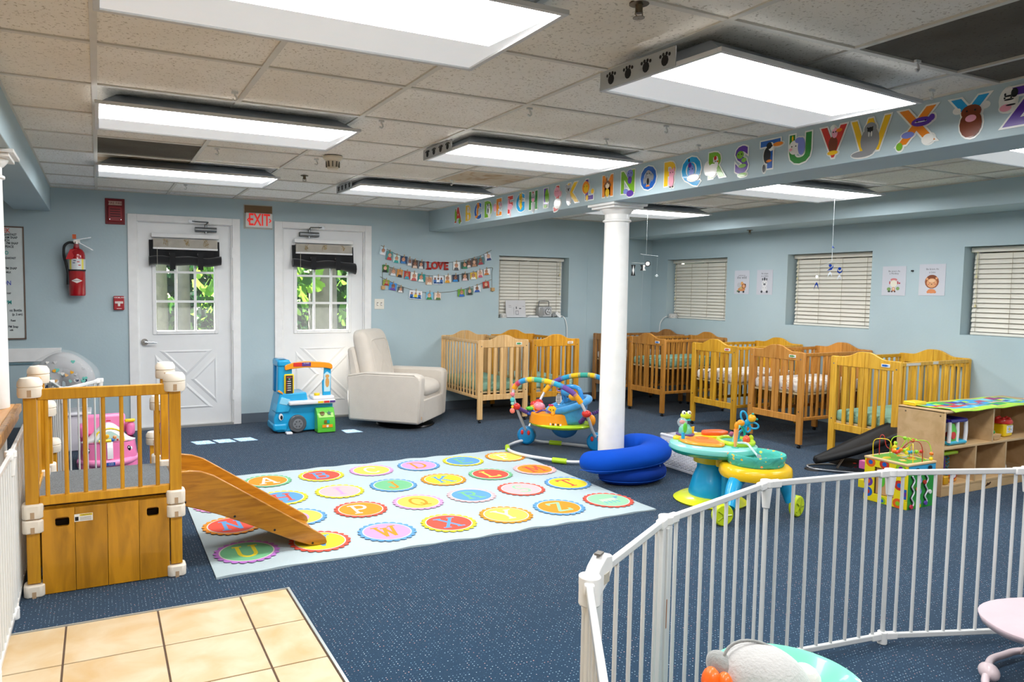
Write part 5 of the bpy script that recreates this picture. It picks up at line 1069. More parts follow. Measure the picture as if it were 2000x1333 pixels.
m_ = ob('menu_board', G().box(a+.088, -.137, .365, a+.182, -.112, .565), YEL, t, bev=.014); ob('menu_face', G().box(a+.101, -.139, .38, a+.168, -.136, .553), pl('#2b2926', rough=.5), m_, bev=.004)
lettering('MENU', .019, pl('#e8665a'), (a+.135, -.1396, .533), RB, m_)
for k in range(5): ob('menu_line', G().box(a+.118, -.1395, .41+k*.021, a+.15, -.139, .416+k*.021), WHP, m_); ob('menu_dot', G().cyl((a+.111, -.1395, .413+k*.021), (a+.111, -.139, .413+k*.021), .004, n=8), REDP, m_)
ob('menu_picture', G().box(a+.128, -.1395, .512, a+.142, -.139, .524), pl('#7fd0b0'), m_)
aw = spline([(-.19, 0, .615), (-.17, 0, .655), (0, 0, .68), (.2, 0, .665), (.262, 0, .645), (.27, 0, .605)], 5)
pts = [(p.x, p.z) for p in aw]+[(.262, .6), (.19, .615), (0, .623), (-.14, .612), (-.185, .6)]
A_ = ob('awning', G().prism(pts, -.14, -.09), ORG, t, bev=.008); ob('awning_panel', G().box(-.112, -.144, .635, .055, -.139, .672), REDP, A_, bev=.003); ob('awning_panel', G().box(-.03, -.146, .636, .055, -.143, .672), PUR, A_, bev=.003); lettering('CLOSED', .015, WHP, (.012, -.1463, .664), RB, A_)
ob('awning_arm', G().box(-.16, -.09, .64, -.13, .06, .665), ORG, t, bev=.006)
ob('side_pillar', G().prism([(.18, .33), (.26, .33), (.262, .62), (.195, .62), (.19, .5), (.175, .48)], -.12, -.085), TB_, t, bev=.008)
s_ = ob('sticker', G().prism([(.19, .38), (.25, .38), (.255, .55), (.22, .575), (.19, .55)], -.1225, -.1205), pl('#bfe4ee'), t); ob('sticker_print', G().prism([(.222+u, .47+v) for u, v in circ(0, 0, .02, 10, .05)], -.1235, -.1226).prism([(.222+u, .53+v) for u, v in circ(0, 0, .02, 10, .018)], -.1238, -.1227), pl('#dba35a'), s_)
ob('counter', G().box(-.165, -.2, .272, .285, .08, .312), WHP, t, bev=.012); ob('register', G().box(.07, -.17, .312, .28, .0, .345), WHP, t, bev=.01)
ob('register_knob', G().cyl((.125, -.1, .345), (.125, -.1, .368), .028, n=20), YEL, t, bev=.004); ob('counter_cup', G().lathe((-.055, -.09, .312), [(.022, 0), (.028, .022), (.0, .024)], 16), TB_, t)
for k, c in enumerate((YEL, REDP, PUR)): ob('counter_label', G().box(.11+k*.058, -.2025, .283, .163+k*.058, -.2, .303), c, t)
gb = ob('shape_bin', G().prism([(-.26, 0.006), (-.145, .006), (-.145, .235), (-.2, .235), (-.245, .15), (-.26, .06)], .09, .265, 'x'), GRN, t, bev=.006)
ob('bin_face', G().add([(.105, -.204, .222), (.25, -.204, .222), (.25, -.2485, .15), (.105, -.2485, .15)], [(0, 1, 2, 3)]), pl('#a5e86a'), gb)
ob('shape_hole', G().prism([(.14+u, -.226+v*.5) for u, v in circ(0, 0, .022, 14)], .19, .2, 'z'), pl('#6d5a14'), gb)
star = [(math.cos(PI/2+k*PI/5)*(.028 if k % 2 == 0 else .012), math.sin(PI/2+k*PI/5)*(.028 if k % 2 == 0 else .012)) for k in range(10)]
nrm = Vector((0, -.85, .52)).normalized(); up = Vector((0, .52, .85))
for cx, sh, c in ((.143, circ(0, 0, .022, 16), '#6d5a14'), (.208, star, '#0f5a4a')):
    c0 = Vector((cx, -.2315, .186)); ob('shape_hole', G().poly([c0+Vector((u, 0, 0))+Vector((0, .52*v, .85*v))+nrm*.004 for u, v in sh]), pl(c), gb)
ob('shape_hole', G().box(.155, -.262, .095, .18, -.255, .125), pl('#8a6a1a'), gb); ob('shape_hole', G().box(.18, -.262, .095, .205, -.255, .125), TEAL, gb); ob('bin_label', G().box(.135, -.2645, .055, .235, -.258, .082), ORG, gb); ob('bin_label', G().cyl((.185, -.2655, .068), (.185, -.264, .068), .012, n=12), WHP, gb)
ob('foot_pad', G().box(-.195, -.215, .0, -.135, -.14, .022), WHP, t, bev=.008)
# ---- jumper (local x from left hub to right hub, -y towards the rug)
t = thing('baby_jumper', 'colourful baby jumper on white tube frame with blue hubs by the column', 'baby jumper', (3.63, 5.27, 0), math.radians(-50.2))
TUBE = mat('#dfe2e8', .25, .2, coat=.4)
HL, HR = Vector((-.315, 0, 0)), Vector((.315, 0, 0))
ob('base_ring', G().tube(spline([(-.315, 0, .045), (-.40, -.12, .028), (-.384, -.323, .028), (-.2, -.5, .028), (.152, -.565, .026), (.33, -.5, .022), (.42, -.3, .018), (.4, -.1, .02), (.315, 0, .045), (.2, .1, .02), (-.083, .135, .016), (-.22, .1, .02)], 6, True), .0135, 10, closed=True), TUBE, t, smooth=60)
def cuff(p, q, r, m_, name='joint_sleeve'): ob(name, G().cyl(p, q, r, n=14), m_, t, bev=.004)
cuff((-.4, -.27, .028), (-.36, -.37, .028), .022, LIM); cuff((.09, -.562, .026), (.21, -.562, .026), .022, LIM); cuff((-.14, .125, .016), (-.03, .135, .016), .022, LIM); cuff((.4, -.36, .016), (.418, -.27, .016), .022, LIM)
for H_, s in ((HL, -1), (HR, 1)):
    h_ = ob('hub', G().cyl(H_+Vector((-.0, .04, .09)), H_+Vector((.0, -.04, .09)), .082, n=30), TDB, t, bev=.02)
    for k in (-1, 1): ob('hub_eye', G().ell(H_+Vector((k*.03, -.041, .12)), (.014, .008, .022)), REDP, h_)
def arch(sgn):
    P = lambda x, y, z: Vector((x, y, z)) if sgn > 0 else Vector((-x, -y, z))
    pts = [P(-.315, -.02, .13), P(-.345, -.14, .30), P(-.36, -.25, .47), P(-.33, -.27, .57), P(-.22, -.28, .625), P(-.05, -.28, .62), P(.10, -.27, .575), P(.2, -.25, .50), P(.27, -.2, .36), P(.30, -.09, .2), P(.315, -.02, .13)]
    cur = spline(pts, 8)
    ob('arch_tube', G().tube(cur, .0125, 10), TUBE, t, smooth=60)
    N = len(cur); cols = ['#e8a01a', '#c23f5a', '#2f8fc4', '#f0bf1c', '#3fa895', '#f0bf1c', '#2f9fc4', '#6b4a9a', '#6b4a9a', '#f0a81c']
    fs = [.27, .30, .345, .385, .42, .475, .53, .575, .63, .675, .72]
    for k in range(10):
        i0, i1 = int(fs[k]*N), int(fs[k+1]*N)+1
        if cols[k] == '#6b4a9a' and k == 8: continue
        if k == 7: i1 = int(fs[9]*N)+1
        ob('padded_sleeve', G().tube(cur[i0:i1+1], .0225, 12), mat(cols[k], .8, var=.06, vs=60), t, smooth=60)
    for P0 in (P(-.352, -.2, .375), P(.27, -.2, .36)):
        ob('clamp_ball', G().ell(P0, (.04, .035, .032)), REDP, t, smooth=80)
    # straps from clamp to seat
    for P0, P1 in ((P(-.352, -.2, .375), P(-.22, -.1, .30)), (P(.27, -.2, .36), P(.2, -.12, .27))):
        q = spline([P0, (P0+P1)/2+Vector((0, 0, -.01)), P1], 10); ob('strap_cover', G().tube(q, [.014+.006*(k % 2) for k in range(len(q))], 10), mat('#4f2f74', .85, sheen=.4), t, smooth=60)
    # hanging toys
    if sgn > 0:
        T0 = P(-.36, -.27, .58); ob('toy_link', G().cyl(T0, T0-Vector((0, 0, .06)), .006), PNK, t)
        for dz, c, r in ((.09, '#e87a8a', .02), (.14, '#4fb8b8', .022), (.17, '#8fd0c0', .016), (.2, '#f0c020', .012), (.235, '#ef7a6a', .024)): ob('hanging_toy', G().ell(T0-Vector((0, 0, dz)), (r, r*.5, r), n=14), pl(c), t, smooth=80)
        T1 = P(.05, -.27, .6); ob('toy_link', G().tube([T1+Vector((.02*math.cos(u*PI/5), .0, .0+.025*math.sin(u*PI/5)-.03)) for u in range(10)], .004, 6, closed=True), pl('#7a52b4'), t)
        lf = ob('hanging_leaf', G().prism([(T1.x+u, T1.z-.12+v) for u, v in [(0, .05), (.022, .02), (.024, -.02), (0, -.055), (-.024, -.02), (-.022, .02)]], T1.y-.004, T1.y+.004), mat('#e0e0dc', .7), t)
        for k in range(7): ob('leaf_stripe', G().box(T1.x-.018, T1.y-.0055, T1.z-.158+k*.013, T1.x+.018, T1.y-.0045, T1.z-.152+k*.013), BLACK, lf)
    else:
        T0 = P(-.36, -.27, .56)
        for dz, c, r in ((.02, '#1fa098', .014), (.06, '#2fb8b0', .014), (.15, '#ef8a5a', .026), (.19, '#f0a01a', .024), (.23, '#f0c81c', .02)): ob('hanging_toy', G().ell(T0-Vector((0, 0, dz)), (r, r*.6, r*1.1), n=14), pl(c), t, smooth=80)
        ob('toy_link', G().cyl(T0, T0-Vector((0, 0, .22)), .003), pl('#d8d8d0'), t)
arch(1); arch(-1)
ob('tray', G().lathe((0, 0, .195), [(.0, 0), (.2, .0), (.275, .02), (.285, .035), (.27, .045), (.15, .04), (0, .04)], 36, sy=.92), LIM, t, smooth=50)
ob('front_tray', G().lathe((-.08, -.03, .235), [(.12, 0), (.205, .0), (.2, .085), (.185, .095), (.12, .09)], 28, sx=.95, sy=1.0), ORG, t, smooth=50)
BLF = mat('#3f95cf', .85, var=.12, vs=25, bump=.5, bs=30, sheen=.3)
ob('seat_ring', G().tube([(.06+.175*math.cos(a_), .01+.165*math.sin(a_), .33+.06*(1+math.cos(a_-.4))) for a_ in [2*PI*k/30 for k in range(30)]], .03, 12, closed=True), BLF, t, smooth=80)
def sb(u, v): a_ = u*2*PI; r = .14+.035*v; return (.06+r*math.cos(a_), .01+r*math.sin(a_), .24+v*(.09+.06*(1+math.cos(a_-.4))))
ob('seat_back', G().grid(sb, 28, 6, cu=True), BLF, t, smooth=80).modifiers.new('t', 'SOLIDIFY').thickness = .035
ob('seat_sling', G().ell((.03, 0, .2), (.12, .12, .1), n=20, k=12), mat('#2f7fbf', .85), t, smooth=80)
sm = ob('smiling_sun', G().ell((-.035, -.165, .36), (.04, .012, .04), n=20), mat('#f0bf1c', .7), t, smooth=80)
for dx_ in (-.014, .014): ob('eye', G().ell((-.035+dx_, -.178, .366), (.004, .002, .006)), BLACK, sm)
ob('smile', G().tube([(-.035+.018*math.cos(u), -.178, .357+.016*math.sin(u)) for u in [PI*1.15+k*PI*.7/6 for k in range(7)]], .002, 5), BLACK, sm)
for dx_ in (-.02, .012): ob('flower_petal', G().ell((-.045+dx_*.6, -.165, .402), (.014, .008, .01)), mat('#d0305a', .6), sm)
ob('tray_toy', G().ell((-.2, -.02, .36), (.055, .05, .04), n=18), pl('#e08a9a'), t, smooth=80); ob('tray_toy', G().ell((-.25, -.05, .345), (.03, .03, .03)), ORG, t, smooth=80); ob('tray_toy', G().ell((-.255, .02, .37), (.04, .035, .03)), REDP, t, smooth=80)
ob('tray_toy', G().tube([(-.24+.03*math.cos(u), -.13+.01*math.sin(u), .32+.012*math.sin(u)) for u in [k*PI/6 for k in range(12)]], .016, 8, closed=True), pl('#23459f'), t, smooth=80); ob('tray_toy', G().ell((-.25, -.13, .355), (.035, .03, .018)), GRN, t, smooth=80)
ob('tray_toy', G().tube(spline([(-.19, -.17, .32), (-.1, -.2, .36), (-.02, -.2, .33), (.0, -.2, .26)], 5), .008, 8), PUR, t); ob('tray_toy', G().ell((-.02, -.205, .335), (.018, .015, .02)), ORG, t)
ob('side_toy', G().ell((.24, -.02, .31), (.04, .04, .045)), pl('#8a5fb0'), t, smooth=80); ob('side_toy', G().ell((.28, -.05, .28), (.035, .035, .05)), ORG, t, smooth=80)
ob('toy_arch', G().tube(spline([(.0, .13, .40), (-.02, .1, .50), (.05, .06, .545), (.14, .04, .53), (.17, .03, .44)], 6), .02, 10), pl('#2f8fd8'), t, smooth=80); ob('toy_arch_fish', G().ell((.1, .03, .46), (.05, .03, .035)), pl('#f0b020'), t, smooth=80); ob('toy_arch_leaf', G().ell((.03, .07, .5), (.06, .02, .045)), pl('#3f9fdf'), t, smooth=80)
for k in range(5): ob('checker_tab', G().box(-.03+k*.022, -.248, .245, -.019+k*.022, -.24, .262), BLACK if k % 2 else WHP, t)
# ---- nursing pillows
BLU1 = mat('#0247b4', .8, spec=.15, var=.06, vs=5, bump=.2, bs=12); BLU2 = mat('#032f86', .8, spec=.15, var=.06, vs=5, bump=.25, bs=10)
def pillow(label, pts, R_, m_, tag=True, sq=1):
    o_ = Vector(pts[2]); o_.z = 0; t = thing('nursing_pillow', label, 'pillow', o_); cur = [p-o_ for p in spline(pts, 8)]; N = len(cur)
    rr = [R_*math.sqrt(max(.02, 1-(abs(2*i/(N-1)-1))**9)) for i in range(N)]
    g = G().tube(cur, rr, 22); z0 = sum(p.z for p in cur)/N; g.v = [(x, y, (z-z0)*sq+z0) for x, y, z in g.v]
    ob('pillow_body', g, m_, t, smooth=80)
    out = []
    for i, p in enumerate(cur[3:-3]):
        d = (cur[i+4]-cur[i+2]).normalized(); n_ = Vector((d.y, -d.x, 0)).normalized(); out.append(p+n_*(R_*.93)+Vector((0, 0, -R_*.4*sq)))
    ob('seam', G().tube(out, .0025, 5), mat('#0f52bd', .6), t)
    if tag: ob('side_tag', G().box(.24, -.075, .12, .243, -.072, .15), mat('#8ab0e0', .6), t)
pillow('lower dark blue nursing pillow flat on the carpet by the column', [(3.28, 4.22, .066), (3.32, 4.12, .066), (3.44, 4.06, .066), (3.58, 4.08, .066), (3.70, 4.17, .066), (3.72, 4.3, .066)], .1, BLU2, False, .66)
pillow('upper bright blue nursing pillow stacked on top, curled in front of the column', [(3.12, 4.26, .155), (3.20, 4.15, .158), (3.40, 4.10, .17), (3.60, 4.11, .184), (3.75, 4.20, .20), (3.80, 4.33, .205), (3.75, 4.43, .20), (3.66, 4.47, .195)], .118, BLU1, True, .72)
# ---- white basket
def basket():
    m, n, l, b, tc = nodes_mat('woven plastic', .5); b.inputs['Base Color'].default_value = (*lin('#dcdce2'), 1)
    t = thing('laundry_basket', 'white woven plastic basket behind the activity table', 'basket', (4.03, 4.0, 0)); W, L_, H_ = .28, .45, .25
    g = G()
    for (x0, y0, x1, y1) in ((0, 0, .0, L_), (W, 0, W, L_), (0, 0, W, 0), (0, L_, W, L_)):
        L2 = math.hypot(x1-x0, y1-y0); nr = 17; nc = int(L2/.02)
        for r in range(nr):
            z = .02+r*(H_-.05)/nr
            P_ = [Vector((x0+(x1-x0)*k/nc+((.0035 if (k+r) % 2 else -.0035) if x0 == x1 else 0), y0+(y1-y0)*k/nc+((.0035 if (k+r) % 2 else -.0035) if y0 == y1 else 0), z)) for k in range(nc+1)]
            g.tube(P_, .0042, 4)
        for k in range(nc+1): g.box(x0+(x1-x0)*k/nc-.002, y0+(y1-y0)*k/nc-.002, .015, x0+(x1-x0)*k/nc+.002, y0+(y1-y0)*k/nc+.002, H_-.03)
    ob('woven_wall', g, m, t, kind='stuff', smooth=0)
    ob('rim', G().tube([(0, 0, H_), (W, 0, H_), (W, L_, H_), (0, L_, H_)], .012, 8, closed=True).box(-.006, -.006, H_-.035, W+.006, .004, H_).box(-.006, L_-.004, H_-.035, W+.006, L_+.006, H_).box(-.006, 0, H_-.035, .004, L_, H_).box(W-.004, 0, H_-.035, W+.006, L_, H_), m, t)
    ob('bottom', G().box(-.004, -.004, .0, W+.004, L_+.004, .018), m, t, bev=.004)
    ob('liner', G().box(.008, .008, .018, W-.008, L_-.008, .06), mat('#9a9aa2', .8), t)
basket()
# ---- activity table and walker (local x right, -y to the viewpoint)
t = thing('activity_center', 'teal, yellow and blue baby activity table with attached wheeled seat', 'activity table', (3.64, 3.54, 0), math.radians(-26))
ob('base', G().lathe((-.0, 0, 0), [(.225, 0), (.235, .012), (.2, .035), (.12, .05), (0, .05)], 36), pl('#dfe81c'), t)
ob('pedestal', G().lathe((0, 0, .04), [(.135, 0), (.14, .02), (.115, .12), (.09, .18), (.088, .21), (.1, .24), (.11, .25)], 32), TB_, t, smooth=60)
ob('collar', G().lathe((0, 0, .28), [(.112, -.015), (.118, .05), (.13, .06)], 28), YEL, t)
ob('table_rim', G().lathe((.0, -.02, .335), [(.2, 0), (.265, .008), (.28, .03), (.275, .055), (.25, .064), (0, .066)], 48, sy=.95), MINT, t, smooth=50)
ob('table_skirt', G().lathe((.0, -.02, .33), [(.18, 0), (.26, .006), (.2815, .032)], 48, sy=.95), TEAL, t, smooth=50)
ZT = .399
g = G().prism([(x, y) for x, y in [(p.x, p.y) for p in spline([(-.21, .03, 0), (-.19, -.12, 0), (-.03, -.2, 0), (.035, -.14, 0), (.04, -.03, 0), (.0, .06, 0), (-.1, .1, 0)], 5, True)]], ZT, ZT+.018, 'z'); ob('snack_tray', g, ORG, t, bev=.008)
g = G().prism([(x, y) for x, y in [(p.x, p.y) for p in spline([(-.17, .01, 0), (-.15, -.09, 0), (-.03, -.15, 0), (.01, -.1, 0), (-.02, -.03, 0), (-.1, -.01, 0)], 5, True)]], ZT+.0185, ZT+.0195, 'z'); ob('tray_hollow', g, pl('#e87f12'), t)
ob('tray_hollow', G().lathe((-.06, .02, ZT+.018), [(.042, 0), (.042, .003), (0, .003)], 20), pl('#e8751a'), t)
ob('yellow_deck', G().prism([(x, y) for x, y in [(p.x, p.y) for p in spline([(-.24, .06, 0), (-.17, .15, 0), (-.02, .21, 0), (.1, .2, 0), (.08, .08, 0), (-.05, .09, 0), (-.18, .04, 0)], 4, True)]], ZT-.002, ZT+.02, 'z'), YEL, t, bev=.006)
ob('yellow_fin', G().prism([(-.125, ZT), (-.075, ZT), (-.07, ZT+.075), (-.12, ZT+.06)], .14, .15), pl('#f5c01c'), t, bev=.004)
ob('piano_keys', G().prism([(x, y) for x, y in [(p.x, p.y) for p in spline([(-.02, .1, 0), (.0, .18, 0), (.12, .2, 0), (.16, .14, 0), (.1, .1, 0)], 4, True)]], ZT+.018, ZT+.045, 'z'), pl('#ee5a22'), t, bev=.008)
ob('lime_ring', G().tube([(.14+.105*math.cos(k*PI/14), -.04+.125*math.sin(k*PI/14), ZT+.012) for k in range(28)], .016, 10, closed=True), LIM, t, smooth=60)
ob('pond', G().lathe((.14, -.04, ZT), [(.1, .012), (.05, .006), (0, .005)], 24), TEAL, t)
fr = ob('frog_toy', G().lathe((-.14, .12, ZT+.018), [(.06, 0), (.062, .01), (.045, .014)], 24), PUR, t)
ob('frog_body', G().lathe((-.14, .12, ZT+.03), [(.045, 0), (.042, .035), (.025, .06), (.012, .065)], 20), pl('#7fd8c0', alpha=.75), fr); ob('frog_beads', G().ell((-.14, .12, ZT+.05), (.028, .028, .018)), GRN, fr)
ob('frog_neck', G().cyl((-.14, .12, ZT+.09), (-.14, .12, ZT+.12), .012).lathe((-.14, .12, ZT+.115), [(.012, 0), (.036, .006), (.03, .014), (0, .014)], 20), TEAL, fr)
ob('frog_head', G().ell((-.14, .12, ZT+.15), (.036, .03, .026), n=18), pl('#c4dc2a'), fr, smooth=80)
for dx_ in (-.018, .018): e = ob('frog_eye', G().ell((-.14+dx_, .105, ZT+.172), .014), pl('#eef0e0'), fr, smooth=80); ob('frog_pupil', G().ell((-.14+dx_, .092, ZT+.173), .005), BLACK, fr)
st = ob('ball_stem', G().cyl((-.195, -.01, ZT-.01), (-.195, -.01, ZT+.06), .012, n=12).lathe((-.195, -.01, ZT-.01), [(.034, 0), (.03, .015), (0, .02)], 16, m=1), [TB_, GRN], t); ob('clear_ball', G().ell((-.2, .0, ZT+.125), .033, n=18, k=12), mat('#cfe0ea', .05, alpha=.3, var=0), st, smooth=80); ob('ball_fish', G().ell((-.2, .0, ZT+.128), (.02, .01, .014)), pl('#e8602a'), st); ob('ball_stem', G().ell((-.19, -.03, ZT+.095), (.014, .01, .035)), GRN, st)
gi = ob('giraffe_toy', G().lathe((.08, -.19, ZT-.008), [(.026, 0), (.022, .012), (0, .016)], 16), TEAL, t); ob('giraffe_neck', G().tube([(.08, -.19, ZT+.0), (.082, -.19, ZT+.06), (.085, -.19, ZT+.12)], [.008, .012, .016], 10), pl('#f0a060'), gi); ob('giraffe_head', G().ell((.085, -.19, ZT+.14), (.014, .012, .028)), ORG, gi, smooth=80)
ob('bead_arch', G().tube(spline([(.1, -.1, ZT), (.115, -.09, ZT+.07), (.16, -.06, ZT+.125)], 6), .008, 8), MINT, t); ob('bead_arch', G().tube(spline([(.17, -.05, ZT+.12), (.205, -.02, ZT+.07), (.21, -.02, ZT)], 6), .008, 8), TEAL, t); ob('arch_bird', G().ell((.165, -.055, ZT+.135), (.026, .02, .022)), ORG, t, smooth=80)
ob('spin_bead', G().ell((.175, -.13, ZT+.04), (.024, .02, .03)), pl('#ee5a3a'), t, smooth=80); ob('spin_bead', G().ell((.13, -.0, ZT+.05), (.02, .018, .018)), pl('#a04a6a'), t, smooth=80)
dr = ob('dragonfly', G().tube(spline([(.2, .05, ZT), (.195, .045, ZT+.05), (.225, .03, ZT+.085), (.24, .02, ZT+.12)], 5), .008, 8), TB_, t)
for cx, cz, rx, rz_, an in ((.215, .165, .02, .038, .35), (.195, .115, .028, .018, .2), (.245, .085, .015, .024, -.2), (.28, .105, .034, .02, -.2)):
    ob('wing', G().tube([(cx+rx*math.cos(q)*math.cos(an)-rz_*math.sin(q)*math.sin(an), .02, ZT+cz+rx*math.cos(q)*math.sin(an)+rz_*math.sin(q)*math.cos(an)) for q in [k*PI/8 for k in range(16)]], .0065, 7, closed=True), TB_, dr, smooth=60)
ob('wing_hub', G().ell((.24, .02, ZT+.125), (.022, .012, .025)), TB_, dr, smooth=80); ob('dragonfly_head', G().ell((.265, .015, ZT+.155), .027, n=16), pl('#f5b01c'), dr, smooth=80)
for dx_, dz in ((.0, .03), (.028, -.005)): ob('dragonfly_eye', G().ell((.268+dx_, .01, ZT+.155+dz), .008), TEAL, dr)
ob('bud_toy', G().ell((.245, -.03, ZT+.03), (.018, .014, .024)), pl('#c4dc2a'), t, smooth=80); ob('leaf', G().ell((.23, -.05, ZT+.012), (.035, .02, .008)), LIM, t)
ob('link_chain', G().tube(spline([(.1, -.18, ZT+.03), (.15, -.2, ZT+.03), (.17, -.24, ZT-.0), (.19, -.27, ZT-.03)], 6), .007, 8), mat('#cfe4e4', .3), t); ob('cloth_tag', G().grid(lambda u, v: (.18+u*.07, -.285-.01*v, ZT-.02-.035*v-.03*u+.008*math.sin(u*9)), 8, 4), mat('#a9a9b0', .8), t)
# walker seat
sx, sy = .175, -.285
ob('seat_tray', G().lathe((sx, sy, .235), [(.17, 0), (.208, .008), (.218, .03), (.212, .07), (.195, .085), (.16, .085), (.155, .04)], 48, sy=.93), pl('#f5c518'), t, smooth=50)
ob('link_arm', G().prism([(x, y) for x, y in [(.02, -.02), (.12, .0), (.2, -.1), (.06, -.2), (-.02, -.14)]], .26, .33, 'z'), pl('#f0c21a'), t, bev=.012)
SEATF = sheet_mat('#4fb8aa', [(0, '#e6c04a'), (.35, '#d8e06a'), (.7, '#f0a070')], 'seat fabric')
ob('fabric_seat', G().lathe((sx, sy, .31), [(.155, 0), (.168, .02), (.173, .05), (.18, .066), (.175, .08), (.155, .078), (.135, .055), (.12, .0), (.08, -.08), (0, -.1)], 48, sy=.9), SEATF, t, smooth=60)
def leg(p, q, r0, r1): ob('leg', G().tube(spline([p, ((p[0]+q[0])/2+(q[0]-p[0])*.05, (p[1]+q[1])/2, (p[2]+q[2])/2+.02), q], 5), [r0+(r1-r0)*k/10 for k in range(11)], 16), TB_, t, smooth=60)
leg((.05, -.34, .25), (-.06, -.49, .1), .05, .034); leg((.32, -.28, .25), (.39, -.32, .09), .05, .034); leg((.06, -.16, .25), (.05, -.15, .02), .045, .03)
def wheel(x, y, an):
    d = Vector((math.cos(an), math.sin(an), 0)); c = Vector((x, y, .066))
    w_ = ob('wheel', G().cyl(c-d*.02, c+d*.02, .066, n=32), pl('#c9dc1e'), t, bev=.008)
    for k in range(5):
        a_ = k*2*PI/5; r_ = Vector((-d.y*math.cos(a_), d.x*math.cos(a_), math.sin(a_))); ob('spoke', G().cyl(c+d*.0+r_*.01+d*.0195, c+r_*.05+d*.0195, .006, n=6).cyl(c+r_*.01-d*.0195, c+r_*.05-d*.0195, .006, n=6), pl('#a8bb14'), w_)
    ob('hub', G().cyl(c-d*.026, c+d*.026, .014), pl('#a8bb14'), w_)
wheel(-.11, -.52, math.radians(-75)); wheel(.425, -.32, math.radians(-52))
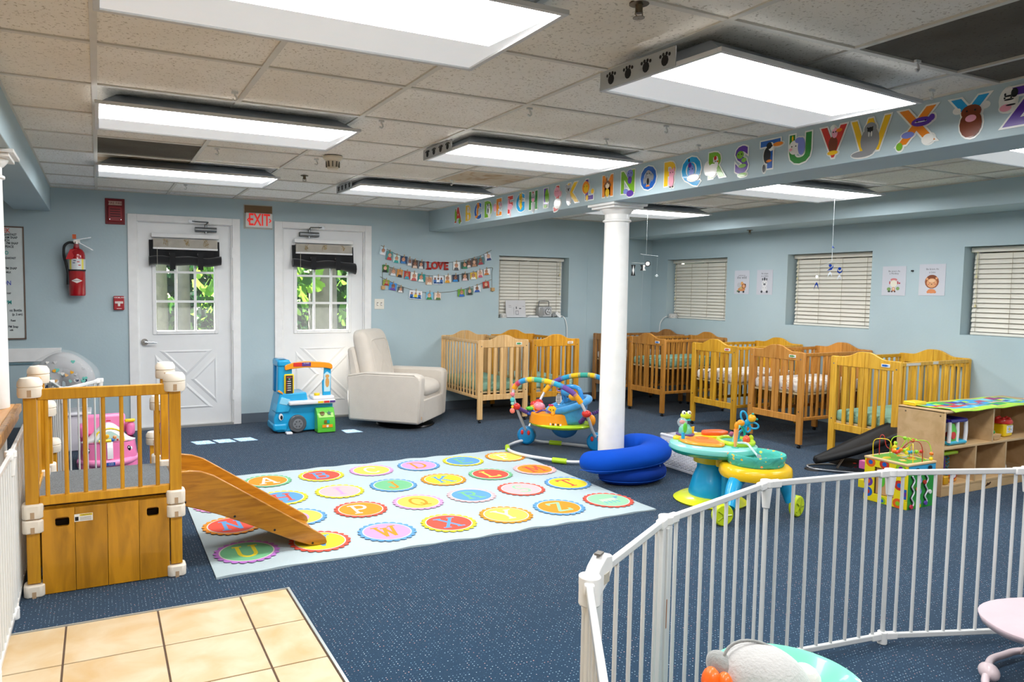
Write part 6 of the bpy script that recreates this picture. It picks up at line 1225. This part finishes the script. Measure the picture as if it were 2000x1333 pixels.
# ---- bead maze cube
def cube():
    S, H_ = .292, .298; t = thing('activity_cube', 'wooden bead maze activity cube with yellow spotted side', 'activity cube', (4.646, 2.862, 0))
    BIR = mat('#d9b98c', .5)
    ob('top_board', G().box(-.004, -.004, H_-.015, S+.004, S+.004, H_), BIR, t, bev=.004)
    cols = [pl(c) for c in ('#3fa83a', '#2f8fd0', '#f0e0a0', '#e8641a', '#e0c81c')]; rr = random.Random(2); g = G(); g.box(.02, .02, H_, S-.02, S-.02, H_+.0005, 0)
    for k in range(16): cx, cy = rr.uniform(.05, S-.05), rr.uniform(.05, S-.05); g.poly([(x, y, H_+.0007+k*.00005) for x, y in circ(cx, cy, rr.uniform(.012, .04), 10, rr.uniform(.01, .025))], rr.randrange(5))
    ob('painted_top', g, cols, t, smooth=0)
    # left face (towards -x): yellow with rings and a doorway
    Y_ = pl('#efd81a'); g = G(); g.box(0, 0, 0, .012, S, .055).box(0, 0, .235, .012, S, H_-.015).box(0, 0, .055, .012, .085, .235).box(0, S-.07, .055, .012, S, .235)
    lf = ob('side_panel', g, Y_, t, bev=.002)
    RG = [pl(c, rough=.4) for c in ('#e8641a', '#1f5fb8', '#c8321f', '#8fc41c', '#6a3a9a')]; 
    for k, (y, z, a_, b_) in enumerate(((.25, .262, 0, 1), (.155, .265, 2, 1), (.045, .262, 3, 4), (.262, .13, 4, 0), (.262, .06, 1, 2), (.16, .02, 3, 1), (.05, .15, 2, 1), (.055, .03, 0, 3), (.008, .1, 1, 4))):
        r_ = .033 if k not in (5,) else .024; cl = lambda pts: [(min(max(u, .001), S-.001), min(max(v, .001), H_-.016)) for u, v in pts]
        ob('painted_ring', G().prism(cl(circ(y, z, r_, 20)), -.0006, 0, 'x', 0).prism(cl(circ(y, z, r_*.45, 14)), -.001, -.0006, 'x', 1), [RG[a_], RG[b_]], lf, smooth=0)
    ob('inner_board', G().box(.02, .085, .055, .026, S-.07, .235), mat('#c99c6a', .5), t); ob('inner_figure', G().prism(circ(.18, .15, .022, 12, .045), .018, .02, 'x'), GRN, t); ob('inner_figure', G().prism([(.1, .08), (.112, .08), (.118, .12), (.124, .08), (.136, .08), (.134, .15), (.102, .15)], .018, .02, 'x'), pl('#1f3a9a'), t); ob('inner_figure', G().prism(circ(.118, .175, .014, 10), .018, .02, 'x'), YEL, t)
    # right face (towards -y)
    rf = ob('side_panel', G().box(.012, 0, 0, S, .012, H_-.015), pl('#2f9a3a'), t, label='green panel with wavy tracks'); ob('sky_band', G().box(.012, -.0006, .235, S, 0, H_-.016), pl('#3fa8d8'), rf)
    for x in (.06, .13, .2):
        ob('wavy_track', G().tube([(x+.012*math.sin(k*.9), -.004, .02+k*.0105) for k in range(20)], .005, 6), pl('#e8e8f0') if x != .13 else pl('#9a9ae0'), rf); ob('wavy_track', G().tube([(x-.012+.012*math.sin(k*.9), -.003, .02+k*.0105) for k in range(20)], .003, 5), BLACK, rf)
    for x, z, c in ((.04, .02, '#c8324a'), (.12, .02, '#e8d01c'), (.19, .03, '#6a4ab0'), (.1, .13, '#e8703a'), (.17, .17, '#c03a2a'), (.23, .1, '#e8e8e0'), (.09, .255, '#1d2a3a'), (.22, .262, '#2a2a30')): ob('slider', G().cyl((x, -.014, z), (x, -.004, z), .014, n=7), pl(c), rf)
    ob('side_panel', G().box(S-.012, .012, 0, S, S, H_-.015), pl('#c8302a'), t, label='red panel'); ob('side_panel', G().box(.012, S-.012, 0, S-.012, S, H_-.015), pl('#2f7fc0'), t, label='blue panel')
    for z, c in ((.2, '#d060a0'), (.07, '#e0d01c')): ob('spinning_tile', G().box(.004, S, z, .05, S+.045, z+.055), pl(c), t, bev=.003, label='pink side tile' if z > .1 else 'yellow side tile')
    # wires with beads
    def wire(pts, c, beads): 
        cur = spline(pts, 8); w_ = ob('bead_wire', G().tube(cur, .0028, 6), pl(c), t, smooth=60)
        for f, bc in beads: p = cur[int(f*(len(cur)-1))]; ob('bead', G().ell(p, .0125, n=12, k=8), pl(bc), w_, smooth=80)
    Z = H_; R_, O_, Y2, G2, B2 = '#d03028', '#ee7a1a', '#f0d81a', '#8fcf2a', '#2fa0c8'
    wire([(.02, .25, Z), (.02, .25, Z+.1), (.035, .22, Z+.125), (.06, .17, Z+.12), (.07, .15, Z+.06), (.09, .15, Z+.055), (.12, .17, Z+.11), (.13, .15, Z+.06), (.2, .1, Z+.045), (.25, .04, Z)], '#f0d018', [(.48, O_), (.52, O_), (.56, Y2), (.6, Y2), (.72, G2), (.78, B2), (.84, G2)])
    wire([(.1, .26, Z), (.1, .26, Z+.12), (.11, .24, Z+.135), (.12, .22, Z+.06), (.15, .16, Z+.05), (.22, .14, Z+.055), (.27, .2, Z+.05), (.27, .26, Z)], '#c03028', [(.5, R_), (.56, B2), (.62, G2), (.68, Y2), (.75, G2)])
    wire([(.12, .2, Z), (.13, .2, Z+.11), (.16, .18, Z+.14), (.2, .17, Z+.13), (.23, .12, Z+.115), (.27, .12, Z+.12), (.24, .15, Z+.125), (.2, .15, Z+.11), (.19, .2, Z)], '#a8dc28', [(.42, G2), (.5, R_)])
    wire([(.08, .02, Z), (.09, .03, Z+.1), (.11, .05, Z+.115), (.12, .1, Z+.05), (.17, .1, Z+.045), (.22, .08, Z+.05), (.26, .06, Z+.05)], '#f0d018', [(.6, Y2), (.66, B2), (.74, B2), (.82, G2), (.92, R_)])
    wire([(.17, .015, Z), (.17, .02, Z+.09), (.155, .04, Z+.13), (.13, .08, Z+.12), (.1, .13, Z+.05), (.06, .14, Z+.045)], '#b02820', [(.75, O_), (.8, R_), (.86, R_)])
    wire([(.27, .02, Z), (.27, .02, Z+.06), (.265, .04, Z+.115), (.22, .06, Z+.13), (.2, .1, Z+.12), (.21, .14, Z+.13), (.215, .13, Z+.05), (.22, .13, Z)], '#a8dc28', [(.05, Y2), (.11, O_)])
cube()
# ---- black rocker
t = thing('baby_bouncer', 'black fabric baby bouncer lying between the golden crib and toy shelf', 'bouncer', (5.07, 3.85, 0))
def sl_(u, v):
    x = u*.62; y = -.40*u; w_ = .05+.11*math.sin(min(1, u*1.25)*PI*.55); side = (v-.5)*2
    n_ = Vector((.5, .86, 0)).normalized(); p = Vector((x, y, 0))+n_*side*w_; z = .045+.33*u**1.1+(.055*math.sin(u*PI))*(1-side*side)*-.6+.02*side*side
    return (p.x, p.y, z)
s_ = ob('sling_seat', G().grid(sl_, 26, 10), mat('#08080a', .55, spec=.3, var=.1, vs=6, bump=.4, bs=6), t, smooth=80); s_.modifiers.new('t', 'SOLIDIFY').thickness = .045
ob('base_frame', G().tube(spline([(-.0, .06, .02), (-.04, 0, .012), (0, -.08, .012), (.25, -.33, .012), (.5, -.5, .012), (.62, -.46, .012), (.56, -.26, .012), (.25, .0, .012)], 6, True), .009, 8, closed=True), mat('#9a9da2', .3, .8), t, smooth=60)
ob('support_strut', G().tube([(.12, -.1, .02), (.2, -.1, .1), (.34, -.12, .18)], .008, 8), mat('#9a9da2', .3, .8), t); ob('support_strut', G().tube([(.5, -.2, .012), (.52, -.32, .26)], .009, 8), mat('#9a9da2', .3, .8), t)
ob('underside_cloth', G().grid(lambda u, v: (.15+u*.42, -.1-.26*u+(v-.5)*.2, .04+.02*math.sin(u*8)+.2*u*abs(v-.5)), 14, 8), mat('#0c0c0f', .8), t, smooth=80); ob('toe_pad', G().lathe((-.03, .0, 0), [(.06, 0), (.055, .01), (0, .012)], 20), BLACK, t); ob('red_tag', G().box(.21, -.19, .035, .225, -.17, .07), REDP, t)
# ---- toy shelf
SHW = wood('#cfae82', '#bd9a6c', scale=3, stretch=(1.2, 4, 4), name='birch ply', rough=.45, coat=.1); SHF = 2.95
def shelf():
    t = thing('toy_shelf', 'low birch plywood toy shelf at the right with open cubbies', 'shelf', (5.165, SHF, 0)); W, Dp, H_ = 1.3, .325, .595; th = .016
    for x in (0, W-th): ob('side_panel', G().box(x, -.0, 0, x+th, Dp, H_-.004), SHW, t, bev=.004)
    ob('top_panel', G().box(0, -.0, H_-th, W, Dp, H_), SHW, t, bev=.003); ob('middle_shelf', G().box(th, .004, .325, W-th, Dp-.012, .341), SHW, t, bev=.002); ob('bottom_shelf', G().box(th, .004, .06, W-th, Dp-.012, .076), SHW, t, bev=.002); ob('toe_board', G().box(th, .006, 0, W-th, .022, .06), SHW, t, bev=.002)
    ob('back_panel', G().box(th, Dp-.01, 0, W-th, Dp, H_-th), SHW, t)
    for x in (.58,): ob('divider', G().box(x, .004, .341, x+th, Dp-.012, H_-th), SHW, t)
    for x in (.385, .76): ob('divider', G().box(x, .004, .076, x+th, Dp-.012, .325), SHW, t)
    e = ob('burnt_logo', G().prism([(.535, .018), (.56, .045), (.575, .04), (.6, .048), (.605, .04), (.585, .028), (.56, .022)], .0045, .0058), mat('#4a3018', .8), t)
    for x, z in ((.03, .56), (.27, .56)): ob('screw', G().cyl((-.001, x, z), (0, x, z), .006, n=8), mat('#6a5a48', .5), t)
shelf()
# play mat and yellow box on the shelf
t = thing('fabric_play_mat', 'bright printed play mat draped over the toy shelf top with lime edging', 'play mat', (5.165, SHF, .596))
rr = random.Random(4); cols = [pl(c, rough=.8) for c in ('#2f9ad0', '#2fa04a', '#c8302a', '#1f3f9a', '#e8d84a', '#7fc8e0', '#8a2f7a', '#a8d840')]
g = G(); nx, ny = 26, 9
def pm(u, v): x = .09+u*1.13-.06*v; y = -.015+v*.3; return (x, y, .004+.0035*math.sin(u*21+v*3)+.003*math.sin(v*9)-(.012 if v < .04 else 0))
g.grid(pm, nx, ny); pal = {}
for k in range(nx*ny):
    i, j = divmod(k, ny); key = (i//4, j//3); pal.setdefault(key, rr.choice([0, 0, 5, 1, 3, 2, 6])); g.m[k] = 7 if (j == 0 or i == 0 or i == nx-1 or j == ny-1) else (pal[key] if rr.random() < .72 else rr.randrange(8))
ob('mat_cloth', g, cols, t, smooth=60)
ob('mat_cloth_backing', G().grid(lambda u, v: (pm(u, v)[0], pm(u, v)[1], pm(u, v)[2]-.0035), nx, ny), cols[7], t, smooth=60)
ob('yellow_folder', G().box(0, 0, 0, .13, .09, .028), YEL, loc=(5.2, SHF+.225, .596), bev=.006, label='flat bright yellow box on the left back corner of the toy shelf', cat='box')
# toys in the shelf
t = thing('activity_frame_toy', 'purple, white and turquoise activity cube toy in the upper left shelf cubby', 'toy', (5.4, SHF+.11, .342))
for z, m_ in ((.016, TEAL), (.17, pl('#3a2f9a'))):
    for (x0, y0, x1, y1) in ((-.11, -.07, .08, -.07), (.08, -.07, .08, .07), (.08, .07, -.11, .07), (-.11, .07, -.11, -.07)): ob('frame_bar', G().cyl((x0, y0, z), (x1, y1, z), .014, n=12), m_ if z > .1 else pl('#2fa8c8'), t)
for x, y in ((.08, -.07), (-.02, -.07), (.08, .07), (-.11, .07), (-.11, -.07)): ob('corner_post', G().tube([(x, y, .02), (x+.006, y, .09), (x, y, .165)], .013, 10), WHP, t)
ob('green_panel', G().prism([(-.11, .03), (-.03, .03), (-.03, .1), (-.06, .15), (-.11, .16)], -.075, -.068), GRN, t); ob('red_disc', G().cyl((-.07, -.08, .07), (-.07, -.07, .07), .026, n=16), REDP, t); ob('red_blade', G().ell((.03, 0, .055), (.045, .03, .025)), REDP, t, smooth=80); ob('purple_post', G().cyl((.03, 0, .02), (.03, 0, .16), .012), pl('#4a3fae'), t); ob('yellow_knob', G().ell((.0, -.01, .1), .016), YEL, t)
def jar(x, y, label, face):
    t = thing('toy_bucket', label, 'toy bucket', (x, y, .342)); ob('bucket_body', G().prism([(-.05, 0), (.05, 0), (.058, .1), (-.058, .1)], -.045, .045), YEL, t, bev=.014)
    ob('red_lid', G().lathe((0, 0, .098), [(.068, 0), (.072, .012), (.062, .03), (.04, .034), (0, .034)], 24, sy=.85), REDP, t, smooth=50)
    for k in range(5): ob('lid_knob', G().ell((.045*math.cos(k*1.256), .035*math.sin(k*1.256), .132), .014), REDP, t, smooth=80)
    if face: f = ob('picture_label', G().box(-.032, -.0475, .03, .044, -.045, .085), WHP, t); ob('label_sun', G().prism([(.0+u, .058+v) for u, v in circ(0, 0, .012, 12)], -.0485, -.0476), YEL, f); [ob('label_dot', G().prism([(.0+.021*math.cos(q)+u, .058+.021*math.sin(q)+v) for u, v in circ(0, 0, .004, 6)], -.0485, -.0476), pl('#2f6fc0'), f) for q in range(0, 7)]
jar(5.9, SHF+.16, 'yellow toy bucket with red lid, behind the divider in the upper right cubby', False); jar(6.06, SHF+.1, 'yellow toy bucket with red lid and picture label, front of the upper right cubby', True)
t = thing('wooden_bowl', 'shallow wooden tray of small coloured blocks beside the toy buckets', 'bowl', (5.835, SHF+.07, .342)); ob('bowl_body', G().prism([(-.025, 0), (.035, 0), (.065, .04), (-.05, .04)], -.05, .05), mat('#c9a070', .5), t, bev=.004)
for k, (x, y, c) in enumerate(((-.02, -.02, '#c03028'), (.02, -.01, '#2f9a4a'), (0, .02, '#1f3f9a'), (-.02, .02, '#1f3f6a'), (.03, .02, '#2f9a4a'))): ob('small_block', G().ell((x, y, .05), .017), pl(c), loc=(5.835, SHF+.07, .342), label=['red round block in the wooden tray on the shelf', 'green round block at the front of the wooden tray', 'blue round block in the middle of the wooden tray', 'dark blue round block at the back of the wooden tray', 'green round block at the back right of the wooden tray'][k], cat='block', smooth=80)
t = thing('stacking_tower_toy', 'lime topped purple toy tower in the lower left shelf cubby', 'toy', (5.32, SHF+.1, .077)); ob('base', G().box(-.09, -.06, 0, .1, .06, .03), ORG, t, bev=.012); ob('purple_column', G().tube(spline([(-.02, 0, .02), (.0, 0, .1), (-.01, 0, .2)], 5), .028, 12), PUR, t); ob('lime_top', G().box(-.1, -.06, .195, .1, .06, .22), LIM, t, bev=.01); ob('blue_spring', G().tube([(.07+.012*math.cos(k), .012*math.sin(k), .03+k*.0042) for k in range(40)], .004, 5), pl('#1f8fa0'), t); ob('target_disc', G().cyl((.03, -.075, .055), (.03, -.06, .055), .03, n=20), REDP, t); ob('target_ring', G().cyl((.03, -.078, .055), (.03, -.075, .055), .018, n=16), WHP, t); ob('yellow_foot', G().box(-.1, -.09, 0, -.05, -.05, .06), pl('#d8a01c'), t, bev=.008)
t = thing('small_block_stack', 'dim purple and tan wooden blocks in the lower middle shelf cubby', 'toy', (5.72, SHF+.18, .077)); ob('block', G().box(-.09, -.04, 0, .02, .04, .06), pl('#4a2a5a'), t, bev=.004); ob('block', G().box(.02, -.04, 0, .1, .04, .085), mat('#b08a5a', .6), t, bev=.004); ob('block', G().box(-.08, -.03, .06, -.02, .03, .085), pl('#3a2f6a'), t, bev=.004)
t = thing('toy_bird', 'blue and white toy just showing in the lower right shelf cubby', 'toy', (5.99, SHF+.06, .077)); ob('bird_body', G().ell((0, 0, .05), (.04, .03, .05)), pl('#1f8fb0'), t, smooth=80); ob('bird_belly', G().ell((-.0, -.014, .045), (.028, .02, .035)), WHP, t, smooth=80)
# ================================================================== SAFETY GATES
GW = mat('#dcdedd', .3, coat=.4, var=.02)
def gate(name, label, J, H_, nbar, heavy=(), skip_rail=()):
    t = thing(name, label, 'safety gate', (J[0][0], J[0][1], 0)); o_ = Vector((J[0][0], J[0][1]))
    P = [Vector(p)-o_ for p in J]
    for k, (a, b) in enumerate(zip(P, P[1:])):
        d = (b-a); L = d.length; d = d/L; an = math.atan2(d.y, d.x); n = nbar[k]
        for z, r in ((H_-.011, .011), (.032, .011)): 
            g = G(); g.M = Matrix.Translation((a.x, a.y, 0)) @ Matrix.Rotation(an, 4, 'Z'); g.box(.02, -.008, z-r, L-.02, .008, z+r); ob('rail', g, GW, t, bev=.004)
        for i in range(n):
            p = a+d*(L*(i+.75)/(n+.5)); ob('bar', G().cyl((p.x, p.y, .04), (p.x, p.y, H_-.02), .0062, n=10), GW, t)
    for k, p in enumerate(P):
        hv = k in heavy; r = .014 if hv else .0085
        ob('post', G().cyl((p.x, p.y, .012), (p.x, p.y, H_-.04), r, n=12), GW, t)
        ob('hinge_joint', G().cyl((p.x, p.y, H_-.1), (p.x, p.y, H_-.02), .013, .02, n=14).cyl((p.x, p.y, H_-.022), (p.x, p.y, H_+.004), .023, n=16), PLW, t, bev=.003)
        ob('hinge_joint', G().cyl((p.x, p.y, 0.0), (p.x, p.y, .05), .018, n=12), PLW, t, bev=.003)
        for q in (k-1, k+1):
            if 0 <= q < len(P): d = (P[q]-p).normalized(); g = G(); g.M = Matrix.Translation((p.x, p.y, 0)) @ Matrix.Rotation(math.atan2(d.y, d.x), 4, 'Z'); g.box(0, -.012, H_-.026, .06, .012, H_+.002); ob('rail_sleeve', g, PLW, t, bev=.004); g = G(); g.M = Matrix.Translation((p.x, p.y, 0)) @ Matrix.Rotation(math.atan2(d.y, d.x), 4, 'Z'); g.box(0, -.011, .018, .06, .011, .046); ob('rail_sleeve', g, PLW, t, bev=.004)
    return t
J = [(.70, .86), (1.045, 1.39), (1.545, 1.675), (2.18, 1.85), (2.775, 1.775), (3.33, 1.575), (3.9, 1.33)]
g_ = gate('folding_gate', 'white metal folding baby gate across the right foreground', J, .70, [6, 5, 8, 8, 8, 8], heavy=(1, 2))
o_ = Vector((J[0][0], J[0][1]))
def loc_(p): return Vector(p)-o_
a, b = loc_(J[1]), loc_(J[2]); d = (b-a).normalized(); an = math.atan2(d.y, d.x)
def gl(p): g = G(); g.M = Matrix.Translation((p.x, p.y, 0)) @ Matrix.Rotation(an, 4, 'Z'); return g
ob('latch_post', gl(a).box(.02, -.012, .03, .06, .012, .68), GW, g_, bev=.003); ob('wide_post', gl(b).box(-.055, -.012, .03, -.03, .012, .68), GW, g_, bev=.003); ob('wide_post', gl(b).box(-.02, -.016, .03, .02, .016, .67), GW, g_, bev=.003)
ob('latch_handle', gl(a).prism([(.015, .63), (.085, .66), (.115, .69), (.11, .725), (.07, .735), (.03, .715), (.005, .69)], -.018, .018), PLW, g_, bev=.006); ob('latch_button', gl(a).box(.055, -.02, .665, .085, -.018, .69), mat('#b8b2a4', .4), g_); ob('latch_button', gl(a).box(.05, -.008, .735, .075, .008, .74), mat('#6d6a64', .5), g_)
c_ = ob('wall_post', G().box(-.012, -.02, .02, .012, .0, .70), GW, g_); c_.location = (loc_(J[1]).x, loc_(J[1]).y-.0, 0); ob('lock_cup', G().cyl((loc_(J[1]).x-.01, loc_(J[1]).y-.02, .64), (loc_(J[1]).x-.01, loc_(J[1]).y-.02, .712), .026, n=18), PLW, g_, bev=.004)
ob('scratch', gl(b).box(-.0195, -.0168, .36, -.015, -.0158, .45), mat('#a8683a', .7), g_, label='rusty scratch on the post')
# left gate beside the tiles
gate('folding_gate', 'white metal folding gate along the counter at the left edge', [(-.34, 2.3), (-.34, 2.86), (-.333, 3.42), (-.34, 4.35)], .70, [8, 8, 13])
gate('folding_gate', 'white folded gate standing between the play structure and pink car', [(-.30, 5.62), (-.215, 5.2), (.0, 5.62)], .73, [5, 4])
# ---- counter ledge under the left column
LEDG = wood('#dba564', '#c98b45', scale=3, stretch=(6, .8, 6), name='counter wood'); EDG = wood('#c08e56', '#7d5a34', scale=6, stretch=(6, 6, 1), name='raw edge')
t = thing('counter_ledge', 'orange wood counter top with rough pale edge under the left column', 'counter', (-.375, 4.42, 0))
ob('counter_top', G().box(-.62, -2.6, .716, -.03, .02, .752), LEDG, t, bev=.004); ob('edge_board', G().box(-.03, -2.6, .712, .0, .02, .753), EDG, t, bev=.005); ob('lower_board', G().box(-.045, -2.6, .672, -.012, .0, .711), EDG, t, bev=.005)
ob('knee_wall', G().box(-.55, -2.55, 0, -.065, -.04, .672), mat('#dcdcd8', .6), t)
# ---- pink car
t = thing('toy_car', 'pink plastic toy car activity seat with eyes and white windscreen', 'toy car', (.045, 6.2, 0), math.radians(4)); PK2 = pl('#f291c2')
def cb(u, v):
    a_ = u*PI*2; c, s = math.cos(a_), math.sin(a_); sp = lambda q, e: math.copysign(abs(q)**e, q)
    taper = 1-.12*v; return (.215*sp(c, .55)*taper, .2*sp(s, .6)*taper-.02, .005+.19*v)
ob('car_body', G().grid(cb, 40, 5, cu=True).lathe((0, -.02, .19), [(.0, .03), (.1, .025), (.17, .0)], 24, sy=.95), PNK, t, smooth=60)
ob('bumper', G().tube(spline([(-.2, -.1, .055), (-.12, -.2, .05), (0, -.225, .045), (.12, -.2, .05), (.2, -.1, .055)], 6), .028, 10), PK2, t, smooth=80)
ob('hood_stripe', G().grid(lambda u, v: ((u-.5)*.04, -.226+.03*v*v+.0, .08+v*.125), 2, 6), WHP, t)
ob('windscreen', G().grid(lambda u, v: ((u-.5)*.38*(1-.25*v), -.15+.1*v+.25*(u-.5)**2, .2+.13*math.sin(u*PI)*v+.0), 20, 5), WHP, t, smooth=80).modifiers.new('t', 'SOLIDIFY').thickness = .03
ob('steering_arch', G().tube(spline([(-.1, -.18, .2), (-.085, -.165, .265), (-.03, -.155, .295), (.03, -.155, .295), (.085, -.165, .265), (.1, -.18, .2)], 5), .007, 8), YEL, t, smooth=80)
ob('dashboard', G().grid(lambda u, v: ((u-.5)*.17*math.cos(v*PI*.45), -.172+.008*v, .205+v*.075), 10, 5), pl('#bfe0d8'), t)
for x, z, c, r in ((-.02, .245, '#f0b020', .018), (.035, .235, '#f0a060', .014), (.02, .215, '#2f6fc0', .014), (-.05, .225, '#5fb8d0', .012), (.055, .215, '#d84a3a', .008)): ob('dash_toy', G().ell((x, -.182, z), (r, .008, r)), pl(c), t, smooth=80)
ob('yellow_bar', G().cyl((-.075, -.19, .212), (.01, -.19, .212), .012), YEL, t)
ob('seat_back', G().box(-.16, .1, .2, .14, .15, .37), PK2, t, bev=.03)
for s in (-1, 1): ob('seat_side', G().box(s*.17-.03, -.0, .2, s*.17+.03, .14, .31), PNK, t, bev=.025)
ob('yellow_handle', G().box(.125, .0, .31, .2, .03, .335), YEL, t, bev=.008)
for s, ex in ((1, .125), (-1, -.15)):
    e = ob('eye', G().ell((ex, -.19+abs(ex)*.15, .135), (.034, .014, .036), n=18), WHP, t, smooth=80); ob('pupil', G().ell((ex, -.203+abs(ex)*.15, .14), (.022, .008, .026), n=16), BLACK, e, smooth=80); ob('pupil_glint', G().ell((ex+.006, -.211+abs(ex)*.15, .15), .006), WHP, e)
pt = ob('number_plate', G().box(-.03, -.256, .035, .03, -.25, .06), pl('#2f5fb0'), t); lettering('123', .024, WHP, (0, -.2565, .0475), RB, pt)
ob('red_badge', G().box(-.012, -.052, .338, .02, -.046, .345), REDP, t)
# ---- grey heart nursing pillow in clear bag, on a white bin
t = thing('storage_bin', 'white plastic bin standing under the wrapped heart pillow', 'bin', (-.28, 6.88, 0)); ob('bin_body', G().prism([(-.19, 0), (.17, 0), (.2, .3), (-.22, .3)], -.14, .14), mat('#e2dfe8', .4), t, bev=.012); ob('bin_lid', G().box(-.23, -.155, .3, .21, .155, .325), mat('#e6e4ea', .4), t, bev=.008)
t = thing('heart_pillow', 'grey nursing pillow with coloured hearts, wrapped in clear plastic', 'pillow', (-.265, 6.82, .337)); HP = mat('#adafb2', .85, var=.03)
cur = spline([(-.115, 0, .118), (-.13, 0, .2), (-.115, 0, .3), (-.01, 0, .375), (.1, 0, .3), (.12, 0, .2), (.1, 0, .118)], 8); N = len(cur)
ob('pillow_body', G().tube(cur, [.114*math.sqrt(max(.03, 1-abs(2*i/(N-1)-1)**9)) for i in range(N)], 18), HP, t, smooth=80)
rr = random.Random(8); HC = [mat(c, .8) for c in ('#e8a82a', '#6fc0b4', '#1f2f4a', '#e6e4e0', '#c9cbcd')]
for k in range(46):
    i = rr.randrange(3, N-3); p = cur[i]; dd = rr.uniform(-.085, .085); tn = (cur[i+1]-cur[i-1]).normalized(); nn = Vector((tn.z, 0, -tn.x)); q = p+nn*dd; y = -math.sqrt(.115**2-dd*dd)-.001; s = rr.uniform(.01, .02); an = rr.uniform(-.5, .5)
    hp = [(0, -1), (.9, 0), (1, .5), (.6, .9), (.2, .8), (0, .45), (-.2, .8), (-.6, .9), (-1, .5), (-.9, 0)]
    ob('heart_print', G().prism([(q.x+s*(u*math.cos(an)-v*math.sin(an)), q.z+s*(u*math.sin(an)+v*math.cos(an))) for u, v in hp], y-.003, y+.004), HC[rr.randrange(5)], t, smooth=0)
ob('clear_bag', G().grid(lambda u, v: ((.275+.008*math.sin(u*40))*math.cos(u*2*PI)*math.sin(v*PI)-.008, (.1*math.sin(v*PI)**.4)*(1 if v > .5 else -1)*abs(2*v-1)**.0*(-math.sin(u*2*PI)*0+1) if False else .128*math.cos(v*PI), .245+(.255+.01*math.sin(u*33))*math.sin(u*2*PI)*math.sin(v*PI)), 60, 10, cu=True), mat('#f4f8fa', .08, alpha=.16, var=0, bump=.6, bs=14), t, smooth=80)
# ---- foreground mint seat and plush elephant
t = thing('infant_floor_seat', 'mint plastic infant seat with grey elephant cushion and orange toy, foreground', 'infant seat', (1.56, 1.242, 0), math.radians(-26))
MN = pl('#7fe0ba'); 
ob('seat_shell', G().lathe((.005, 0, .0), [(.13, .0), (.15, .02), (.11, .2), (.14, .33), (.175, .40), (.182, .405), (.17, .398), (.14, .345), (.1, .3), (0, .28)], 48), MN, t, smooth=60)
PLU = mat('#b9b8b6', .95, sheen=.6, var=.05, vs=20, bump=.4, bs=120); PLD = mat('#8f918e', .95, sheen=.6, var=.05, bump=.4, bs=120); PLL = mat('#d9d6d2', .95, sheen=.5, bump=.3, bs=120)
ob('plush_head', G().ell((-.05, .0, .395), (.115, .1, .085), n=28, k=16, R=Euler((.2, .35, 0)).to_matrix()), PLU, t, smooth=80)
ob('plush_seam', G().tube([(-.05+.118*math.cos(u)*math.cos(.35), .0+.02*math.sin(u), .395+.088*math.sin(u)-.118*math.cos(u)*math.sin(.35)) for u in [k*PI/16 for k in range(17)]], .004, 6), PLD, t, smooth=80)
ob('plush_ear', G().ell((-.155, .02, .415), (.035, .045, .05), n=18, R=Euler((0, -.5, .2)).to_matrix()), PLD, t, smooth=80); ob('plush_ear', G().ell((.07, -.07, .325), (.06, .04, .045), n=18, R=Euler((0, .5, .2)).to_matrix()), PLD, t, smooth=80)
ob('plush_foot', G().ell((.065, .04, .375), (.045, .04, .045), n=18), PLL, t, smooth=80); ob('plush_body', G().ell((.07, -.04, .31), (.12, .1, .08), n=20), PLL, t, smooth=80); ob('plush_foot', G().ell((-.185, -.03, .375), (.03, .03, .04), n=14), PLW, t, smooth=80)
ob('seat_cover', G().ell((-.08, -.08, .325), (.13, .09, .06), n=18), PLL, t, smooth=80)
ot = ob('orange_toy', G().ell((-.2, -.03, .405), (.024, .03, .04), n=16).ell((-.172, -.045, .40), (.022, .026, .04), n=16).ell((-.218, -.06, .38), (.03, .03, .035), n=16), pl('#ff6a14', rough=.4), t, smooth=80)
# ---- pink bouncer
t = thing('pink_bouncer', 'pale pink padded baby bouncer cut off at the lower right corner', 'bouncer', (3.01, 1.29, 0), math.radians(-26))
PKF = mat('#cdb8bf', .9, sheen=.3, var=.03, bump=.4, bs=9)
def pk(u, v):
    a_ = u*2*PI; r = math.sin(v*PI/2)**.7; sp = lambda q, e: math.copysign(abs(q)**e, q)
    return (.06+.3*sp(math.cos(a_), .8)*r, .03+.16*sp(math.sin(a_), .8)*r, .235+.03*(1-r**4)-.09*math.cos(a_)*r*0+.02*math.sin(a_*1)*r)
ob('padded_seat', G().grid(pk, 40, 10, cu=True), PKF, t, smooth=80).modifiers.new('t', 'SOLIDIFY').thickness = .03
for k in range(5): ob('stitch_crease', G().tube(spline([(-.02+k*.05, -.07+.02*k, .262), (.03+k*.05, -.04+.015*k, .27), (.1+k*.04, -.03+.01*k, .262)], 4), .003, 5), mat('#c5a9b4', .9), t)
FRP = mat('#d6c4c8', .35, coat=.3)
ob('base_tube', G().tube(spline([(-.27, -.08, .02), (-.255, .0, .022), (-.19, .078, .03), (-.125, .153, .03), (-.047, .193, .03), (.056, .227, .03), (.26, .21, .025), (.38, .05, .02), (.3, -.2, .02), (.0, -.26, .02)], 6, True), .013, 10, closed=True), FRP, t, smooth=80)
ob('joint_cover', G().ell((-.2, .06, .034), (.03, .04, .032), n=16), FRP, t, smooth=80)
for x in (0.0, .2): ob('support_leg', G().tube([(x+.04, .215, .03), (x+.03, .12, .14), (x+.02, .05, .235)], .011, 8), FRP, t)
ob('foot_pad', G().box(-.26, -.25, 0, -.16, -.235, .022), PLW, t, bev=.004)
